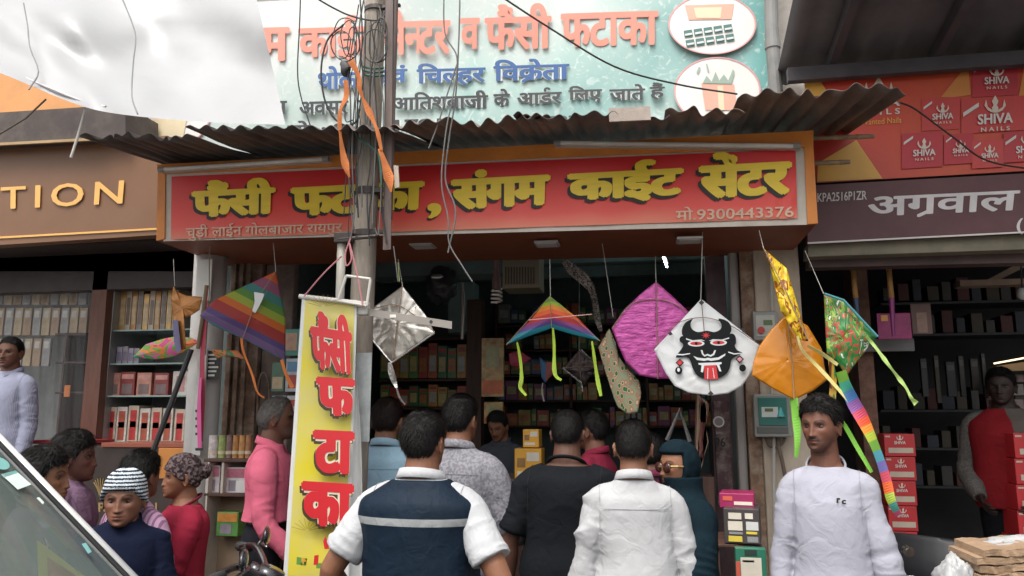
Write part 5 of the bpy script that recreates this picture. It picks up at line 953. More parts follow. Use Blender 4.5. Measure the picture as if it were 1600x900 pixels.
k2 = kite([(629, 447), (668, 496), (679, 520), (612, 567), (583, 532), (578, 505), (585, 479)], 4.18, foil('silver_foil', (.62, .58, .52), .3), 'silver foil diamond kite behind the flat metal bar', [[(629, 447), (612, 567)], [(583, 482), (625, 478), (679, 519)]], [[(629, 447, 4.18), (622, 405, 4.5)]], .02, .006, .012, seed=4)
mb = MB(); mb.tube([P(583, 532, 4.14), P(612, 567, 4.13), P(679, 520, 4.14)], .006, 6); mb.build('rolled_edge', foil('silver_foil_edge', (.75, .73, .70), .2), k2)
ribbon('tail', [(609, 566), (611, 580), (616, 596), (620, 606)], 4.15, (7, 12, 9, 4), foil('silver_foil_edge', (.75, .73, .70)), parent=k2); ribbon('tail', [(619, 604), (624, 620), (633, 632)], 4.16, (3, 4, 2), foil('silver_foil_edge', (.75, .73, .70)), parent=k2)
k3 = kite([(859, 463), (829, 500), (791, 539), (830, 524), (862, 513), (895, 523), (938, 533), (905, 499), (875, 475)], 4.5, band_mat('small_rainbow', [('#58a030', 0), ('#a6c02c', .10), ('#e08a20', .2), ('#e2601f', .33), ('#c03028', .46), ('#8a3a7c', .60), ('#5f4a90', .70), ('#2f8f9e', .80), ('#1f7f92', 1)], (0, -1.5), 1.45, warp=-.85), 'small rainbow delta kite with three lime tails in the middle of the shop opening', [[(859, 463), (862, 513)], [(859, 463), (791, 539)], [(859, 463), (938, 533)]], [[(860, 463, 4.5), (859, 405, 4.6)]], .02, .003, center=(862, 496), sr=.002)
for pts in ([(808, 535), (813, 562), (815, 590), (813, 606), (822, 618)], [(864, 512), (866, 545), (866, 575), (869, 588), (877, 594)], [(925, 533), (929, 562), (934, 595), (939, 619)]): ribbon('tail', pts, 4.48, (3, 6, 5, 7, 5), mat('lime_ribbon', (.42, .60, .06), rough=.6, transl=.2), parent=k3)
mb = MB(); mb.tube([P(826, 500, 4.46), P(925, 491, 4.46)], .0025, 6); mb.build('cross_stick', mat('pink_stick', (.7, .42, .40)), k3)
mag = mat('magenta_foil', (.60, .07, .37), rough=.26, var=.25, vs=7, metal=.35, bump=.8, bs=7, col2=(.74, .15, .48), stretch=(2, 1, 6), transl=.15)
k4 = kite([(1025, 440), (1050, 462), (1075, 486), (1092, 540), (1085, 578), (1060, 592), (1030, 592), (1000, 587), (978, 566), (966, 540), (956, 513), (975, 484), (1000, 460)], 4.62, mag, 'magenta foil kite with a bowed stick behind the white mask kite', [[(1025, 440), (1028, 592)], [(956, 513), (985, 476), (1025, 468), (1060, 478), (1080, 500)]], [[(1025, 440, 4.62), (1024, 400, 4.75)]], .010, .003, .007, seed=8)
wh = mat('white_kite_film', (.84, .85, .84), rough=.28, var=.06, vs=5, bump=.5, bs=8, transl=.15)
WK = [(1095.5, 467), (1187, 539), (1177, 578), (1160, 603), (1138, 615), (1110, 618), (1077, 614), (1054, 603), (1040, 583), (1022, 546)]
YK = 4.5
k5 = kite(WK, YK, wh, 'white film kite printed with a black horned mask with red eyes and tongue', [[(1095.5, 467), (1103, 545), (1110, 618)], [(1022, 546), (1050, 510), (1095, 496), (1140, 508), (1187, 539)]], [[(1095, 467, YK), (1098, 360, 4.55)]], .012, .002, .006, seed=3, sm=mat('brown_spar', (.22, .11, .07)), sr=.0022)
Z = lambda pts: [(860 + x / 3.6, 400 + y / 3.6) for x, y in pts]
def arc(cx, cy, rx, ry, a0=0, a1=360, n=22): return [(cx + rx * math.cos(R(a0 + (a1 - a0) * k / (n - 1))), cy + ry * math.sin(R(a0 + (a1 - a0) * k / (n - 1)))) for k in range(n)]
mk_b = mat('mask_black', (.007, .008, .009), rough=.5, spec=.2); mk_w = mat('mask_white', (.72, .74, .74), rough=.4); mk_r = mat('mask_red', (.62, .03, .035), rough=.4); mk_p = mat('mask_pink', (.65, .26, .30), rough=.4)
def smoothpoly(pts, k=5): q = np.array(pts, float); q = np.vstack([q, q[:1]]); e = catmull([(x, y, 0, 0) for x, y in q], k)[:, :2]; return [tuple(x) for x in e[:-1]]
YM = YK - .026
flatp('mask_face', [Z(smoothpoly([(752, 455), (790, 448), (835, 436), (880, 430), (930, 432), (985, 440), (1025, 440), (1042, 455), (1044, 490), (1036, 505), (1052, 530), (1080, 545), (1052, 560), (1020, 582), (1010, 625), (992, 660), (955, 684), (905, 692), (855, 686), (822, 668), (800, 630), (788, 592), (765, 566), (705, 572), (733, 528), (748, 500), (730, 480), (730, 458)], 3))], YM, mk_b, k5)
flatp('mask_horns', [Z(smoothpoly([(802, 352), (762, 372), (740, 412), (748, 452), (800, 462), (880, 446), (965, 458), (1008, 440), (1018, 402), (995, 366), (945, 352), (962, 384), (956, 412), (922, 428), (880, 420), (832, 428), (798, 412), (788, 382)], 3))], YM - .001, mk_b, k5)
flatp('mask_lines', [Z([(845, 528), (852, 552), (866, 566), (884, 560), (902, 567), (922, 556), (932, 530), (922, 530), (914, 549), (900, 557), (884, 550), (868, 557), (860, 548), (856, 530)]), Z([(803, 562), (830, 572), (870, 576), (885, 572), (905, 575), (945, 570), (985, 548), (983, 560), (948, 583), (905, 590), (885, 586), (865, 590), (825, 585)]), Z([(706, 550), (745, 552), (786, 546), (786, 551), (745, 559), (706, 557)]), Z([(1000, 537), (1035, 548), (1076, 544), (1076, 549), (1034, 555), (1000, 543)]), Z([(762, 462), (800, 474), (850, 470), (872, 478), (850, 476), (800, 481), (764, 470)]), Z([(890, 478), (915, 468), (965, 470), (1005, 458), (1006, 464), (965, 476), (918, 475)])], YM - .002, mk_w, k5)
flatp('mask_mouth', [Z([(832, 602), (962, 597), (964, 606), (950, 612), (962, 650), (950, 648), (936, 614), (866, 616), (858, 655), (846, 652), (850, 614), (834, 611)])], YM - .002, mk_w, k5)

for ex, ey in ((820, 492), (946, 487)): e_ = flatp('mask_eye', [Z(arc(ex, ey, 47, 17))], YM - .002, mk_w, k5); flatp('iris', [Z(arc(ex, ey, 34, 10))], YM - .0028, mk_r, k5); flatp('pupil', [Z(arc(ex, ey, 8, 8))], YM - .0036, mk_b, k5)
flatp('mask_tongue', [Z([(866, 616), (932, 613), (944, 692), (866, 694)])], YM - .0022, mk_r, k5); flatp('mask_tongue_lines', [Z([(884, 630), (888, 630), (886, 690), (882, 690)]), Z([(912, 630), (915, 630), (924, 688), (920, 688)])], YM - .003, mk_w, k5)
flatp('mask_spot', [Z([(875 + (28 if k % 2 == 0 else 9) * math.cos(k * math.pi / 8), 446 + (22 if k % 2 == 0 else 7) * math.sin(k * math.pi / 8)) for k in range(16)])], YM - .0045, mk_r, k5)
flatp('mask_ears', [Z(arc(745, 470, 19, 20)), Z(arc(1018, 456, 22, 20))], YM - .0015, mk_b, k5)
for cx, cy, m in ((728, 600, mk_r), (1065, 580, mk_p)): flatp('mask_earring', [Z([(cx, cy - 22), (cx + 24, cy), (cx, cy + 24), (cx - 24, cy)])], YM - .001, mk_b, k5); flatp('mask_earring', [Z([(cx, cy - 14), (cx + 16, cy), (cx, cy + 15), (cx - 16, cy)])], YM - .002, m, k5)
flatp('mask_bead', [Z(arc(722, 644, 20, 22))], YM - .001, mk_b, k5); flatp('mask_bead', [Z(arc(1081, 630, 19, 20))], YM - .001, mk_b, k5); flatp('mask_bead', [Z(arc(721, 640, 8, 11))], YM - .002, mk_w, k5)
for cpz in [Z([(850, 246), (866, 262), (850, 278), (834, 262)]), Z([(660, 436), (676, 424), (690, 440), (672, 448)]), Z([(1068, 410), (1082, 404), (1098, 422), (1084, 430)]), Z([(902, 758), (918, 774), (902, 788), (886, 774)])]: flatp('corner_patch', [cpz], YM - .0025, black_tape, k5)
m = mat('leafy_print_paper', (.42, .27, .17), rough=.6, var=.2, vs=8, bump=.2); nt, b_, N, L = nodes(m)
vn = N('ShaderNodeTexVoronoi'); vn.inputs['Scale'].default_value = 27; tc = N('ShaderNodeTexCoord'); mp = N('ShaderNodeMapping'); mp.inputs['Scale'].default_value = (1.3, 1, .8); L(tc.outputs['Object'], mp.inputs[0]); L(mp.outputs[0], vn.inputs[0]); r = N('ShaderNodeValToRGB'); cr = r.color_ramp; cr.interpolation = 'CONSTANT'; cr.elements[0].color = (.03, .16, .06, 1); cr.elements[1].position = .30; cr.elements[1].color = (.62, .46, .30, 1); e = cr.elements.new(.38); e.color = (.40, .22, .13, 1); e = cr.elements.new(.55); e.color = (.30, .33, .20, 1); L(vn.outputs['Distance'], r.inputs[0]); L(r.outputs[0], b_.inputs['Base Color'])
kite([(952, 513), (935, 543), (943, 572), (952, 600), (960, 624), (966, 637), (982, 647), (996, 644), (1002, 614), (998, 594), (980, 576), (966, 556), (962, 535)], 4.72, m, 'oblong paper kite with green dots hanging edgewise left of the magenta kite', [], [[(958, 495, 4.72), (941, 380, 4.8)]], .02, .004, seed=5)
orf = mat('orange_film', (.64, .235, .015), rough=.18, var=.12, vs=5, bump=.35, bs=7, transl=.2, coat=.4)
k6 = kite([(1229, 490), (1262, 509), (1284, 545), (1292, 594), (1270, 611), (1241, 625), (1210, 609), (1175, 587), (1177, 565), (1186, 541), (1205, 515)], 4.3, orf, 'shiny translucent orange kite at the right end of the signboard', [[(1229, 490), (1237, 560), (1241, 625)]], [], .015, .003, .004, seed=6)
ribbon('tail', [(1240, 622), (1243, 645), (1246, 680), (1244, 715)], 4.3, (16, 15, 10, 6), mat('leaf_green_ribbon', (.20, .50, .06), rough=.6), parent=k6)
def print_mat(name, cols, sc=9, stretch=(1, 1, .35), rough=.4, transl=.2):
    m = mat(name, cols[0], rough=rough); nt, b, N, L = nodes(m); tc = N('ShaderNodeTexCoord'); mp = N('ShaderNodeMapping'); mp.inputs['Scale'].default_value = stretch; L(tc.outputs['Object'], mp.inputs[0]); n = N('ShaderNodeTexNoise'); n.inputs['Scale'].default_value = sc; n.inputs['Detail'].default_value = 2; n.inputs['Distortion'].default_value = 1.2; L(mp.outputs[0], n.inputs[0]); r = N('ShaderNodeValToRGB'); cr = r.color_ramp; cr.interpolation = 'CONSTANT'
    while len(cr.elements) < len(cols): cr.elements.new(.5)
    for i, (e, c) in enumerate(zip(cr.elements, cols)): e.position = .26 + .48 * i / len(cols) if i else 0; e.color = (*C3(c), 1)
    L(n.outputs[0], r.inputs[0]); L(r.outputs[0], b.inputs['Base Color']); return m
k7 = kite([(1193, 388), (1211, 404), (1229, 419), (1240, 455), (1253, 500), (1263, 533), (1254, 532), (1246, 527), (1232, 505), (1220, 487), (1211, 450), (1203, 415)], 4.15, print_mat('yellow_animal_print', ['#3a1c0c', '#c9962a', '#d8b628', '#e0c22c', '#8a4a18', '#d6a020', '#5a2414'], 20), 'yellow kite with a brown and red print hanging folded at the signboard corner', [[(1193, 388), (1228, 455), (1262, 530)]], [[(1193, 388, 4.15), (1186, 360, 4.4)]], .03, .012, .02, seed=7)
for pts, w in (([(1246, 525), (1254, 548), (1280, 575), (1310, 608), (1336, 640)], (4, 5, 6, 6, 4)), ([(1262, 540), (1285, 553), (1309, 570)], (5, 7, 5))): ribbon('tail', pts, 4.12, w, mat('straw_ribbon', (.62, .55, .20), rough=.6), parent=k7)
k8 = kite([(1287, 459), (1316, 467), (1345, 500), (1371, 526), (1352, 549), (1322, 588), (1308, 566), (1292, 554), (1289, 500)], 4.2, print_mat('green_scene_print', ['#0f5a60', '#c9c4bb', '#2d6b33', '#2f7a38', '#b5423a', '#3d7a3a', '#8aa23a', '#1f4f2a', '#d4d0c4'], 16, (1.4, 1, .6)), 'green and white printed kite with a lime tail right of the orange kite', [], [[(1287, 459, 4.2), (1258, 392, 4.5)]], .03, .01, .012, seed=8)
mb = MB(); mb.tube([P(1288, 459, 4.17), P(1318, 469, 4.17), P(1371, 526, 4.17)], .007, 7); mb.build('blue_edge', mat('teal_edge', (.07, .25, .28), rough=.4), k8)
ribbon('tail', [(1353, 525), (1366, 540), (1383, 563), (1402, 588), (1415, 605), (1424, 622), (1432, 631)], 4.15, (6, 5, 7, 4, 7, 4, 9), mat('pale_lime_ribbon', (.52, .72, .22), rough=.6, transl=.2), parent=k8, twist=2.5)
RT = [('#6a9a3a', 0), ('#3d9a86', .07), ('#4a78b0', .13), ('#8a5a9a', .20), ('#c0405a', .27), ('#d8502c', .33), ('#e08a30', .38), ('#a8b83c', .43), ('#6a9a3a', .49), ('#4a90a0', .56), ('#6a62a0', .63), ('#c0485a', .70), ('#d8602c', .77), ('#9ab040', .84), ('#4a8a80', .91), ('#b04a6a', .97)]
ribbon('tail', [(1314, 580), (1322, 605), (1334, 630), (1348, 655), (1362, 685), (1374, 715), (1385, 750), (1392, 780), (1404, 805)], 4.1, (20, 24, 22, 20, 18, 17, 16, 15, 12), ramp_mat('rainbow_tail', [(p, c) for c, p in RT], 1, .5), parent=k8, twist=.8)
ribbon('tail', [(1300, 640), (1318, 662), (1340, 700), (1362, 738)], 4.12, (6, 8, 7, 6), mat('leaf_green_ribbon', (.2, .5, .06)), parent=k8); ribbon('tail', [(1298, 560), (1302, 600), (1300, 640), (1312, 655)], 4.14, (10, 14, 12, 6), print_mat('green_scene_print2', ['#5a3018', '#b08a30', '#2d6b33', '#a03a20'], 14), parent=k8)
k9 = kite([(271, 447), (277, 456), (292, 462), (316, 464), (312, 484), (300, 492), (288, 498), (284, 512), (291, 545), (280, 548), (272, 530), (271, 500), (267, 468)], 4.5, mat('bronze_film', (.42, .17, .04), rough=.3, var=.35, vs=10, bump=.6, bs=14, metal=.3), 'bronze bird shaped kite hanging in front of the glass shelves', [], [[(273, 447, 4.5), (271, 405, 4.7)]], .02, .01, .01, center=(286, 480), seed=9)
ribbon('tail', [(274, 500), (276, 525), (279, 550)], 4.48, (10, 12, 8), mat('slate_violet_cloth', (.16, .14, .26), rough=.6), parent=k9)
kite([(207, 558), (228, 538), (252, 530), (276, 525), (300, 528), (312, 534), (296, 545), (270, 558), (240, 562)], 4.75, print_mat('carnival_print', ['#c43a80', '#e07a3a', '#6aa040', '#d8589a', '#3f8a50', '#d88a30'], 9, (.6, 1, 1.2)), 'small flat multicoloured kite against the glass shelves', [], [], .02, .008, seed=10)
kite([(330, 546), (372, 548), (384, 562), (352, 556), (338, 560)], 4.6, print_mat('green_orange_print', ['#2d6b33', '#c46a2a', '#2d6b33', '#b5423a'], 12, (.6, 1, 1)), 'small green and orange kite below the large rainbow kite', [], [], .01, .005, seed=11)
mb = None
dk = kite([(905, 546), (932, 572), (926, 584), (909, 610), (905, 596), (879, 575)], 6.2, foil('dark_foil', (.10, .075, .075), .35), 'dark foil diamond kite deep inside the shop', [[(905, 546), (908, 606)], [(879, 575), (932, 572)]], [[(905, 546, 6.2), (905, 440, 6.3)]], .02, .006, .015, group='kites hanging inside the shop', seed=12)
mb = MB(); mb.tube([P(879, 575, 6.14), P(908, 598, 6.14), P(910, 612, 6.14)], .008, 6); mb.tube([P(908, 546, 6.14), P(922, 560, 6.14)], .006, 6); mb.build('rolled_edge', foil('silver_foil_edge', (.75, .73, .7)), dk)
kite([(795, 552), (812, 548), (830, 560), (812, 574), (797, 570)], 6.4, mat('crimson_paper', (.35, .02, .06), rough=.5), 'crimson paper kite inside the shop left of the blue one', [], [], .01, group='kites hanging inside the shop')
kk = kite([(843, 558), (852, 566), (864, 566), (868, 580), (852, 598), (846, 590)], 6.4, ramp_mat('blue_red_paper', [(0, (.05, .17, .35)), (.4, (.40, .10, .09))], 0, .5), 'blue and red paper kite with a white tail inside the shop', [], [], .01, group='kites hanging inside the shop'); ribbon('tail', [(848, 598), (847, 612), (850, 627)], 6.38, (2, 3, 2), mat('pale_thread', (.55, .53, .48)), parent=kk)
# long printed tail hanging by the tube light, foil bundles
ribbon('kite_tail', [(881, 406), (893, 420), (912, 436), (924, 452), (930, 475), (934, 500), (939, 518)], 5.6, (14, 22, 17, 13, 12, 10, 6), print_mat('grey_leopard_print', ['#191614', '#8a8078', '#3a332f', '#a39a90'], 30, (1, 1, 1)), 'grey spotted kite tail curling down inside the opening', cat='kite tail')
ribbon('kite_tail', [(322, 450), (320, 500), (316, 560), (316, 620), (314, 690)], 4.3, (6, 9, 8, 9, 6), mat('crimson_ribbon', (.42, .05, .09), rough=.6, transl=.15), 'crimson kite ribbon hanging beside the white column', cat='ribbon', twist=.7)
ribbon('kite_tail', [(313, 590), (311, 640), (312, 700)], 4.28, (5, 8, 6), mat('pink_ribbon', (.62, .10, .28), rough=.6), 'bright pink kite ribbon hanging low beside the white column', cat='ribbon')
mb = MB(); mb.tube([P(327, 385, 4.45), P(327, 455, 4.38), P(321, 555, 4.3)], .003, 6); mb.tube([P(323, 446, 4.3), P(317, 500, 4.3), P(309, 545, 4.3)], [.012, .016, .012], 8); tag(mb.build('bamboo_spool', mat('olive_brown_stick', (.16, .11, .06), rough=.7)), 'brown stick hanging on a yellow cord beside the white column', 'stick')
# ------------------------------------------------------------------ goods and furniture
def pbox(mb, x0, y0, x1, y1, Y, d, bev=.003, mi=0, rot=None):
    a, c = P(x0, y1, Y), P(x1, y0, Y); cx = (a.x + c.x) / 2; hw = abs(P(x1, (y0 + y1) / 2, Y).x - P(x0, (y0 + y1) / 2, Y).x) / 2; z0, z1 = P((x0 + x1) / 2, y1, Y).z, P((x0 + x1) / 2, y0, Y).z
    return mb.box((cx - hw, Y, z0), (cx + hw, Y + d, z1), mi, bev, rot, piv=(cx, Y, z0))
def PB(name, x0, y0, x1, y1, Y, d, m, label, cat, group=None, prints=(), bev=.004, rot=None):
    """a box-shaped article; prints = flat printed areas on its front (fractions of the front, material)"""
    mb = MB(); pbox(mb, x0, y0, x1, y1, Y, d, bev, rot=rot); o = tag(mb.build(name, m), label, cat, group)
    for nm, u0, v0, u1, v1, pm in prints:
        zc = [P((x0 + x1) / 2, y, Y).z for y in (y0 + (y1 - y0) * v0, y0 + (y1 - y0) * v1)]; xs = [P(x0 + (x1 - x0) * u, (y0 + y1) / 2, Y).x for u in (u0, u1)]; k = MB(); k.box((xs[0], Y - .0022, zc[1]), (xs[1], Y - .0003, zc[0]), rot=rot, piv=(P((x0 + x1) / 2, y1, Y).x, Y, P((x0 + x1) / 2, y1, Y).z) if rot else None); k.build(nm, pm, o)
    return o
def vpost(x0, y0, x1, y1, x2, y2, Y, d, m, name, label, cat, par=None):
    """upright from pixel (x0..x1, y0) down to the ground under it"""
    mb = MB(); a, c = P(x0, y0, Y), P(x1, y0, Y); mb.box((a.x, Y, 0.0 if par is None else y2), (c.x, Y + d, a.z), bev=.006); o = mb.build(name, m, par)
    return tag(o, label, cat) if par is None else o
pk = lambda n, c, **k: mat('pack_' + n, c, rough=k.pop('rough', .35), var=k.pop('var', .3), vs=k.pop('vs', 12), **k)
# --- gift shop front: plastic curtained display, red-brown post, glass shelves
gl = thing('display_cabinet', P(230, 700, 5.6), 'glass shelved display cabinet packed with boxed crackers behind the red brown post', 'cabinet')
fm = mat('grey_aluminium', (.34, .35, .35), rough=.4, metal=.5); gs = mat('green_glass_edge', (.30, .42, .40), rough=.15, var=.1)
mb = MB(); pbox(mb, 160, 428, 300, 900, 6.22, .05); mb.build('back_panel', mat('pale_back_panel', (.40, .42, .41), rough=.6), gl)
for x in (160, 298): mb = MB(); pbox(mb, x - 2, 426, x + 2, 900, 5.58, .60); mb.build('side_panel', fm, gl)
for y in (516, 568, 618, 693): mb = MB(); c = [P(162, y, 5.60), P(297, y - 1, 5.60)]; mb.box((c[0].x, 5.60, c[0].z - .012), (c[1].x, 6.20, c[0].z)); mb.build('glass_shelf', gs, gl)
mb = MB(); pbox(mb, 160, 424, 300, 428, 5.57, .64); mb.build('top_panel', wood_dk, gl)
def row(y_shelf, h, xs, w, mats, name, label, cat, group, Y=5.66, d=.2, prints=None, jit=0):
    z = P(230, y_shelf, 5.60).z + .001; rg = random.Random(int(y_shelf))
    for i, x in enumerate(xs):
        a = P(x, y_shelf, Y); c = P(x + w, y_shelf, Y); hh = (P(x, y_shelf - h, Y).z - a.z) * (1 + jit * rg.uniform(-1, 1)); o0 = MB(); o0.box((a.x, Y, z), (c.x - .002, Y + d, z + hh), bev=.003); o = tag(o0.build(name, mats[i % len(mats)]), label, cat, group)
        for nm, u0, v0, u1, v1, pm in (prints or ()):
            k = MB(); k.box((a.x + (c.x - a.x) * u0, Y - .002, z + hh * (1 - v1)), (a.x + (c.x - a.x) * u1, Y - .0003, z + hh * (1 - v0))); k.build(nm, pm[i % len(pm)] if isinstance(pm, list) else pm, o)
bz = [pk('bronze', (.42, .22, .09), metal=.4), pk('smoke', (.30, .26, .22)), pk('gold', (.58, .36, .14), metal=.4), pk('cream', (.55, .46, .36))]
row(516, 66, [166 + 9.2 * k for k in range(12)], 8.6, bz, 'cracker_packet', 'glossy gold and bronze packet standing in the row on the top glass shelf', 'packet', 'packets on the top glass shelf', jit=.12, prints=[('window', .2, .25, .8, .85, [pk('straw', (.55, .42, .26)), pk('dim', (.2, .15, .12))])])
row(568, 26, [163 + 9 * k for k in range(6)], 8.4, [pk('lilac', (.42, .38, .46)), pk('grey', (.36, .33, .36))], 'small_carton', 'small lilac grey carton on the second glass shelf', 'carton', 'small cartons on the second shelf', jit=.08, prints=[('label', .15, .3, .85, .8, pk('violet', (.24, .2, .3)))])
row(618, 36, [163, 186, 212, 239], 23, [pk('salmon', (.52, .25, .18)), pk('maroon', (.26, .05, .05))], 'gift_carton', 'red toned gift carton with printed front on the third glass shelf', 'carton', 'gift cartons on the third shelf', jit=.05, prints=[('printed_front', .15, .5, .85, .92, pk('dusk', (.2, .14, .14))), ('printed_band', .1, .1, .9, .3, pk('rose', (.6, .3, .26)))])
row(618, 38, [268], 24, [pk('white', (.6, .57, .52))], 'gift_carton', 'white framed gift carton at the right end of the third glass shelf', 'carton', None, prints=[('printed_front', .25, .2, .8, .85, pk('pinkish', (.5, .25, .25)))])
row(693, 56, [162, 179, 197, 215, 233, 251, 270], 16.4, [pk('cream', (.55, .46, .36)), pk('white', (.6, .57, .52))], 'cracker_tube_box', 'tall cream framed box with a red cracker inside on the lowest glass shelf', 'box', 'tall cracker boxes on the lowest shelf', jit=.05, prints=[('red_cracker', .2, .12, .8, .92, [pk('cracker_red', (.48, .05, .05)), pk('brick', (.4, .1, .06))]), ('white_band', .22, .42, .78, .58, pk('white', (.6, .57, .52)))])
vp = thing('cabinet_post', P(145, 690, 5.5), 'reddish brown wooden post between the plastic curtain and the glass shelves', 'post')
mb = MB(); a0_, a1_, c0_, c1_ = P(147, 420, 5.5), P(169, 420, 5.5), P(121, 720, 5.5), P(149, 720, 5.5); mb.hexa([(c0_.x, 5.5, .0), (c1_.x, 5.5, .0), (c1_.x, 5.58, 0), (c0_.x, 5.58, 0), (a0_.x, 5.5, a0_.z + .3), (a1_.x, 5.5, a1_.z + .3), (a1_.x, 5.58, a1_.z + .3), (a0_.x, 5.58, a0_.z + .3)]); mb.build('timber', mat('red_brown_timber', (.155, .07, .05), rough=.7, var=.3, vs=5, stretch=(5, 5, .6), dirt=.35, dcol=(.07, .04, .03)), vp)
pl = thing('plastic_curtain', P(40, 700, 5.62), 'clear plastic sheet hung over goods at the far left shop front', 'curtain')
def plastic():
    m = mat('clear_plastic', (.45, .46, .46), rough=.12, alpha=.16, bump=1.0, bs=5, stretch=(6, 6, .8), var=.05); return m
mb = MB(); v = []; n = 60
for j in range(14):
    for i in range(n): x = -40 + 188 * i / (n - 1); y = 424 + 290 * j / 13; v.append(P(x, y, 5.56 + .010 * math.sin(i * .9 + j * .2) + .012 * math.sin(i * 2.3 + j))[:])
mb.add(v, [(j * n + i, j * n + i + 1, (j + 1) * n + i + 1, (j + 1) * n + i) for j in range(13) for i in range(n - 1)]); mb.build('sheet', plastic(), pl, smooth=True)
for r_, (y0, y1) in enumerate(((434, 476), (481, 524), (529, 572))):
    for i in range(12 if r_ < 2 else 8): PB('hanging_packet', -36 + i * 14.5, y0, -24 + i * 14.5, y1, 5.72, .03, [pk('straw', (.55, .42, .26)), pk('ash', (.36, .35, .34)), pk('tan', (.42, .28, .17))][(i * 5 + r_) % 3], 'narrow packet hanging in the %s row behind the plastic sheet' % ('upper', 'middle', 'lower')[r_], 'packet', 'packets in the %s row behind the plastic' % ('upper', 'middle', 'lower')[r_], prints=[('label', .2, .1, .8, .35, pk('white', (.6, .57, .52)))])
cb = thing('side_cabinet', P(105, 700, 5.7), 'dark cabinet with open shelves behind the plastic sheet', 'cabinet')
mb = MB(); pbox(mb, 86, 520, 134, 524, 5.66, .35); pbox(mb, 86, 565, 134, 568, 5.66, .35); pbox(mb, 86, 612, 134, 615, 5.66, .35); mb.build('shelf', wood_dk, cb); mb = MB(); pbox(mb, 84, 520, 87, 900, 5.66, .35); pbox(mb, 133, 520, 136, 900, 5.66, .35); mb.build('side_panel', wood_dk, cb); mb = MB(); pbox(mb, 84, 520, 136, 900, 6.02, .02); mb.build('back_panel', mat('dim_back', (.10, .10, .105)), cb)
PB('price_tag', 100, 602, 109, 620, 5.64, .006, mat('orange_tag', (.75, .22, .04)), 'small orange tag hanging on the dark cabinet', 'tag'); PB('counter_board', 45, 688, 122, 694, 5.2, .4, mat('red_edge', (.42, .04, .05)), 'red edged counter board below the plastic sheet', 'board')
ct = thing('shop_counter', P(190, 800, 5.0), 'dark brown shop counter with gold tree emblem and gold capitals behind the boys', 'counter')
mb = MB(); pbox(mb, 60, 698, 292, 960, 5.02, .4); mb.build('front', mat('dark_brown_laminate', (.05, .035, .03), rough=.3, var=.25), ct)
mb = MB(); pbox(mb, 246, 700, 292, 748, 5.0, .018); mb.build('orange_panel', mat('orange_panel', (.62, .24, .05), rough=.4), ct); mb = MB(); pbox(mb, 158, 692, 292, 699, 5.0, .42); mb.build('top', mat('brick_red_edge', (.33, .09, .05), rough=.4), ct)
dg = mat('dull_gold', (.36, .24, .10), rough=.4); write('letters', 'CREATION', [P(138, 785, 5.02), P(246, 785, 5.02), P(246, 800, 5.02), P(138, 800, 5.02)], dg, ct, .02)
mb = MB()
for k in range(7): t = R(200 + 140 * k / 6); mb.tube([P(157, 780, 5.015), P(157 + 5 * math.cos(t), 765 + 2 * math.sin(t), 5.015), P(157 + 11 * math.cos(t), 757 + 10 * math.sin(t), 5.015)], .004, 5, sub=3)
mb.build('emblem', dg, ct)
# --- white column, posters, leaning stick, roll counter
wc = thing('column', P(330, 700, 4.95), 'white painted round column with pasted notices beside the rusty post', 'column')
wp_ = mat('dirty_white_paint', (.58, .56, .53), rough=.6, var=.12, vs=3, dirt=.5, dcol=(.3, .24, .2), ds=3); top = P(331, 380, 4.95)
mb = MB(); mb.tube([(P(316, 700, 4.95).x, 4.95, 0), (top.x, 4.95, top.z + .25)], [.105, .115], 28); mb.build('shaft', wp_, wc, smooth=True)
mb = MB(); pbox(mb, 304, 545, 318, 712, 4.80, .02); pbox(mb, 306, 405, 330, 470, 4.80, .02); mb.build('paper_strip', mat('paper_white', (.64, .63, .6), rough=.7, dirt=.3), wc)
mb = MB(); pbox(mb, 323, 548, 343, 593, 4.828, .006); ns = mb.build('notice', blkc, wc)
for k in range(6): mb = MB(); pbox(mb, 325, 553 + k * 6.4, 341 - (k % 3) * 3, 556 + k * 6.4, 4.825, .002); mb.build('notice_line', mat('paper_white', (.64, .63, .6)), wc)
for y in (640, 652, 664, 676, 700): mb = MB(); pbox(mb, 305, y, 317, y + 4, 4.797, .002); mb.build('notice_line', blkc, wc)
mb = MB(); mb.tube([P(299, 546, 4.7), P(240, 703, 4.62)], .018, 8); tag(mb.build('pole_stick', mat('black_square_tube', (.03, .028, .028), rough=.5)), 'black rod leaning across the glass shelves towards the white column', 'rod')
mb = MB(); mb.tube([P(297, 552, 4.72), P(236, 705, 4.64)], .006, 6); tag(mb.build('light_edge_rod', mat('paper_white', (.64, .63, .6))), 'thin pale rod lying along the leaning black rod', 'rod')
rc = thing('display_counter', P(355, 850, 4.55), 'small counter with rolls on its top and cartons beneath, left of the pink shirted man', 'counter')
mb = MB(); pbox(mb, 318, 717, 396, 722, 4.45, .4); pbox(mb, 318, 771, 396, 776, 4.45, .4); mb.build('shelf', wood_dk, rc); mb = MB(); pbox(mb, 345, 722, 349, 771, 4.46, .36); pbox(mb, 317, 722, 320, 960, 4.45, .4); pbox(mb, 394, 722, 397, 960, 4.45, .4); mb.build('upright', mat('cream_upright', (.5, .45, .38)), rc); mb = MB(); pbox(mb, 318, 776, 396, 960, 4.6, .2); mb.build('plywood_front', mat('plywood', (.30, .21, .14), rough=.7, var=.25, dirt=.3), rc)
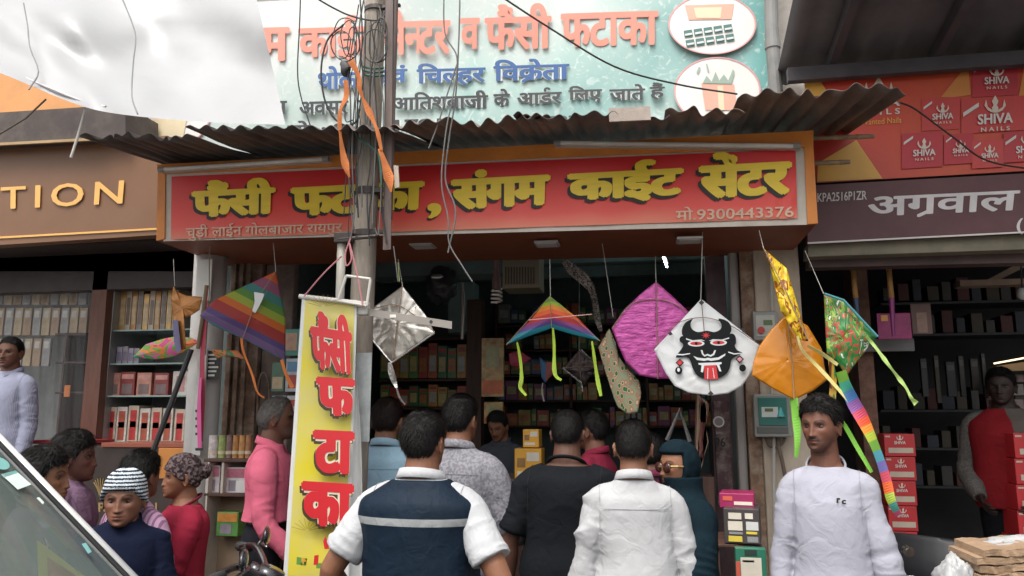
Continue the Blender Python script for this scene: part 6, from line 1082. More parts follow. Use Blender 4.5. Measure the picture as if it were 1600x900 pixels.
for k, (x, w, c, lab) in enumerate(((326, 14, (.58, .52, .5), 'white speckled roll first on the small counter'), (341, 11, (.30, .38, .12), 'green and yellow banded roll second on the small counter'), (353, 9, (.22, .14, .13), 'dull mauve roll in the middle of the small counter'), (363, 9, (.42, .2, .07), 'bronze roll fourth on the small counter'), (373, 9, (.5, .26, .09), 'copper roll fifth on the small counter'), (383, 9, (.36, .17, .08), 'brown roll last on the small counter'))):
    c_ = P(x + w / 2, 717, 4.56); r = (P(x + w, 700, 4.56).x - P(x, 700, 4.56).x) / 2; zt = P(x, 680, 4.56).z; t = thing('cracker_roll', (c_.x, 4.56, c_.z), lab, 'roll'); mb = MB(); mb.tube([(c_.x, 4.56, c_.z), (c_.x, 4.56, zt)], r, 18); mb.build('roll', pk('roll%d' % k, c, vs=30, var=.5), t); mb = MB(); mb.tube([(c_.x, 4.56, c_.z + .03), (c_.x, 4.56, c_.z + .05)], r + .0015, 18); mb.build('band', pk('band', (.6, .5, .35)), t)
for x0, y0, x1, y1, c, lab in ((321, 727, 343, 771, (.55, .5, .5), 'white and pink printed carton on the left of the small counter shelf'), (351, 730, 384, 771, (.58, .56, .56), 'white carton on the right of the small counter shelf'), (338, 800, 372, 838, (.10, .26, .06), 'green and orange carton under the small counter')): PB('carton', x0, y0, x1, y1, 4.50, .09, pk('c%d' % x0, c), lab, 'carton', prints=[('printed_band', .05, .05, .95, .4, pk('pinkband' if x0 != 338 else 'orangeband', (.45, .15, .2) if x0 != 338 else (.6, .25, .05))), ('printed_picture', .2, .5, .7, .9, pk('greyband', (.25, .22, .25)))])
PB('carton_card', 368, 751, 383, 770, 4.47, .004, mat('paper_white', (.64, .63, .6)), 'small white card leaning on the white carton', 'card')
# posters and packets on the left jamb of the kite shop
for x0, y0, x1, y1, c, lab, pr in ((440, 514, 472, 556, (.06, .26, .20), 'green poster with a printed face above the packets by the yellow banner', [('printed_face', .2, .15, .75, .8, pk('facetan', (.5, .3, .2)))]), (424, 566, 444, 612, (.10, .20, .13), 'dark green packet left of the white packet by the yellow banner', [('printed_band', .1, .5, .9, .9, pk('straw', (.55, .42, .26)))]), (446, 560, 470, 612, (.5, .54, .58), 'white and blue packet by the yellow banner', [('printed_band', .1, .1, .9, .4, pk('bluish', (.12, .28, .45))), ('printed_picture', .2, .5, .8, .9, pk('redd', (.45, .06, .05)))]), (424, 618, 446, 652, (.22, .36, .45), 'pale blue packet below the dark green one', [('printed_band', .1, .2, .9, .5, pk('white', (.6, .57, .52)))]), (448, 618, 470, 652, (.5, .52, .52), 'white packet below the white and blue one', [('printed_band', .1, .2, .9, .5, pk('redd', (.45, .06, .05)))])): PB('packet', x0, y0, x1, y1, 5.1, .02, pk('k%d%d' % (x0, y0), c), lab, 'packet', prints=pr)
# --- kite shop inside: rack of packets, wooden post, lamp, vent box, tube
wpst = thing('wooden_post', P(744, 640, 7.0), 'dark wooden cabinet post inside the kite shop', 'post'); mb = MB(); mb.box((P(729, 560, 7.0).x, 7.0, .146), (P(752, 560, 7.0).x, 7.15, P(740, 468, 7.0).z)); mb.build('timber', wood_dk, wpst)
rk = thing('rack', P(670, 640, 7.5), 'dark shelf rack with packets left of the wooden post inside the shop', 'shelf rack')
for y in (592, 636, 690, 528): mb = MB(); pbox(mb, 592, y, 728, y + 4, 7.4, .4); mb.build('shelf', wood_dk, rk)
mb = MB(); pbox(mb, 592, 510, 728, 960, 7.82, .03); mb.build('back_panel', mat('rack_back', (.07, .06, .055)), rk)
pkc = [(.10, .22, .07), (.50, .12, .04), (.12, .28, .09), (.55, .26, .06), (.06, .18, .08), (.5, .08, .05), (.45, .33, .08)]
for j, (y0, y1) in enumerate(((536, 591), (601, 635), (644, 689))):
    for i in range(9):
        x = 594 + i * 15; c = pkc[(i * 3 + j * 2) % 7]; yy = y0 + (i * 7 % 5) * 2
        PB('cracker_packet', x, yy, x + 14, y1, 7.42, .08, pk('q%d' % ((i * 3 + j * 2) % 7), c), 'bright cracker packet on the %s shelf of the dim rack' % ('upper', 'middle', 'lower')[j], 'packet', 'packets on the %s shelf of the dim rack' % ('upper', 'middle', 'lower')[j], prints=[('printed_picture', .15, .35, .85, .8, pk('w%d' % (i % 3), [(.6, .5, .2), (.55, .18, .05), (.5, .5, .45)][i % 3])), ('printed_band', .1, .08, .9, .22, pk('redd', (.45, .06, .05)))])
for x0, y0, x1, y1, lab in ((752, 528, 787, 620, 'large orange and gold printed hanging pack right of the wooden post'), (756, 628, 786, 662, 'small tan printed pack under the large orange one')): PB('hanging_pack', x0, y0, x1, y1, 6.6, .03, pk('hang%d' % y0, (.50, .22, .07), vs=14, var=.6, col2=(.62, .42, .16)), lab, 'pack', prints=[('printed_band', .05, .72, .95, .95, pk('redorange', (.55, .12, .03))), ('printed_picture', .2, .15, .8, .5, pk('olivey', (.35, .33, .16)))])
vb2 = thing('vent_box', P(815, 448, 5.9), 'beige slatted vent box hanging under the dark ceiling', 'vent box'); mb = MB(); pbox(mb, 785, 392, 842, 450, 5.9, .3); mb.build('casing', mat('beige_casing', (.36, .31, .22), rough=.5, dirt=.4), vb2)
mb = MB(); [pbox(mb, 789 + k * 4.4, 417, 791 + k * 4.4, 444, 5.892, .007) for k in range(11)]; mb.build('grille', mat('grille_dark', (.12, .10, .075)), vb2)
cf = thing('spiral_lamp', P(776, 478, 5.5), 'unlit spiral lamp hanging in a striped brown holder', 'lamp'); mb = MB(); mb.tube([P(776, 392, 5.5), P(776, 424, 5.5), P(776, 440, 5.5), P(776, 452, 5.5)], [.018, .022, .036, .034], 14); mb.build('holder', mat('brown_bakelite', (.10, .055, .045), rough=.4), cf)
c = P(776, 463, 5.5); mb = MB(); mb.tube([c + Vector((.036 * math.cos(t), .036 * math.sin(t), .055 - t * .0045)) for t in [k * .42 for k in range(58)]], .0085, 7); mb.build('spiral', mat('milk_glass', (.62, .55, .5), rough=.25), cf)
tl = thing('tube_light', P(1040, 408, 6.6), 'glowing white tube light under the ceiling inside the shop', 'tube light'); a, c = P(1036, 400, 6.3), P(1042, 417, 6.9); mb = MB(); mb.tube([a, c], .008, 10); mb.build('tube', mat('lit_tube', (.85, 1, .97), emit=16), tl); mb = MB(); mb.tube([a + Vector((.0, 0, .035)), c + Vector((0, 0, .035))], .014, 6); mb.build('batten', mat('batten_grey', (.4, .4, .4)), tl)
for x, y, w, h, c, lab in ((690, 446, 40, 52, (.14, .13, .14), 'dark bundle with a silver foil patch hanging under the shop beam'),):
    t = thing('bundle', P(x, y + h / 2, 6.3), lab, 'bundle'); c0 = P(x, y, 6.3); dd, ff = sphere_dirs(30, 20); v = dd * np.array((.14, .1, .16)) * (1 + .25 * vnoise(dd * 4, 2))[:, None] + np.array(c0); link_mesh('wrap', v, ff, mat('dark_film', (.05, .048, .05), rough=.3, bump=.8, bs=14), t, True); mb = MB(); mb.ell(c0 + Vector((-.02, -.09, .06)), (.06, .02, .025)); mb.build('foil_patch', foil('silver_foil_edge', (.75, .73, .7)), t, smooth=True)
mb = MB(); mb.tube([P(722, 442, 6.1), P(724, 480, 6.1), P(722, 530, 6.1)], [.012, .018, .012], 8); tag(mb.build('foil_strip', mat('dull_foil', (.3, .28, .26), rough=.35, metal=.5)), 'narrow dull foil strip hanging left of the wooden post', 'strip')
mb = MB(); mb.tube([P(1042, 688, 6.0), P(1062, 640, 6.0), P(1078, 690, 6.0)], .018, 6); tag(mb.build('folding_frame', mat('dim_white_frame', (.5, .48, .46))), 'white inverted V frame standing in the dark doorway', 'frame')
sk = thing('kite_stack', P(1100, 745, 5.0), 'stack of paper kites standing on edge beside the woman in the dark cloak', 'kite stack'); 
for i in range(7): mb = MB(); mb.prism([P(1090 + i * 2.6, 615 + i * 2, 5.0), P(1096 + i * 2.0, 628 + i, 5.0), P(1105 - i * 1.2 + 2, 690, 5.0), P(1090 + i * 1.4, 745 - i * 3, 5.0), P(1088 + i * 2.2, 690, 5.0)], (.004, .25, 0)); mb.build('paper_kite', mat('kite_paper%d' % (i % 4), [(.45, .30, .2), (.5, .4, .3), (.33, .12, .1), (.42, .36, .28)][i % 4], rough=.7, var=.3), sk)
mb = MB(); pbox(mb, 1070, 745, 1120, 960, 4.98, .3); tag(mb.build('low_crate', wood_dk), 'dark crate under the stack of paper kites', 'crate')
br = thing('rack', P(950, 700, 8.5), 'long dim shelf rack along the back wall behind the kites', 'shelf rack')
for y in (505, 545, 585, 625, 665): mb = MB(); pbox(mb, 772, y, 1128, y + 3, 8.5, .35); mb.build('shelf', wood_dk, br)
for x in (772, 890, 1010, 1125): mb = MB(); pbox(mb, x, 470, x + 4, 800, 8.49, .36); mb.build('upright', wood_dk, br)
rg = random.Random(11)
for j, y in enumerate((505, 545, 585, 625, 665)):
    x = 778
    while x < 1118:
        w = rg.choice((9, 12, 15, 20)); h = rg.uniform(18, 31); c = rg.choice(pkc + [(.3, .28, .25), (.12, .16, .3), (.3, .08, .2)])
        if rg.random() < .85: PB('stock_box', x, y - h, x + w - 1, y, 8.56, .15, pk('s%d' % (int(c[0] * 100) * 7 + int(c[1] * 100)), c), 'small stock box on the %s shelf of the back wall rack' % ('topmost', 'second', 'third', 'fourth', 'lowest')[j], 'box', 'stock on the %s back wall shelf' % ('topmost', 'second', 'third', 'fourth', 'lowest')[j], prints=[('label', .15, .3, .85, .7, pk('w%d' % rg.randrange(3), (.5, .5, .45)))])
        x += w
for i, (x, y, h, w, c) in enumerate(((1440, 560, 60, 10, (.2, .2, .2)), (1462, 555, 75, 7, (.28, .2, .1)), (1480, 565, 55, 14, (.1, .12, .16)), (1500, 556, 64, 8, (.25, .24, .22)), (1518, 560, 50, 12, (.16, .09, .06)), (1536, 552, 70, 6, (.3, .28, .25)))): PB('hanging_ware', x, y, x + w, y + h, 6.9, .04, mat('ware%d' % i, tuple(x * .12 for x in c), rough=.5), ('wide grey', 'slim tan', 'broad slate', 'slim pale', 'brown', 'thinnest pale')[i] + ' ware hanging in the dark depth of the hardware shop', 'hanging ware', prints=[('band', .1, .1, .9, .25, mat('dim_label', (.09, .085, .08)))])  # ware colours scaled down; the shop's darkness is put into them
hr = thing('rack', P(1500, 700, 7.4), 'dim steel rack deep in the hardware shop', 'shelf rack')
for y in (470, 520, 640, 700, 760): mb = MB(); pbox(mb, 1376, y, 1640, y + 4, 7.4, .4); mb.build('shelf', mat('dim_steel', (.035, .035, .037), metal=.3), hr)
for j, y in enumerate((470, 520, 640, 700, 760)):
    for i in range(11): w_ = 12 + (i * 5 + j * 3) % 9; PB('dim_shelf_box', 1380 + i * 23, y - 20 - (i * 7 + j * 5) % 18, 1380 + i * 23 + w_, y, 7.45, .2, mat('dimstock%d' % ((i + j) % 4), [(.04, .038, .034), (.07, .014, .012), (.022, .027, .04), (.045, .034, .02)][(i + j) % 4]), 'dim box on the %s shelf of the steel rack in the hardware shop' % ('topmost', 'second', 'middle', 'fourth', 'lowest')[j], 'box', 'boxes on the %s shelf of the dim steel rack' % ('topmost', 'second', 'middle', 'fourth', 'lowest')[j])  # near-black shelf and box colours carry the gloom of the shop
# yellow cartons passed over the counter
for x0, y0, x1, y1, Y, lab in ((817, 671, 842, 699, 5.35, 'small yellow printed carton standing on the bigger yellow carton'), (804, 701, 846, 750, 5.3, 'bigger yellow carton with labels on the counter in the shop')): PB('yellow_carton', x0, y0, x1, y1, Y, .16, mat('yellow_card', (.70, .36, .04), rough=.4, var=.12), lab, 'carton', prints=[('white_label', .45, .12, .92, .4, mat('label_white', (.66, .6, .5))), ('printed_picture', .1, .3, .4, .6, pk('brownpic', (.3, .16, .06))), ('printed_band', .1, .72, .75, .88, mat('label_white', (.66, .6, .5)))])
kc = thing('shop_counter', P(800, 850, 5.4), 'dark wooden sales counter inside the kite shop', 'counter'); mb = MB(); pbox(mb, 700, 753, 960, 960, 5.45, .5); mb.build('front', wood_dk, kc); mb = MB(); pbox(mb, 698, 750, 962, 753, 5.2, .8); mb.build('top', mat('worn_counter_top', (.15, .10, .08), rough=.4), kc)
# --- meters, cartons at the right column
for x0, y0, x1, y1, lab, lo in ((1177, 486, 1216, 532, 'upper grey electricity meter with a red button on the cream pillar', 0), (1178, 616, 1236, 683, 'lower grey electricity meter with a green front and small display on the cream pillar', 1)):
    t = thing('electricity_meter', P((x0 + x1) / 2, y1, 5.02), lab, 'meter'); mb = MB(); pbox(mb, x0, y0, x1, y1, 5.02, .098, .008); mb.build('case', mat('grey_meter_case', (.25, .25, .23), rough=.35, var=.2, dirt=.4), t); W_, H_ = x1 - x0, y1 - y0
    if lo:
        mb = MB(); pbox(mb, x0 + 7, y0 + 5, x1 - 6, y1 - 18, 5.012, .007); mb.build('green_front', mat('meter_green', (.03, .15, .125), rough=.35), t); mb = MB(); pbox(mb, x0 + 12, y0 + 20, x1 - 20, y0 + 36, 5.008, .0035); mb.build('label_plate', mat('meter_label', (.52, .56, .52)), t); mb = MB(); pbox(mb, x0 + 17, y0 + 22, x1 - 28, y0 + 27, 5.005, .0025); mb.build('display', mat('lcd', (.10, .15, .06), rough=.2), t); mb = MB(); c = P(x1 - 16, y0 + 30, 5.008); mb.tube([c + Vector((0, .002, .035)), c + Vector((0, .002, -.02))], [.006, .024], 10); mb.build('teal_knob', mat('teal_plastic', (.04, .36, .35), rough=.3), t)
        mb = MB(); pbox(mb, x0 + 5, y1 - 16, x1 - 4, y1 - 6, 5.014, .005); mb.build('terminal_cover', mat('meter_dark', (.10, .105, .1)), t)
    else:
        mb = MB(); pbox(mb, x0 + 4, y0 + 6, x1 - 5, y1 - 6, 5.014, .006); mb.build('dial_plate', mat('meter_cream', (.40, .40, .35)), t); mb = MB(); c = P(x0 + 12, y0 + 30, 5.012); mb.tube([c, c + Vector((0, -.012, 0))], .022, 14); mb.build('red_button', mat('red_plastic', (.42, .02, .02), rough=.3), t); mb = MB(); pbox(mb, x0 + 16, y0 + 14, x1 - 9, y0 + 22, 5.011, .003); mb.build('display', mat('lcd', (.1, .15, .06)), t)
for pts, r, m, lab in (([(1209, 683), (1209, 760), (1213, 900)], .011, mat('grey_conduit', (.42, .39, .35), rough=.6, dirt=.4), 'thin pale conduit running down from the lower meter'), ([(1216, 684), (1217, 700), (1222, 720), (1227, 745)], .012, mat('brown_hose', (.13, .09, .07)), 'dark hose end below the lower meter'), ([(1196, 684), (1202, 696), (1215, 698), (1224, 690), (1226, 684)], .009, mat('brown_hose', (.13, .09, .07)), 'cable loop hanging under the lower meter'), ([(1204, 408), (1205, 450), (1206, 486)], .010, mat('grey_conduit', (.42, .39, .35)), 'thin conduit dropping to the upper meter'), ([(1203, 532), (1204, 580), (1206, 616)], .010, mat('grey_conduit', (.42, .39, .35)), 'thin conduit joining the two meters')):
    mb = MB(); mb.tube([P(x, y, 5.09) for x, y in pts], r, 9, sub=4 if len(pts) > 3 else 0); tag(mb.build('conduit', m), lab, 'conduit')
dcn = thing('goods_stand', P(1150, 880, 4.3), 'low dark stand carrying the cartons at the foot of the cream pillar', 'stand'); mb = MB(); pbox(mb, 1120, 851, 1192, 856, 4.28, .45); mb.build('top', wood_dk, dcn); mb = MB(); [pbox(mb, x, 856, x + 5, 985, 4.3 + dy, .04) for x in (1122, 1184) for dy in (0, .36)]; mb.build('leg_frame', wood_dk, dcn)
PB('carton', 1131, 795, 1187, 850, 4.27, .25, mat('dark_grey_carton', (.055, .045, .045), rough=.5), 'dark grey carton plastered with white and yellow labels by the cream pillar', 'carton', rot=R(-9), prints=[('white_label', .14, .12, .5, .30, mat('label_white', (.66, .6, .5))), ('white_label', .60, .12, .82, .28, mat('label_white', (.66, .6, .5))), ('white_label', .12, .36, .52, .62, mat('label_white', (.66, .6, .5))), ('white_label', .62, .36, .96, .6, mat('label_pale', (.55, .55, .53))), ('yellow_label', .62, .64, .92, .71, mat('label_yellow', (.65, .5, .06))), ('yellow_label', .12, .78, .5, .94, mat('label_yellow', (.65, .5, .06))), ('grey_label', .14, .66, .52, .73, mat('label_grey', (.25, .24, .24))), ('pale_label', .64, .78, .94, .94, mat('label_grey', (.25, .24, .24)))])
PB('carton', 1124, 771, 1178, 794, 4.36, .22, mat('magenta_carton', (.30, .02, .09), rough=.4), 'magenta carton with white lettering on top of the dark grey carton', 'carton', rot=R(-9), prints=[('red_label', .1, .2, .38, .5, mat('label_redorange', (.55, .1, .06))), ('white_line', .42, .55, .95, .78, mat('label_white', (.66, .6, .5)))])
PB('packet', 1151, 857, 1199, 960, 4.16, .06, mat('green_packet', (.03, .17, .11), rough=.35), 'green packet with a white label leaning under the dark grey carton', 'packet', prints=[('white_label', .16, .14, .84, .7, mat('label_white', (.66, .6, .5))), ('brand_patch', .3, .02, .7, .11, mat('label_dark', (.02, .04, .03))), ('printed_lines', .22, .18, .6, .21, mat('label_grey', (.25, .24, .24))), ('red_patch', .0, .2, .14, .5, mat('label_redorange', (.55, .1, .06)))])
# --- hardware shop
rc_ = mat('nail_carton_red', (.46, .025, .03), rough=.4, var=.12); bst = mat('beige_strip', (.5, .42, .33))
def carton_stack(x0, x1, ys, Y, where):
    names = ('topmost', 'second from the top', 'third', 'fourth', 'lowest')
    for i in range(len(ys) - 1):
        o = PB('nail_carton', x0 + i * 2.2, ys[i] + 1, x1 + i * 1.2, ys[i + 1], Y, .3, rc_, 'red nail carton, %s of the stack %s' % (names[i], where), 'carton', rot=R(random.uniform(-2.2, 2.2)), prints=[('beige_strip', .12, .62, .92, .85, bst), ('corner_flash', .04, .08, .2, .15, bst)]); xc, yc = (x0 + x1) / 2 + i * 1.7, ys[i] + (ys[i + 1] - ys[i]) * .28; emblem(xc, yc - 3, .42, Y - .003, o, em); write('letters', 'SHIVA', [P(xc - 9, yc + 2, Y), P(xc + 9, yc + 2, Y), P(xc + 9, yc + 7, Y), P(xc - 9, yc + 7, Y)], wp, o, .02, lift=.003)
carton_stack(1382, 1430, (677, 713, 751, 790, 830, 868), 5.75, 'behind the motorcycle at the right'); carton_stack(1585, 1648, (676, 716, 757, 798, 840, 880), 5.6, 'at the right edge')
for x, lab, c2, y2 in ((1335, 'spade with a wooden handle and dark blue socket hanging left in the hardware shop', (.06, .09, .16), 492), (1391, 'spade with a wooden handle and purple socket hanging over the magenta sheet', (.20, .03, .13), 525)):
    t = thing('hanging_tool', P(x, y2, 5.4), lab, 'tool'); mb = MB(); mb.tube([P(x - 2, 420, 5.4), P(x, 445, 5.4), P(x + 2, 466, 5.4)], [.016, .017, .018], 10); mb.build('wooden_handle', mat('yellow_wood_handle', (.42, .22, .07), rough=.5, var=.25), t, smooth=True); mb = MB(); mb.tube([P(x + 2, 466, 5.4), P(x + 5, y2, 5.4)], [.019, .010], 10); mb.build('socket', mat('socket%d' % x, c2, rough=.35, metal=.3), t); mb = MB(); [mb.tube([P(x + e, 405, 5.4), P(x - 2 + e, 423, 5.4)], .004, 5) for e in (-4, 3)]; mb.build('hook', mat('wire_hook', (.4, .38, .35)), t)
PB('magenta_sheet', 1371, 489, 1424, 530, 5.6, .01, mat('magenta_sheet', (.26, .01, .10), rough=.4, var=.35, vs=16), 'magenta flowered sheet pack hanging behind the purple spade', 'pack', prints=[('orange_flower', .12, .08, .32, .3, pk('orangeband', (.6, .25, .05)))]); PB('calendar', 1424, 474, 1456, 522, 5.7, .01, mat('dim_calendar', (.14, .08, .07)), 'dim brown calendar beside the magenta sheet', 'calendar', prints=[('printed_figure', .25, .3, .75, .95, pk('dimtan', (.25, .14, .1)))]); PB('grey_board', 1342, 529, 1429, 549, 5.8, .03, mat('grey_board', (.15, .15, .15), dirt=.3), 'grey board across the hardware shop below the magenta sheet', 'board')
tl = thing('strip_light', P(1580, 562, 6.4), 'warm glowing strip light at the right edge of the hardware shop', 'strip light'); mb = MB(); mb.tube([P(1553, 568, 6.4), P(1640, 552, 6.4)], .006, 8); mb.build('tube', mat('warm_tube', (1, .72, .42), emit=1.2), tl); mb = MB(); mb.slab([P(1556, 572, 6.42), P(1640, 560, 6.42), P(1640, 578, 6.42), P(1556, 580, 6.42)], (0, .1, 0)); mb.build('shelf_edge', mat('brass_edge', (.3, .18, .07), rough=.4), tl)
bl_ = thing('bulb', P(1596, 466, 6.0), 'pale bulb hanging at the right edge of the hardware shop', 'bulb'); mb = MB(); mb.ell(P(1598, 459, 6.0), (.04, .04, .045)); mb.build('globe', mat('milk_bulb', (.6, .62, .6), rough=.2), bl_, smooth=True); mb = MB(); mb.tube([P(1595, 410, 6.0), P(1597, 452, 6.0)], .006, 6); mb.build('cord', blkc, bl_)
for i, (y, h) in enumerate(((600, 18), (624, 16), (585, 12))): PB('dim_shelf_box', 1555 + 7 * i, y, 1600, y + h, 6.6, .2, mat('dim_box%d' % i, (.16 + .03 * i, .14, .13)), ('grey box on the dim shelf behind the man in the red vest', 'lower grey box behind the man in the red vest', 'small grey box under the warm strip light')[i], 'box', prints=[('label', .2, .2, .7, .7, mat('dim_label', (.09, .085, .08)))])
# cardboard bundle, white sack
cbz = thing('cardboard_bundle', P(1560, 900, 3.1), 'bundle of flattened brown cardboard with frayed edges at the bottom right corner', 'bundle'); cm = mat('old_cardboard', (.29, .19, .115), rough=.9, var=.3, vs=7, bump=.5, bs=40, dirt=.4, dcol=(.2, .13, .08), stretch=(1, 1, 3)); rg = random.Random(3)
for i in range(6):
    y0 = 864 + i * 13; x0 = 1532 + rg.uniform(-3, 6) + (8 if i == 0 else 0); n = 26; v = []
    for dz, yy in ((0, 2.95 + rg.uniform(0, .02)), (0, 3.22)):
        for sgn in (1, 0):
            for k in range(n): x = x0 + (1720 - x0) * k / (n - 1); q = P(x, y0 - 3 + (0 if sgn else 11) - 10 * k / (n - 1), 2.95); v.append((q.x, yy + .005 * rg.uniform(-1, 1) * (yy < 3.2), q.z + .003 * math.sin(k * .7 + i) + .0012 * rg.uniform(-1, 1)))
    f = [];
    for a, b_, in ((0, 1), (1, 3), (3, 2), (2, 0)): f += [(a * n + k, a * n + k + 1, b_ * n + k + 1, b_ * n + k) for k in range(n - 1)]
    f += [(0, n, 3 * n, 2 * n), (n - 1, 2 * n - 1, 4 * n - 1, 3 * n - 1)]; link_mesh('cardboard_sheet', v, f, cm, cbz)
mb = MB(); a, c = P(1535, 930, 3.0), P(1740, 930, 3.3); mb.box((a.x, 2.98, .0), (c.x, 3.25, P(1560, 915, 3.0).z)); mb.build('lower_pack', cm, cbz)
def lump(name, c, rad, m, label, cat, seed, k=.22, fr=3.0, par=None):
    dd, ff = sphere_dirs(56, 40); v = dd * np.array(rad) * (1 + k * vnoise(dd * fr, seed) + k * .4 * (1 - 2 * np.abs(vnoise(dd * fr * 2.6, seed + 1))))[:, None] + np.array(c); o = link_mesh(name, v, ff, m, par, True, recalc=False); return tag(o, label, cat) if par is None else o
sackm = mat('white_plastic_sack', (.36, .36, .36), rough=.45, var=.1, bump=.5, bs=20, dirt=.3)
lump('sack', P(1498, 925, 3.05), (.07, .10, .11), sackm, 'crumpled white sack between the motorcycle and the cardboard bundle', 'sack', 4); lump('sack', P(1604, 856, 3.12), (.13, .08, .035), sackm, 'white plastic sheet crumpled on the cardboard bundle', 'plastic sheet', 6); mb = MB(); pbox(mb, 1466, 935, 1520, 1100, 3.02, .3); tag(mb.build('crate', wood_dk), 'dark crate carrying the white sack', 'crate')

# ------------------------------------------------------------------ vehicles
def motorcycle(x, y, ang, label, cowl=False):
    t = thing('motorcycle', (x, y, 0), label, 'motorcycle', None); M = Matrix.Rotation(R(ang), 3, 'Z'); o = Vector((x, y, 0)); T = lambda p: o + M @ Vector(p)
    bk_ = mat('black_enamel', (.018, .018, .02), rough=.25, coat=.5); chm = mat('dull_chrome', (.26, .26, .27), rough=.28, metal=1, var=.3, dirt=.4); rub = mat('tyre_rubber', (.025, .025, .025), rough=.85, bump=.3); eng = mat('engine_alloy', (.22, .22, .22), rough=.45, metal=.7)
    def part(name, mb, m, par=None, sm=True): mb.v = [tuple(T(p)) for p in mb.v]; return mb.build(name, m, par or t, smooth=sm)
    for wx in (.66, -.62):
        mb = MB(); mb.tube([(wx + .27 * math.cos(a), 0, .30 + .27 * math.sin(a)) for a in [2 * math.pi * k / 36 for k in range(37)]], .042, 10, caps=False); w = part('wheel', mb, rub); mb = MB(); mb.tube([(wx + .225 * math.cos(a), 0, .30 + .225 * math.sin(a)) for a in [2 * math.pi * k / 32 for k in range(33)]], .014, 8, caps=False)
        for k in range(12): a = 2 * math.pi * k / 12; mb.tube([(wx, .02 * (-1) ** k, .30), (wx + .22 * math.cos(a), 0, .30 + .22 * math.sin(a))], .003, 4)
        mb.tube([(wx, -.05, .3), (wx, .05, .3)], .05, 14); part('rim', mb, chm, w)
        mb = MB(); mb.tube([(wx + .34 * math.cos(R(a)), 0, .30 + .34 * math.sin(R(a))) for a in range(20, 150, 13)], .055, 8); part('mudguard', mb, bk_)
    mb = MB(); [mb.tube([(.66, sd * .075, .30), (.40, sd * .075, 1.0)], .022, 10) for sd in (1, -1)]; part('fork', mb, chm)
    mb = MB(); mb.ell((.50, 0, .90), (.10, .095, .10)); hl = part('headlight', mb, bk_); mb = MB(); mb.ell((.565, 0, .90), (.045, .08, .08)); part('lens', mb, mat('lamp_glass', (.6, .62, .62), rough=.08), hl)
    mb = MB(); mb.tube([(.26, .36, 1.06), (.34, .22, 1.08), (.40, .08, 1.02), (.40, -.08, 1.02), (.34, -.22, 1.08), (.26, -.36, 1.06)], .013, 8, sub=5); hb = part('handlebar', mb, chm)
    for sd in (1, -1):
        mb = MB(); mb.tube([(.30, sd * .30, 1.065), (.24, sd * .42, 1.055)], .020, 10); part('grip', mb, rub, hb); mb = MB(); mb.tube([(.38, sd * .24, 1.075), (.34, sd * .40, 1.065)], .006, 6); part('lever', mb, chm, hb); mb = MB(); mb.tube([(.34, sd * .24, 1.08), (.36, sd * .27, 1.11)], .006, 6); mb.ell((.37, sd * .30, 1.115), (.015, .060, .038)); part('mirror', mb, bk_, hb)
    mb = MB(); mb.tube([(.42, 0, .99), (.44, 0, 1.03)], [.06, .05], 16); mb.tube([(.36, .06, 1.0), (.38, .06, 1.03)], .035, 12); part('gauge', mb, bk_)
    v, f, n = remesh([tube_mesh([(.36, 0, .80), (.22, 0, .84), (.02, 0, .82), (-.10, 0, .74)], [.08, .135, .13, .06], 18, True, 4)], .012, 4); link_mesh('tank', np.array([T(p) for p in v]), f, bk_, t, True, recalc=False)
    v, f, n = remesh([tube_mesh([(-.06, 0, .76), (-.25, 0, .77), (-.48, 0, .80), (-.72, 0, .86)], [.09, .12, .12, .09], 18, True, 4, .6)], .012, 4); link_mesh('seat', np.array([T(p) for p in v]), f, rub, t, True, recalc=False)
    mb = MB(); mb.box((-.12, -.11, .28), (.22, .11, .55), bev=.03); [mb.box((-.0, -.12, .56 + k * .02), (.18, .12, .57 + k * .02)) for k in range(6)]; part('engine', mb, eng, sm=False); mb = MB(); mb.tube([(.42, 0, .92), (.05, 0, .72), (-.35, 0, .66), (-.62, 0, .62)], .03, 8); mb.tube([(.36, 0, .84), (.22, 0, .3), (-.2, 0, .26), (-.35, 0, .66)], .022, 8); [mb.tube([(-.62, sd * .1, .3), (-.5, sd * .12, .7)], .02, 8) for sd in (1, -1)]; part('frame', mb, bk_); mb = MB(); mb.tube([(.2, -.13, .35), (.0, -.15, .22), (-.5, -.17, .26), (-.85, -.17, .34)], [.02, .025, .045, .05], 12, sub=4); part('exhaust', mb, chm); mb = MB(); mb.ell((-.80, 0, .78), (.04, .07, .04)); part('tail_lamp', mb, mat('red_lens', (.4, .02, .02), rough=.15)); mb = MB(); mb.tube([(-.05, .12, .28), (-.12, .3, .01)], .012, 6); part('side_stand', mb, bk_)
    if cowl:
        v, f, n = remesh([tube_mesh([(.46, 0, .78), (.50, 0, .95), (.47, 0, 1.12)], [.20, .25, .16], 22, True, 5, .35, up=(1, 0, 0))], .012, 5); cw = link_mesh('cowl', np.array([T(p) for p in v]), f, mat('black_plastic', (.010, .010, .012), rough=.5, spec=.3), t, True, recalc=False); return t, T, cw
    return t, T, None
m1, T1, _ = motorcycle(P(335, 900, 2.8).x - .25, 2.8, 20, 'black motorcycle with chrome handlebar parked left of the yellow banner')
m2, T2, cw = motorcycle(P(1440, 900, 3.6).x + .36, 3.98, 226, 'black motorcycle with a black front cowl behind the man in the lavender T-shirt', True)
c = P(1420, 862, 3.40); mb = MB(); mb.tube([c, c + Vector((0, .03, 0))], .021, 18); mb.tube([c + Vector((0, -.002, 0)), c], .012, 12); mb.build('lock', mat('chrome', (.55, .55, .56), rough=.18, metal=1), m2)
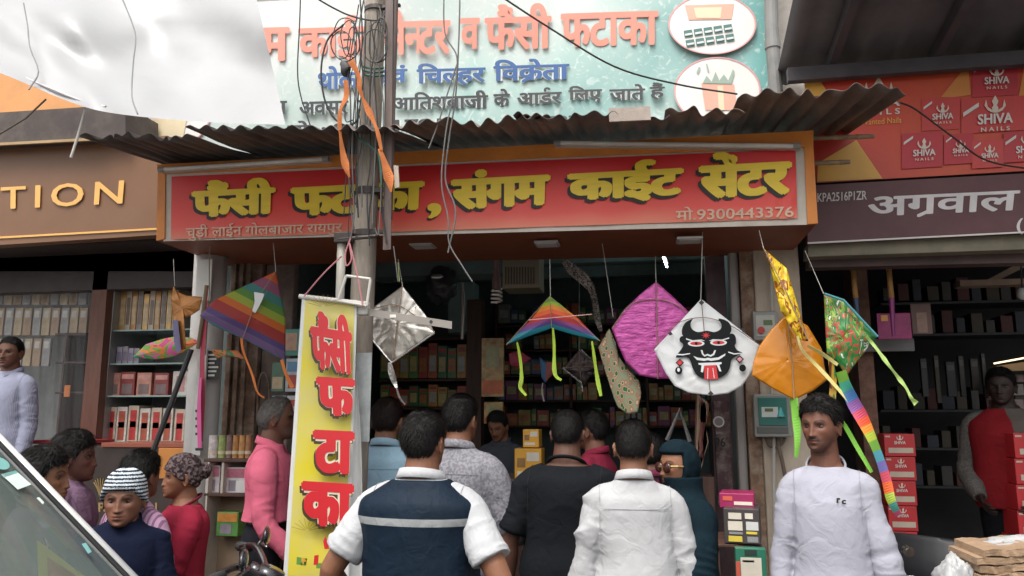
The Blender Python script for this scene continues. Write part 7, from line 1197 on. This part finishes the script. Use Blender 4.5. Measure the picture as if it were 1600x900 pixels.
# car at the lower left: its windscreen pillar rises past the boys
car = thing('parked_car', (-2.6, 1.4, 0), 'grey car at the lower left with a dark windscreen and white edged pillar', 'car')
cpaint = mat('silver_paint', (.45, .46, .46), rough=.25, metal=.5, coat=.6, var=.05); A_, B_ = P(-14, 690, 2.1), P(192, 905, 2.1); dirv = (A_ - B_).normalized()
Pb = B_ - dirv * .10; Pt = B_ + dirv * .75; W0 = Vector((0, -1.35, 0)); bow = Vector((.12, 0, .02))
mb = MB(); v = []; uv = []
for j in range(11):
    for i in range(17): u = i / 16; q = Pb.lerp(Pt, j / 10) + W0 * u + bow * (4 * u * (1 - u)); v.append(q[:]); uv.append((u, j / 10))
mb.add(v, [(j * 17 + i, j * 17 + i + 1, (j + 1) * 17 + i + 1, (j + 1) * 17 + i) for j in range(10) for i in range(16)])
gm = mat('windscreen_glass', (.15, .185, .17), rough=.06, alpha=.5, var=.12, vs=3, dirt=.22, dcol=(.33, .34, .33), ds=2.2, spec=.7); ws = mb.build('windscreen', gm, car, smooth=True)
for off_, r0_ in ((Vector((0, .03, 0)), .018), (W0 - Vector((0, .03, 0)), .03)): mb = MB(); mb.tube([Pb + off_, Pt + off_], r0_, 10); mb.build('pillar', mat('white_trim', (.52, .52, .51), rough=.3), car, smooth=True); mb = MB(); mb.tube([Pb + Vector((.0, .008, .012)), Pt + Vector((.0, .008, .012))], .007, 8); mb.build('seal', blkc, car)
zb = Pb.z; zr = Pt.z; xb, xt = Pb.x, Pt.x; yF, yN = 2.16, .72
v, f, n = remesh([(lambda q: q)((MB().box((xt - 2.0, yN - .06, .32), (xb + .95, yF + .06, zb - .03), bev=.12)).v) and (lambda m: (m.v, m.f))(MB().box((xt - 2.0, yN - .06, .32), (xb + .95, yF + .06, zb - .03), bev=.14))], .03, 3); link_mesh('body', v, f, cpaint, car, True, recalc=False)
mb = MB(); mb.hexa([(xt - 1.9, yN + .02, zr - .02), (xt + .02, yN + .02, zr - .02), (xt + .02, yF - .02, zr - .02), (xt - 1.9, yF - .02, zr - .02), (xt - 1.8, yN + .08, zr + .04), (xt - .03, yN + .08, zr + .04), (xt - .03, yF - .08, zr + .04), (xt - 1.8, yF - .08, zr + .04)]); mb.build('roof', cpaint, car)
for yy in (yN, yF): mb = MB(); mb.slab([(xb - .12, yy, zb - .02), (xt - 1.95, yy, zb - .02), (xt - 1.85, yy, zr - .01), (xt - .02, yy, zr - .01)], (0, .01, 0)); mb.build('side_window', gm, car)
mb = MB(); mb.box((xb - 1.0, yN + .05, zb - .25), (xb - .06, yF - .05, zb - .06), bev=.04); mb.build('dashboard', mat('dash_black', (.03, .03, .032), rough=.6), car)
for wx in (xb + .45, xt - 1.4):
    for yy in (yN - .02, yF + .02): mb = MB(); mb.tube([(wx + .25 * math.cos(a), yy, .32 + .25 * math.sin(a)) for a in [2 * math.pi * k / 30 for k in range(31)]], .075, 10, caps=False); w = mb.build('wheel', mat('tyre_rubber', (.025, .025, .025)), car, smooth=True); mb = MB(); mb.tube([(wx, yy - .05, .32), (wx, yy + .05, .32)], .19, 20); mb.build('rim', mat('engine_alloy', (.22, .22, .22)), w)
for yy in (yN + .2, yF - .2): mb = MB(); mb.ell((xb + .95, yy, .78), (.05, .14, .09)); mb.build('headlight', mat('lamp_glass', (.6, .62, .62)), car, smooth=True)
def on_glass(x, y): 
    d = ray(x, y); nrm = (Pt - Pb).cross(W0).normalized(); t = (Pb + bow * .3 - _C).dot(nrm) / d.dot(nrm); return _C + d * (t * .992)
def glass_patch(name, pts, m): mb = MB(); mb.add([on_glass(x, y) for x, y in pts], [tuple(range(len(pts)))]); o = mb.build(name, m, ws); thicken(o, .001); return o
stt = mat('teal_sticker', (.16, .36, .34), rough=.4); stw = mat('pale_sticker', (.52, .60, .57), rough=.4)
glass_patch('round_sticker', [(0 + 15 * math.cos(t) * 1, 724 + 9 * math.sin(t) + 4 * math.cos(t)) for t in [2 * math.pi * k / 20 for k in range(20)]], stt); glass_patch('permit_sticker', [(2, 741), (24, 735), (49, 757), (28, 765)], stw); glass_patch('permit_band', [(2, 741), (24, 735), (29, 739), (6, 746)], stt); glass_patch('small_sticker', [(57, 778), (61, 777), (69, 785), (67, 788)], stw); glass_patch('small_sticker', [(128, 850), (134, 848), (143, 862), (138, 865)], stt)
tg = thing('bunting_flag', on_glass(75, 900), 'yellow green pointed paper flag standing on the car dashboard', 'paper flag'); mb = MB(); g_ = lambda x, y: _C + (on_glass(x, y) - _C) * 1.06
mb.prism([g_(58, 845), (g_(130, 900)), g_(150, 960), g_(62, 960)], (0, .004, 0)); mb.build('paper', mat('yellow_green_paper', (.40, .41, .15), rough=.6, var=.2), tg); mb = MB(); mb.prism([g_(75, 870) - Vector((0, .003, 0)), g_(118, 898) - Vector((0, .003, 0)), g_(122, 950) - Vector((0, .003, 0)), g_(78, 950) - Vector((0, .003, 0))], (0, .002, 0)); mb.build('printed_patch', mat('maroon_patch', (.36, .20, .13), rough=.6), tg); mb = MB(); mb.tube([g_(69, 842), g_(76, 856)], .004, 6); mb.build('clip', mat('chrome', (.55, .55, .56)), tg)
# ------------------------------------------------------------------ people in the lane
cl = cloth_mat
def ray_on(obj, px, py):
    o = Vector(obj.matrix_world.translation) if obj.parent is None else origin(obj); d = ray(px, py).normalized(); dg = bpy.context.evaluated_depsgraph_get(); ok, loc, nrm, i = obj.ray_cast(_C - o, d, depsgraph=dg); return (loc + o, nrm) if ok else (None, None)
def child(root, name): return next(c for c in root.children if c.name.split('.')[0] == name)
# front row
person('man from behind in a navy vest with a reflective band over a white polo shirt', 663, 641, 2.95, -6, skin='#80563f', style='short', bulk=1.16, hyaw=-9, seed=2, arms={1: ((.62, -.28, -1), (-.05, .75, -1)), -1: ((-.62, -.28, -1), (.05, .75, -1))}, top=dict(seams=(.40, .405, .415), m=cl('white_polo', (.40, .405, .415)), collar='polo'), sleeve=(.37, .37), over=dict(m=cl('navy_vest', (.0065, .014, .026), bands=(1.225, 1.252), bcol=(.24, .25, .25), rough=.6), ease=.016, zt=1.375, yoke=.022, amp=.013), legs='#1d2430', hpitch=4, hem=.44)
person('man from behind in a plain white full sleeved shirt with close cropped hair', 988, 654, 3.4, 3, skin='#7d553f', style='crop', bulk=.98, seed=4, top=dict(seams=(.385, .385, .39), m=cl('white_shirt', (.385, .385, .39)), collar='shirt', flare=.012), amp=.016, arms={1: ((.22, .05, -1), (.10, .18, -1)), -1: ((-.22, -.02, -1), (-.04, .16, -1))}, legs='#2a2c33', hyaw=-4)
rt, put, hput, s_, J_, H_ = person('young man with a moustache in a pale lavender long sleeved T-shirt', 1283, 621, 3.45, 166, skin='#6c4636', style='quiff', bulk=.80, ease=.011, seed=3, hs=.91, fine=True, moust=.95, beard=.42, hyaw=-24, hpitch=-2, top=dict(seams=(.335, .335, .385), m=cl('lavender_tee', (.335, .335, .385), var=.06), collar='crew'), amp=.011, head=dict(gaunt=1.6, gaze=.003), arms={1: ((.20, .0, -1), (.05, .12, -1)), -1: ((-.22, .0, -1), (-.05, .1, -1))}, legs='#2b2e36', hem=.40)
sh = child(rt, 'shirt'); bpy.context.view_layer.update()
for nm, s, x0, y0, x1, y1 in (('chest_mark', 'r', 1307, 778, 1313, 786), ('chest_mark', 'c', 1315, 781, 1322, 788)):
    h, n_ = ray_on(sh, (x0 + x1) / 2, (y0 + y1) / 2)
    if h is not None: Y_ = h.y - .010; write(nm, s, [P(x0, y0, Y_), P(x1, y0, Y_), P(x1, y1, Y_), P(x0, y1, Y_)], blk, sh, .06, lift=.0)
# crowd at the counter
person('man from behind in a pale blue shirt between the yellow banner and the vest wearer', 605, 622, 4.3, 2, skin='#7d553f', style='short', seed=5, bulk=1.0, top=dict(seams=(.30, .45, .56), m=cl('pale_blue_shirt', (.26, .39, .48)), collar='shirt'), arms={1: ((.2, .2, -1), (-.1, .8, -.6)), -1: ((-.2, .2, -1), (.1, .8, -.6))}, hair='#2a1c18')
person('man from behind in a grey patterned shirt at the shop front', 719, 617, 3.95, -14, skin='#80563f', style='short', seed=6, bulk=1.06, top=dict(seams=(.30, .29, .31), m=cl('grey_print_shirt', (.24, .235, .255), 'mottled', (.16, .155, .175), 75), collar='shirt', flare=.01), amp=.012, arms={1: ((.30, .25, -1), (.0, 1, -.35)), -1: ((-.25, .2, -1), (.1, .8, -.6))}, hyaw=-6)
person('man from behind in a black half sleeved T-shirt with bare forearm', 886, 638, 3.9, -6, skin='#5c3d30', style='crop', seed=7, bulk=1.16, top=dict(seams=(.02, .02, .024), m=cl('black_tee', (.007, .008, .010)), collar='crew', flare=.012), sleeve=(.42, .42), amp=.010, arms={1: ((.3, .1, -1), (.0, .5, -1)), -1: ((-.36, -.05, -1), (-.12, .15, -1)), ('n', -1): (.8, .2, 0)}, legs='#16181d', collar='crew')
person('person in a maroon shirt behind the black T-shirt wearer', 926, 640, 4.75, 70, skin='#6b4636', style='short', seed=8, top=dict(m=cl('maroon_shirt', (.17, .015, .035)), collar='shirt'))
person('person in a dull plum kurta between the white shirt and the dark cloak', 1015, 676, 4.4, 20, skin='#6b4636', style='short', seed=18, top=dict(m=cl('plum_kurta', (.11, .02, .045)), collar='shirt'), hair='#0f0c0c')
person('shopkeeper with a moustache in a dark shirt bending over the counter inside', 787, 640, 5.95, 165, skin='#7d553f', style='short', seed=9, moust=.8, hpitch=-22, lean=.1, top=dict(m=cl('dark_grey_shirt', (.045, .05, .06)), collar='shirt'), z0=.15, arms={1: ((.2, .4, -1), (-.2, 1, -.2)), -1: ((-.2, .4, -1), (.2, 1, -.2))}, fine=False)
wr, put, hput, s_, J_, H_ = person('woman in a dark teal cloak and head covering with brown sunglasses', 1060, 688, 3.65, 112, skin='#8a6048', style='none', seed=10, bulk=1.0, top=dict(name='cloak', m=cl('dark_teal_cloak', (.004, .013, .019), var=.2), flare=.06), ease=.035, amp=.016, hem=.12, legs='#14202a', arms={1: ((.35, .25, -1), (-.3, .6, -1)), -1: ((-.35, .25, -1), (.3, .6, -1))}, hyaw=12)
d, hf = sphere_dirs(120, 90); b = head_surface(d, {'nose': 0}); az = np.degrees(np.abs(np.arctan2(d[:, 0], d[:, 1]))); face = sstep(82, 70, az) * sstep(-.094, -.085, b[:, 2]) * sstep(.062, .052, b[:, 2]); hv = b + d * (.020 * (1 - face) - .018 * face + .003 * vnoise(b * 40, 3) * (1 - face))[:, None]
mb = MB(); mb.add(put(hput(hv)), hf); hh_ = H_ / 1.65
v, f = rings_loft(dense([(1.14 * s_, .225 * s_, .150 * s_, .01), (1.24 * s_, .215 * s_, .142 * s_, .0), (1.33 * s_, .165 * s_, .115 * s_, -.01), (1.39 * s_, .105 * s_, .100 * s_, -.008), (1.46 * s_, .092 * s_, .105 * s_, -.004)], 8), 60); v = np.array(v); r_ = 1 + .06 * vnoise(v * np.array((14, 14, 7)), 4); v[:, 0] *= r_; v[:, 1] *= r_; mb.add(put(v), f); link_mesh('head_covering', np.array(mb.v), mb.f, cl('dark_teal_cloak', (.004, .013, .019)), wr, True, recalc=False)
lens = mat('brown_lens', (.06, .018, .012), rough=.08, spec=.8); mb = MB()
for sd in (1, -1): dd, ff = sphere_dirs(24, 16); mb.add(put(hput(dd * np.array((.030, .010, .026)) + np.array((.033 * sd, .086, -.004)))), ff)
sg = mb.build('sunglasses', lens, wr, smooth=True); mb = MB(); 
for sd in (1, -1): mb.tube([Vector(x) for x in put(hput(np.array([(.060 * sd, .082, .004), (.074 * sd, .05, .004), (.080 * sd, -.01, .0)])))], .0045, 6)
mb.tube([Vector(x) for x in put(hput(np.array([(-.012, .100, .0), (.012, .100, .0)])))], .004, 6); mb.build('frame', mat('gold_frame', (.5, .36, .16), rough=.3, metal=.7), sg)
person('grey haired man in a bright pink shirt seen in profile left of the yellow banner', 427, 618, 4.15, -74, skin='#6b4838', style='balding', hair='#605b57', seed=11, bulk=.98, top=dict(seams=(.58, .12, .17), m=cl('pink_shirt', (.72, .16, .24)), collar='shirt', flare=.02), amp=.014, beard=.25, moust=.5, lean=.03, arms={1: ((.16, .12, -1), (-.05, .75, -.8)), -1: ((-.16, .1, -1), (.05, .6, -.9))}, legs='#25262b', hem=.60)
# boys by the car
kid = 'boys gathered by the car'
person('boy in a navy jacket and a striped knitted cap looking at the camera', 200, 731, 3.05, 204, skin='#7d5644', style='none', seed=12, bulk=.98, hs=1.16, fine=True, hyaw=-4, hpitch=-2, hat=dict(mat=cl('striped_knit', (.02, .024, .035), 'chevron', (.46, .50, .54), 21, rough=.95), rib=.0012, low=.004), top=dict(name='jacket', m=cl('navy_jacket', (.007, .010, .026), rough=.95), collar='shirt'), ease=.03, head=dict(wide=1.04, nose=.8), arms={1: ((.2, .1, -1), (-.2, .4, -1)), -1: ((-.2, .1, -1), (.2, .4, -1))}, group=kid)
person('boy in a mauve shirt seen in profile behind the car', 117, 673, 3.45, -66, skin='#5f3f33', style='boy', seed=13, hs=1.12, bulk=.95, top=dict(seams=(.18, .11, .17), m=cl('mauve_shirt', (.18, .11, .17)), collar='shirt'), head=dict(nose=.8), group=kid)
person('boy with dark hair lowest behind the car pillar looking right', 70, 698, 2.95, -70, skin='#80583f', style='boy', seed=14, hs=1.15, bulk=.95, fine=True, top=dict(m=cl('grey_mauve_tee', (.13, .10, .13)), collar='crew'), head=dict(nose=.8), group=kid)
person('boy from behind in a pink shirt with thin dark stripes', 222, 704, 3.2, -22, skin='#6b4636', style='boy', seed=15, hs=1.0, bulk=1.0, top=dict(seams=(.3, .18, .26), m=cl('pink_stripe_shirt', (.40, .24, .34), 'stripes', (.20, .10, .18), 13), collar='shirt', flare=.015), amp=.012, hyaw=10, arms={1: ((.25, .1, -1), (.0, .5, -1)), -1: ((-.2, .1, -1), (0, .5, -1))}, group=kid)
person('boy in a red jacket and dark bobble cap holding his hand to his mouth', 290, 706, 3.5, 132, skin='#80563f', style='none', seed=16, hs=1.02, fine=True, hat=dict(mat=cl('dark_bobble_knit', (.035, .022, .025), 'mottled', (.12, .09, .09), 60, rough=1), rib=.001, lump=.004, th=.75, pom=(0, -.115, .03), low=-.004), top=dict(m=cl('maroon_tee', (.14, .012, .035)), collar='crew'), over=dict(name='jacket', m=cl('red_jacket', (.24, .016, .036)), sleeve=(1, 1), ease=.012, zt=1.36), head=dict(nose=.8), arms={1: ((.2, .0, -1), (-.1, .4, -1)), -1: ((-.05, .35, -1), (.22, .42, 1)), ('n', -1): (0, -1, .2)}, group=kid, curl=.8)
# beyond
person('man in a lavender striped shirt standing at the gift shop front', 20, 526, 5.05, 178, skin='#6e4a3a', style='crop', seed=17, z0=.55, bulk=.98, ease=.010, amp=.007, moust=.6, top=dict(seams=(.3, .3, .4), m=cl('lavender_stripe_shirt', (.36, .37, .47), 'stripes', (.27, .28, .38), 42), collar='shirt'), hyaw=14, fine=True)
person('man in a red and grey vest standing in the dark hardware shop at the right', 1562, 575, 5.9, 150, skin='#2c1d17', style='short', seed=19, z0=.16, bulk=1.1, lean=.02, top=dict(m=cl('grey_knit', (.13, .12, .11), 'mottled', (.09, .085, .08), 70), collar='crew'), over=dict(m=cl('red_vest', (.20, .012, .016), bands=(-.03, .15), bcol=(.10, .085, .075), bax=0), ease=.012, zt=1.38), legs='#15161a', arms={1: ((.2, .1, -1), (-.35, .7, -.6)), -1: ((-.2, .1, -1), (.35, .7, -.6))})  # skin colour darkened so the head sinks into the shade
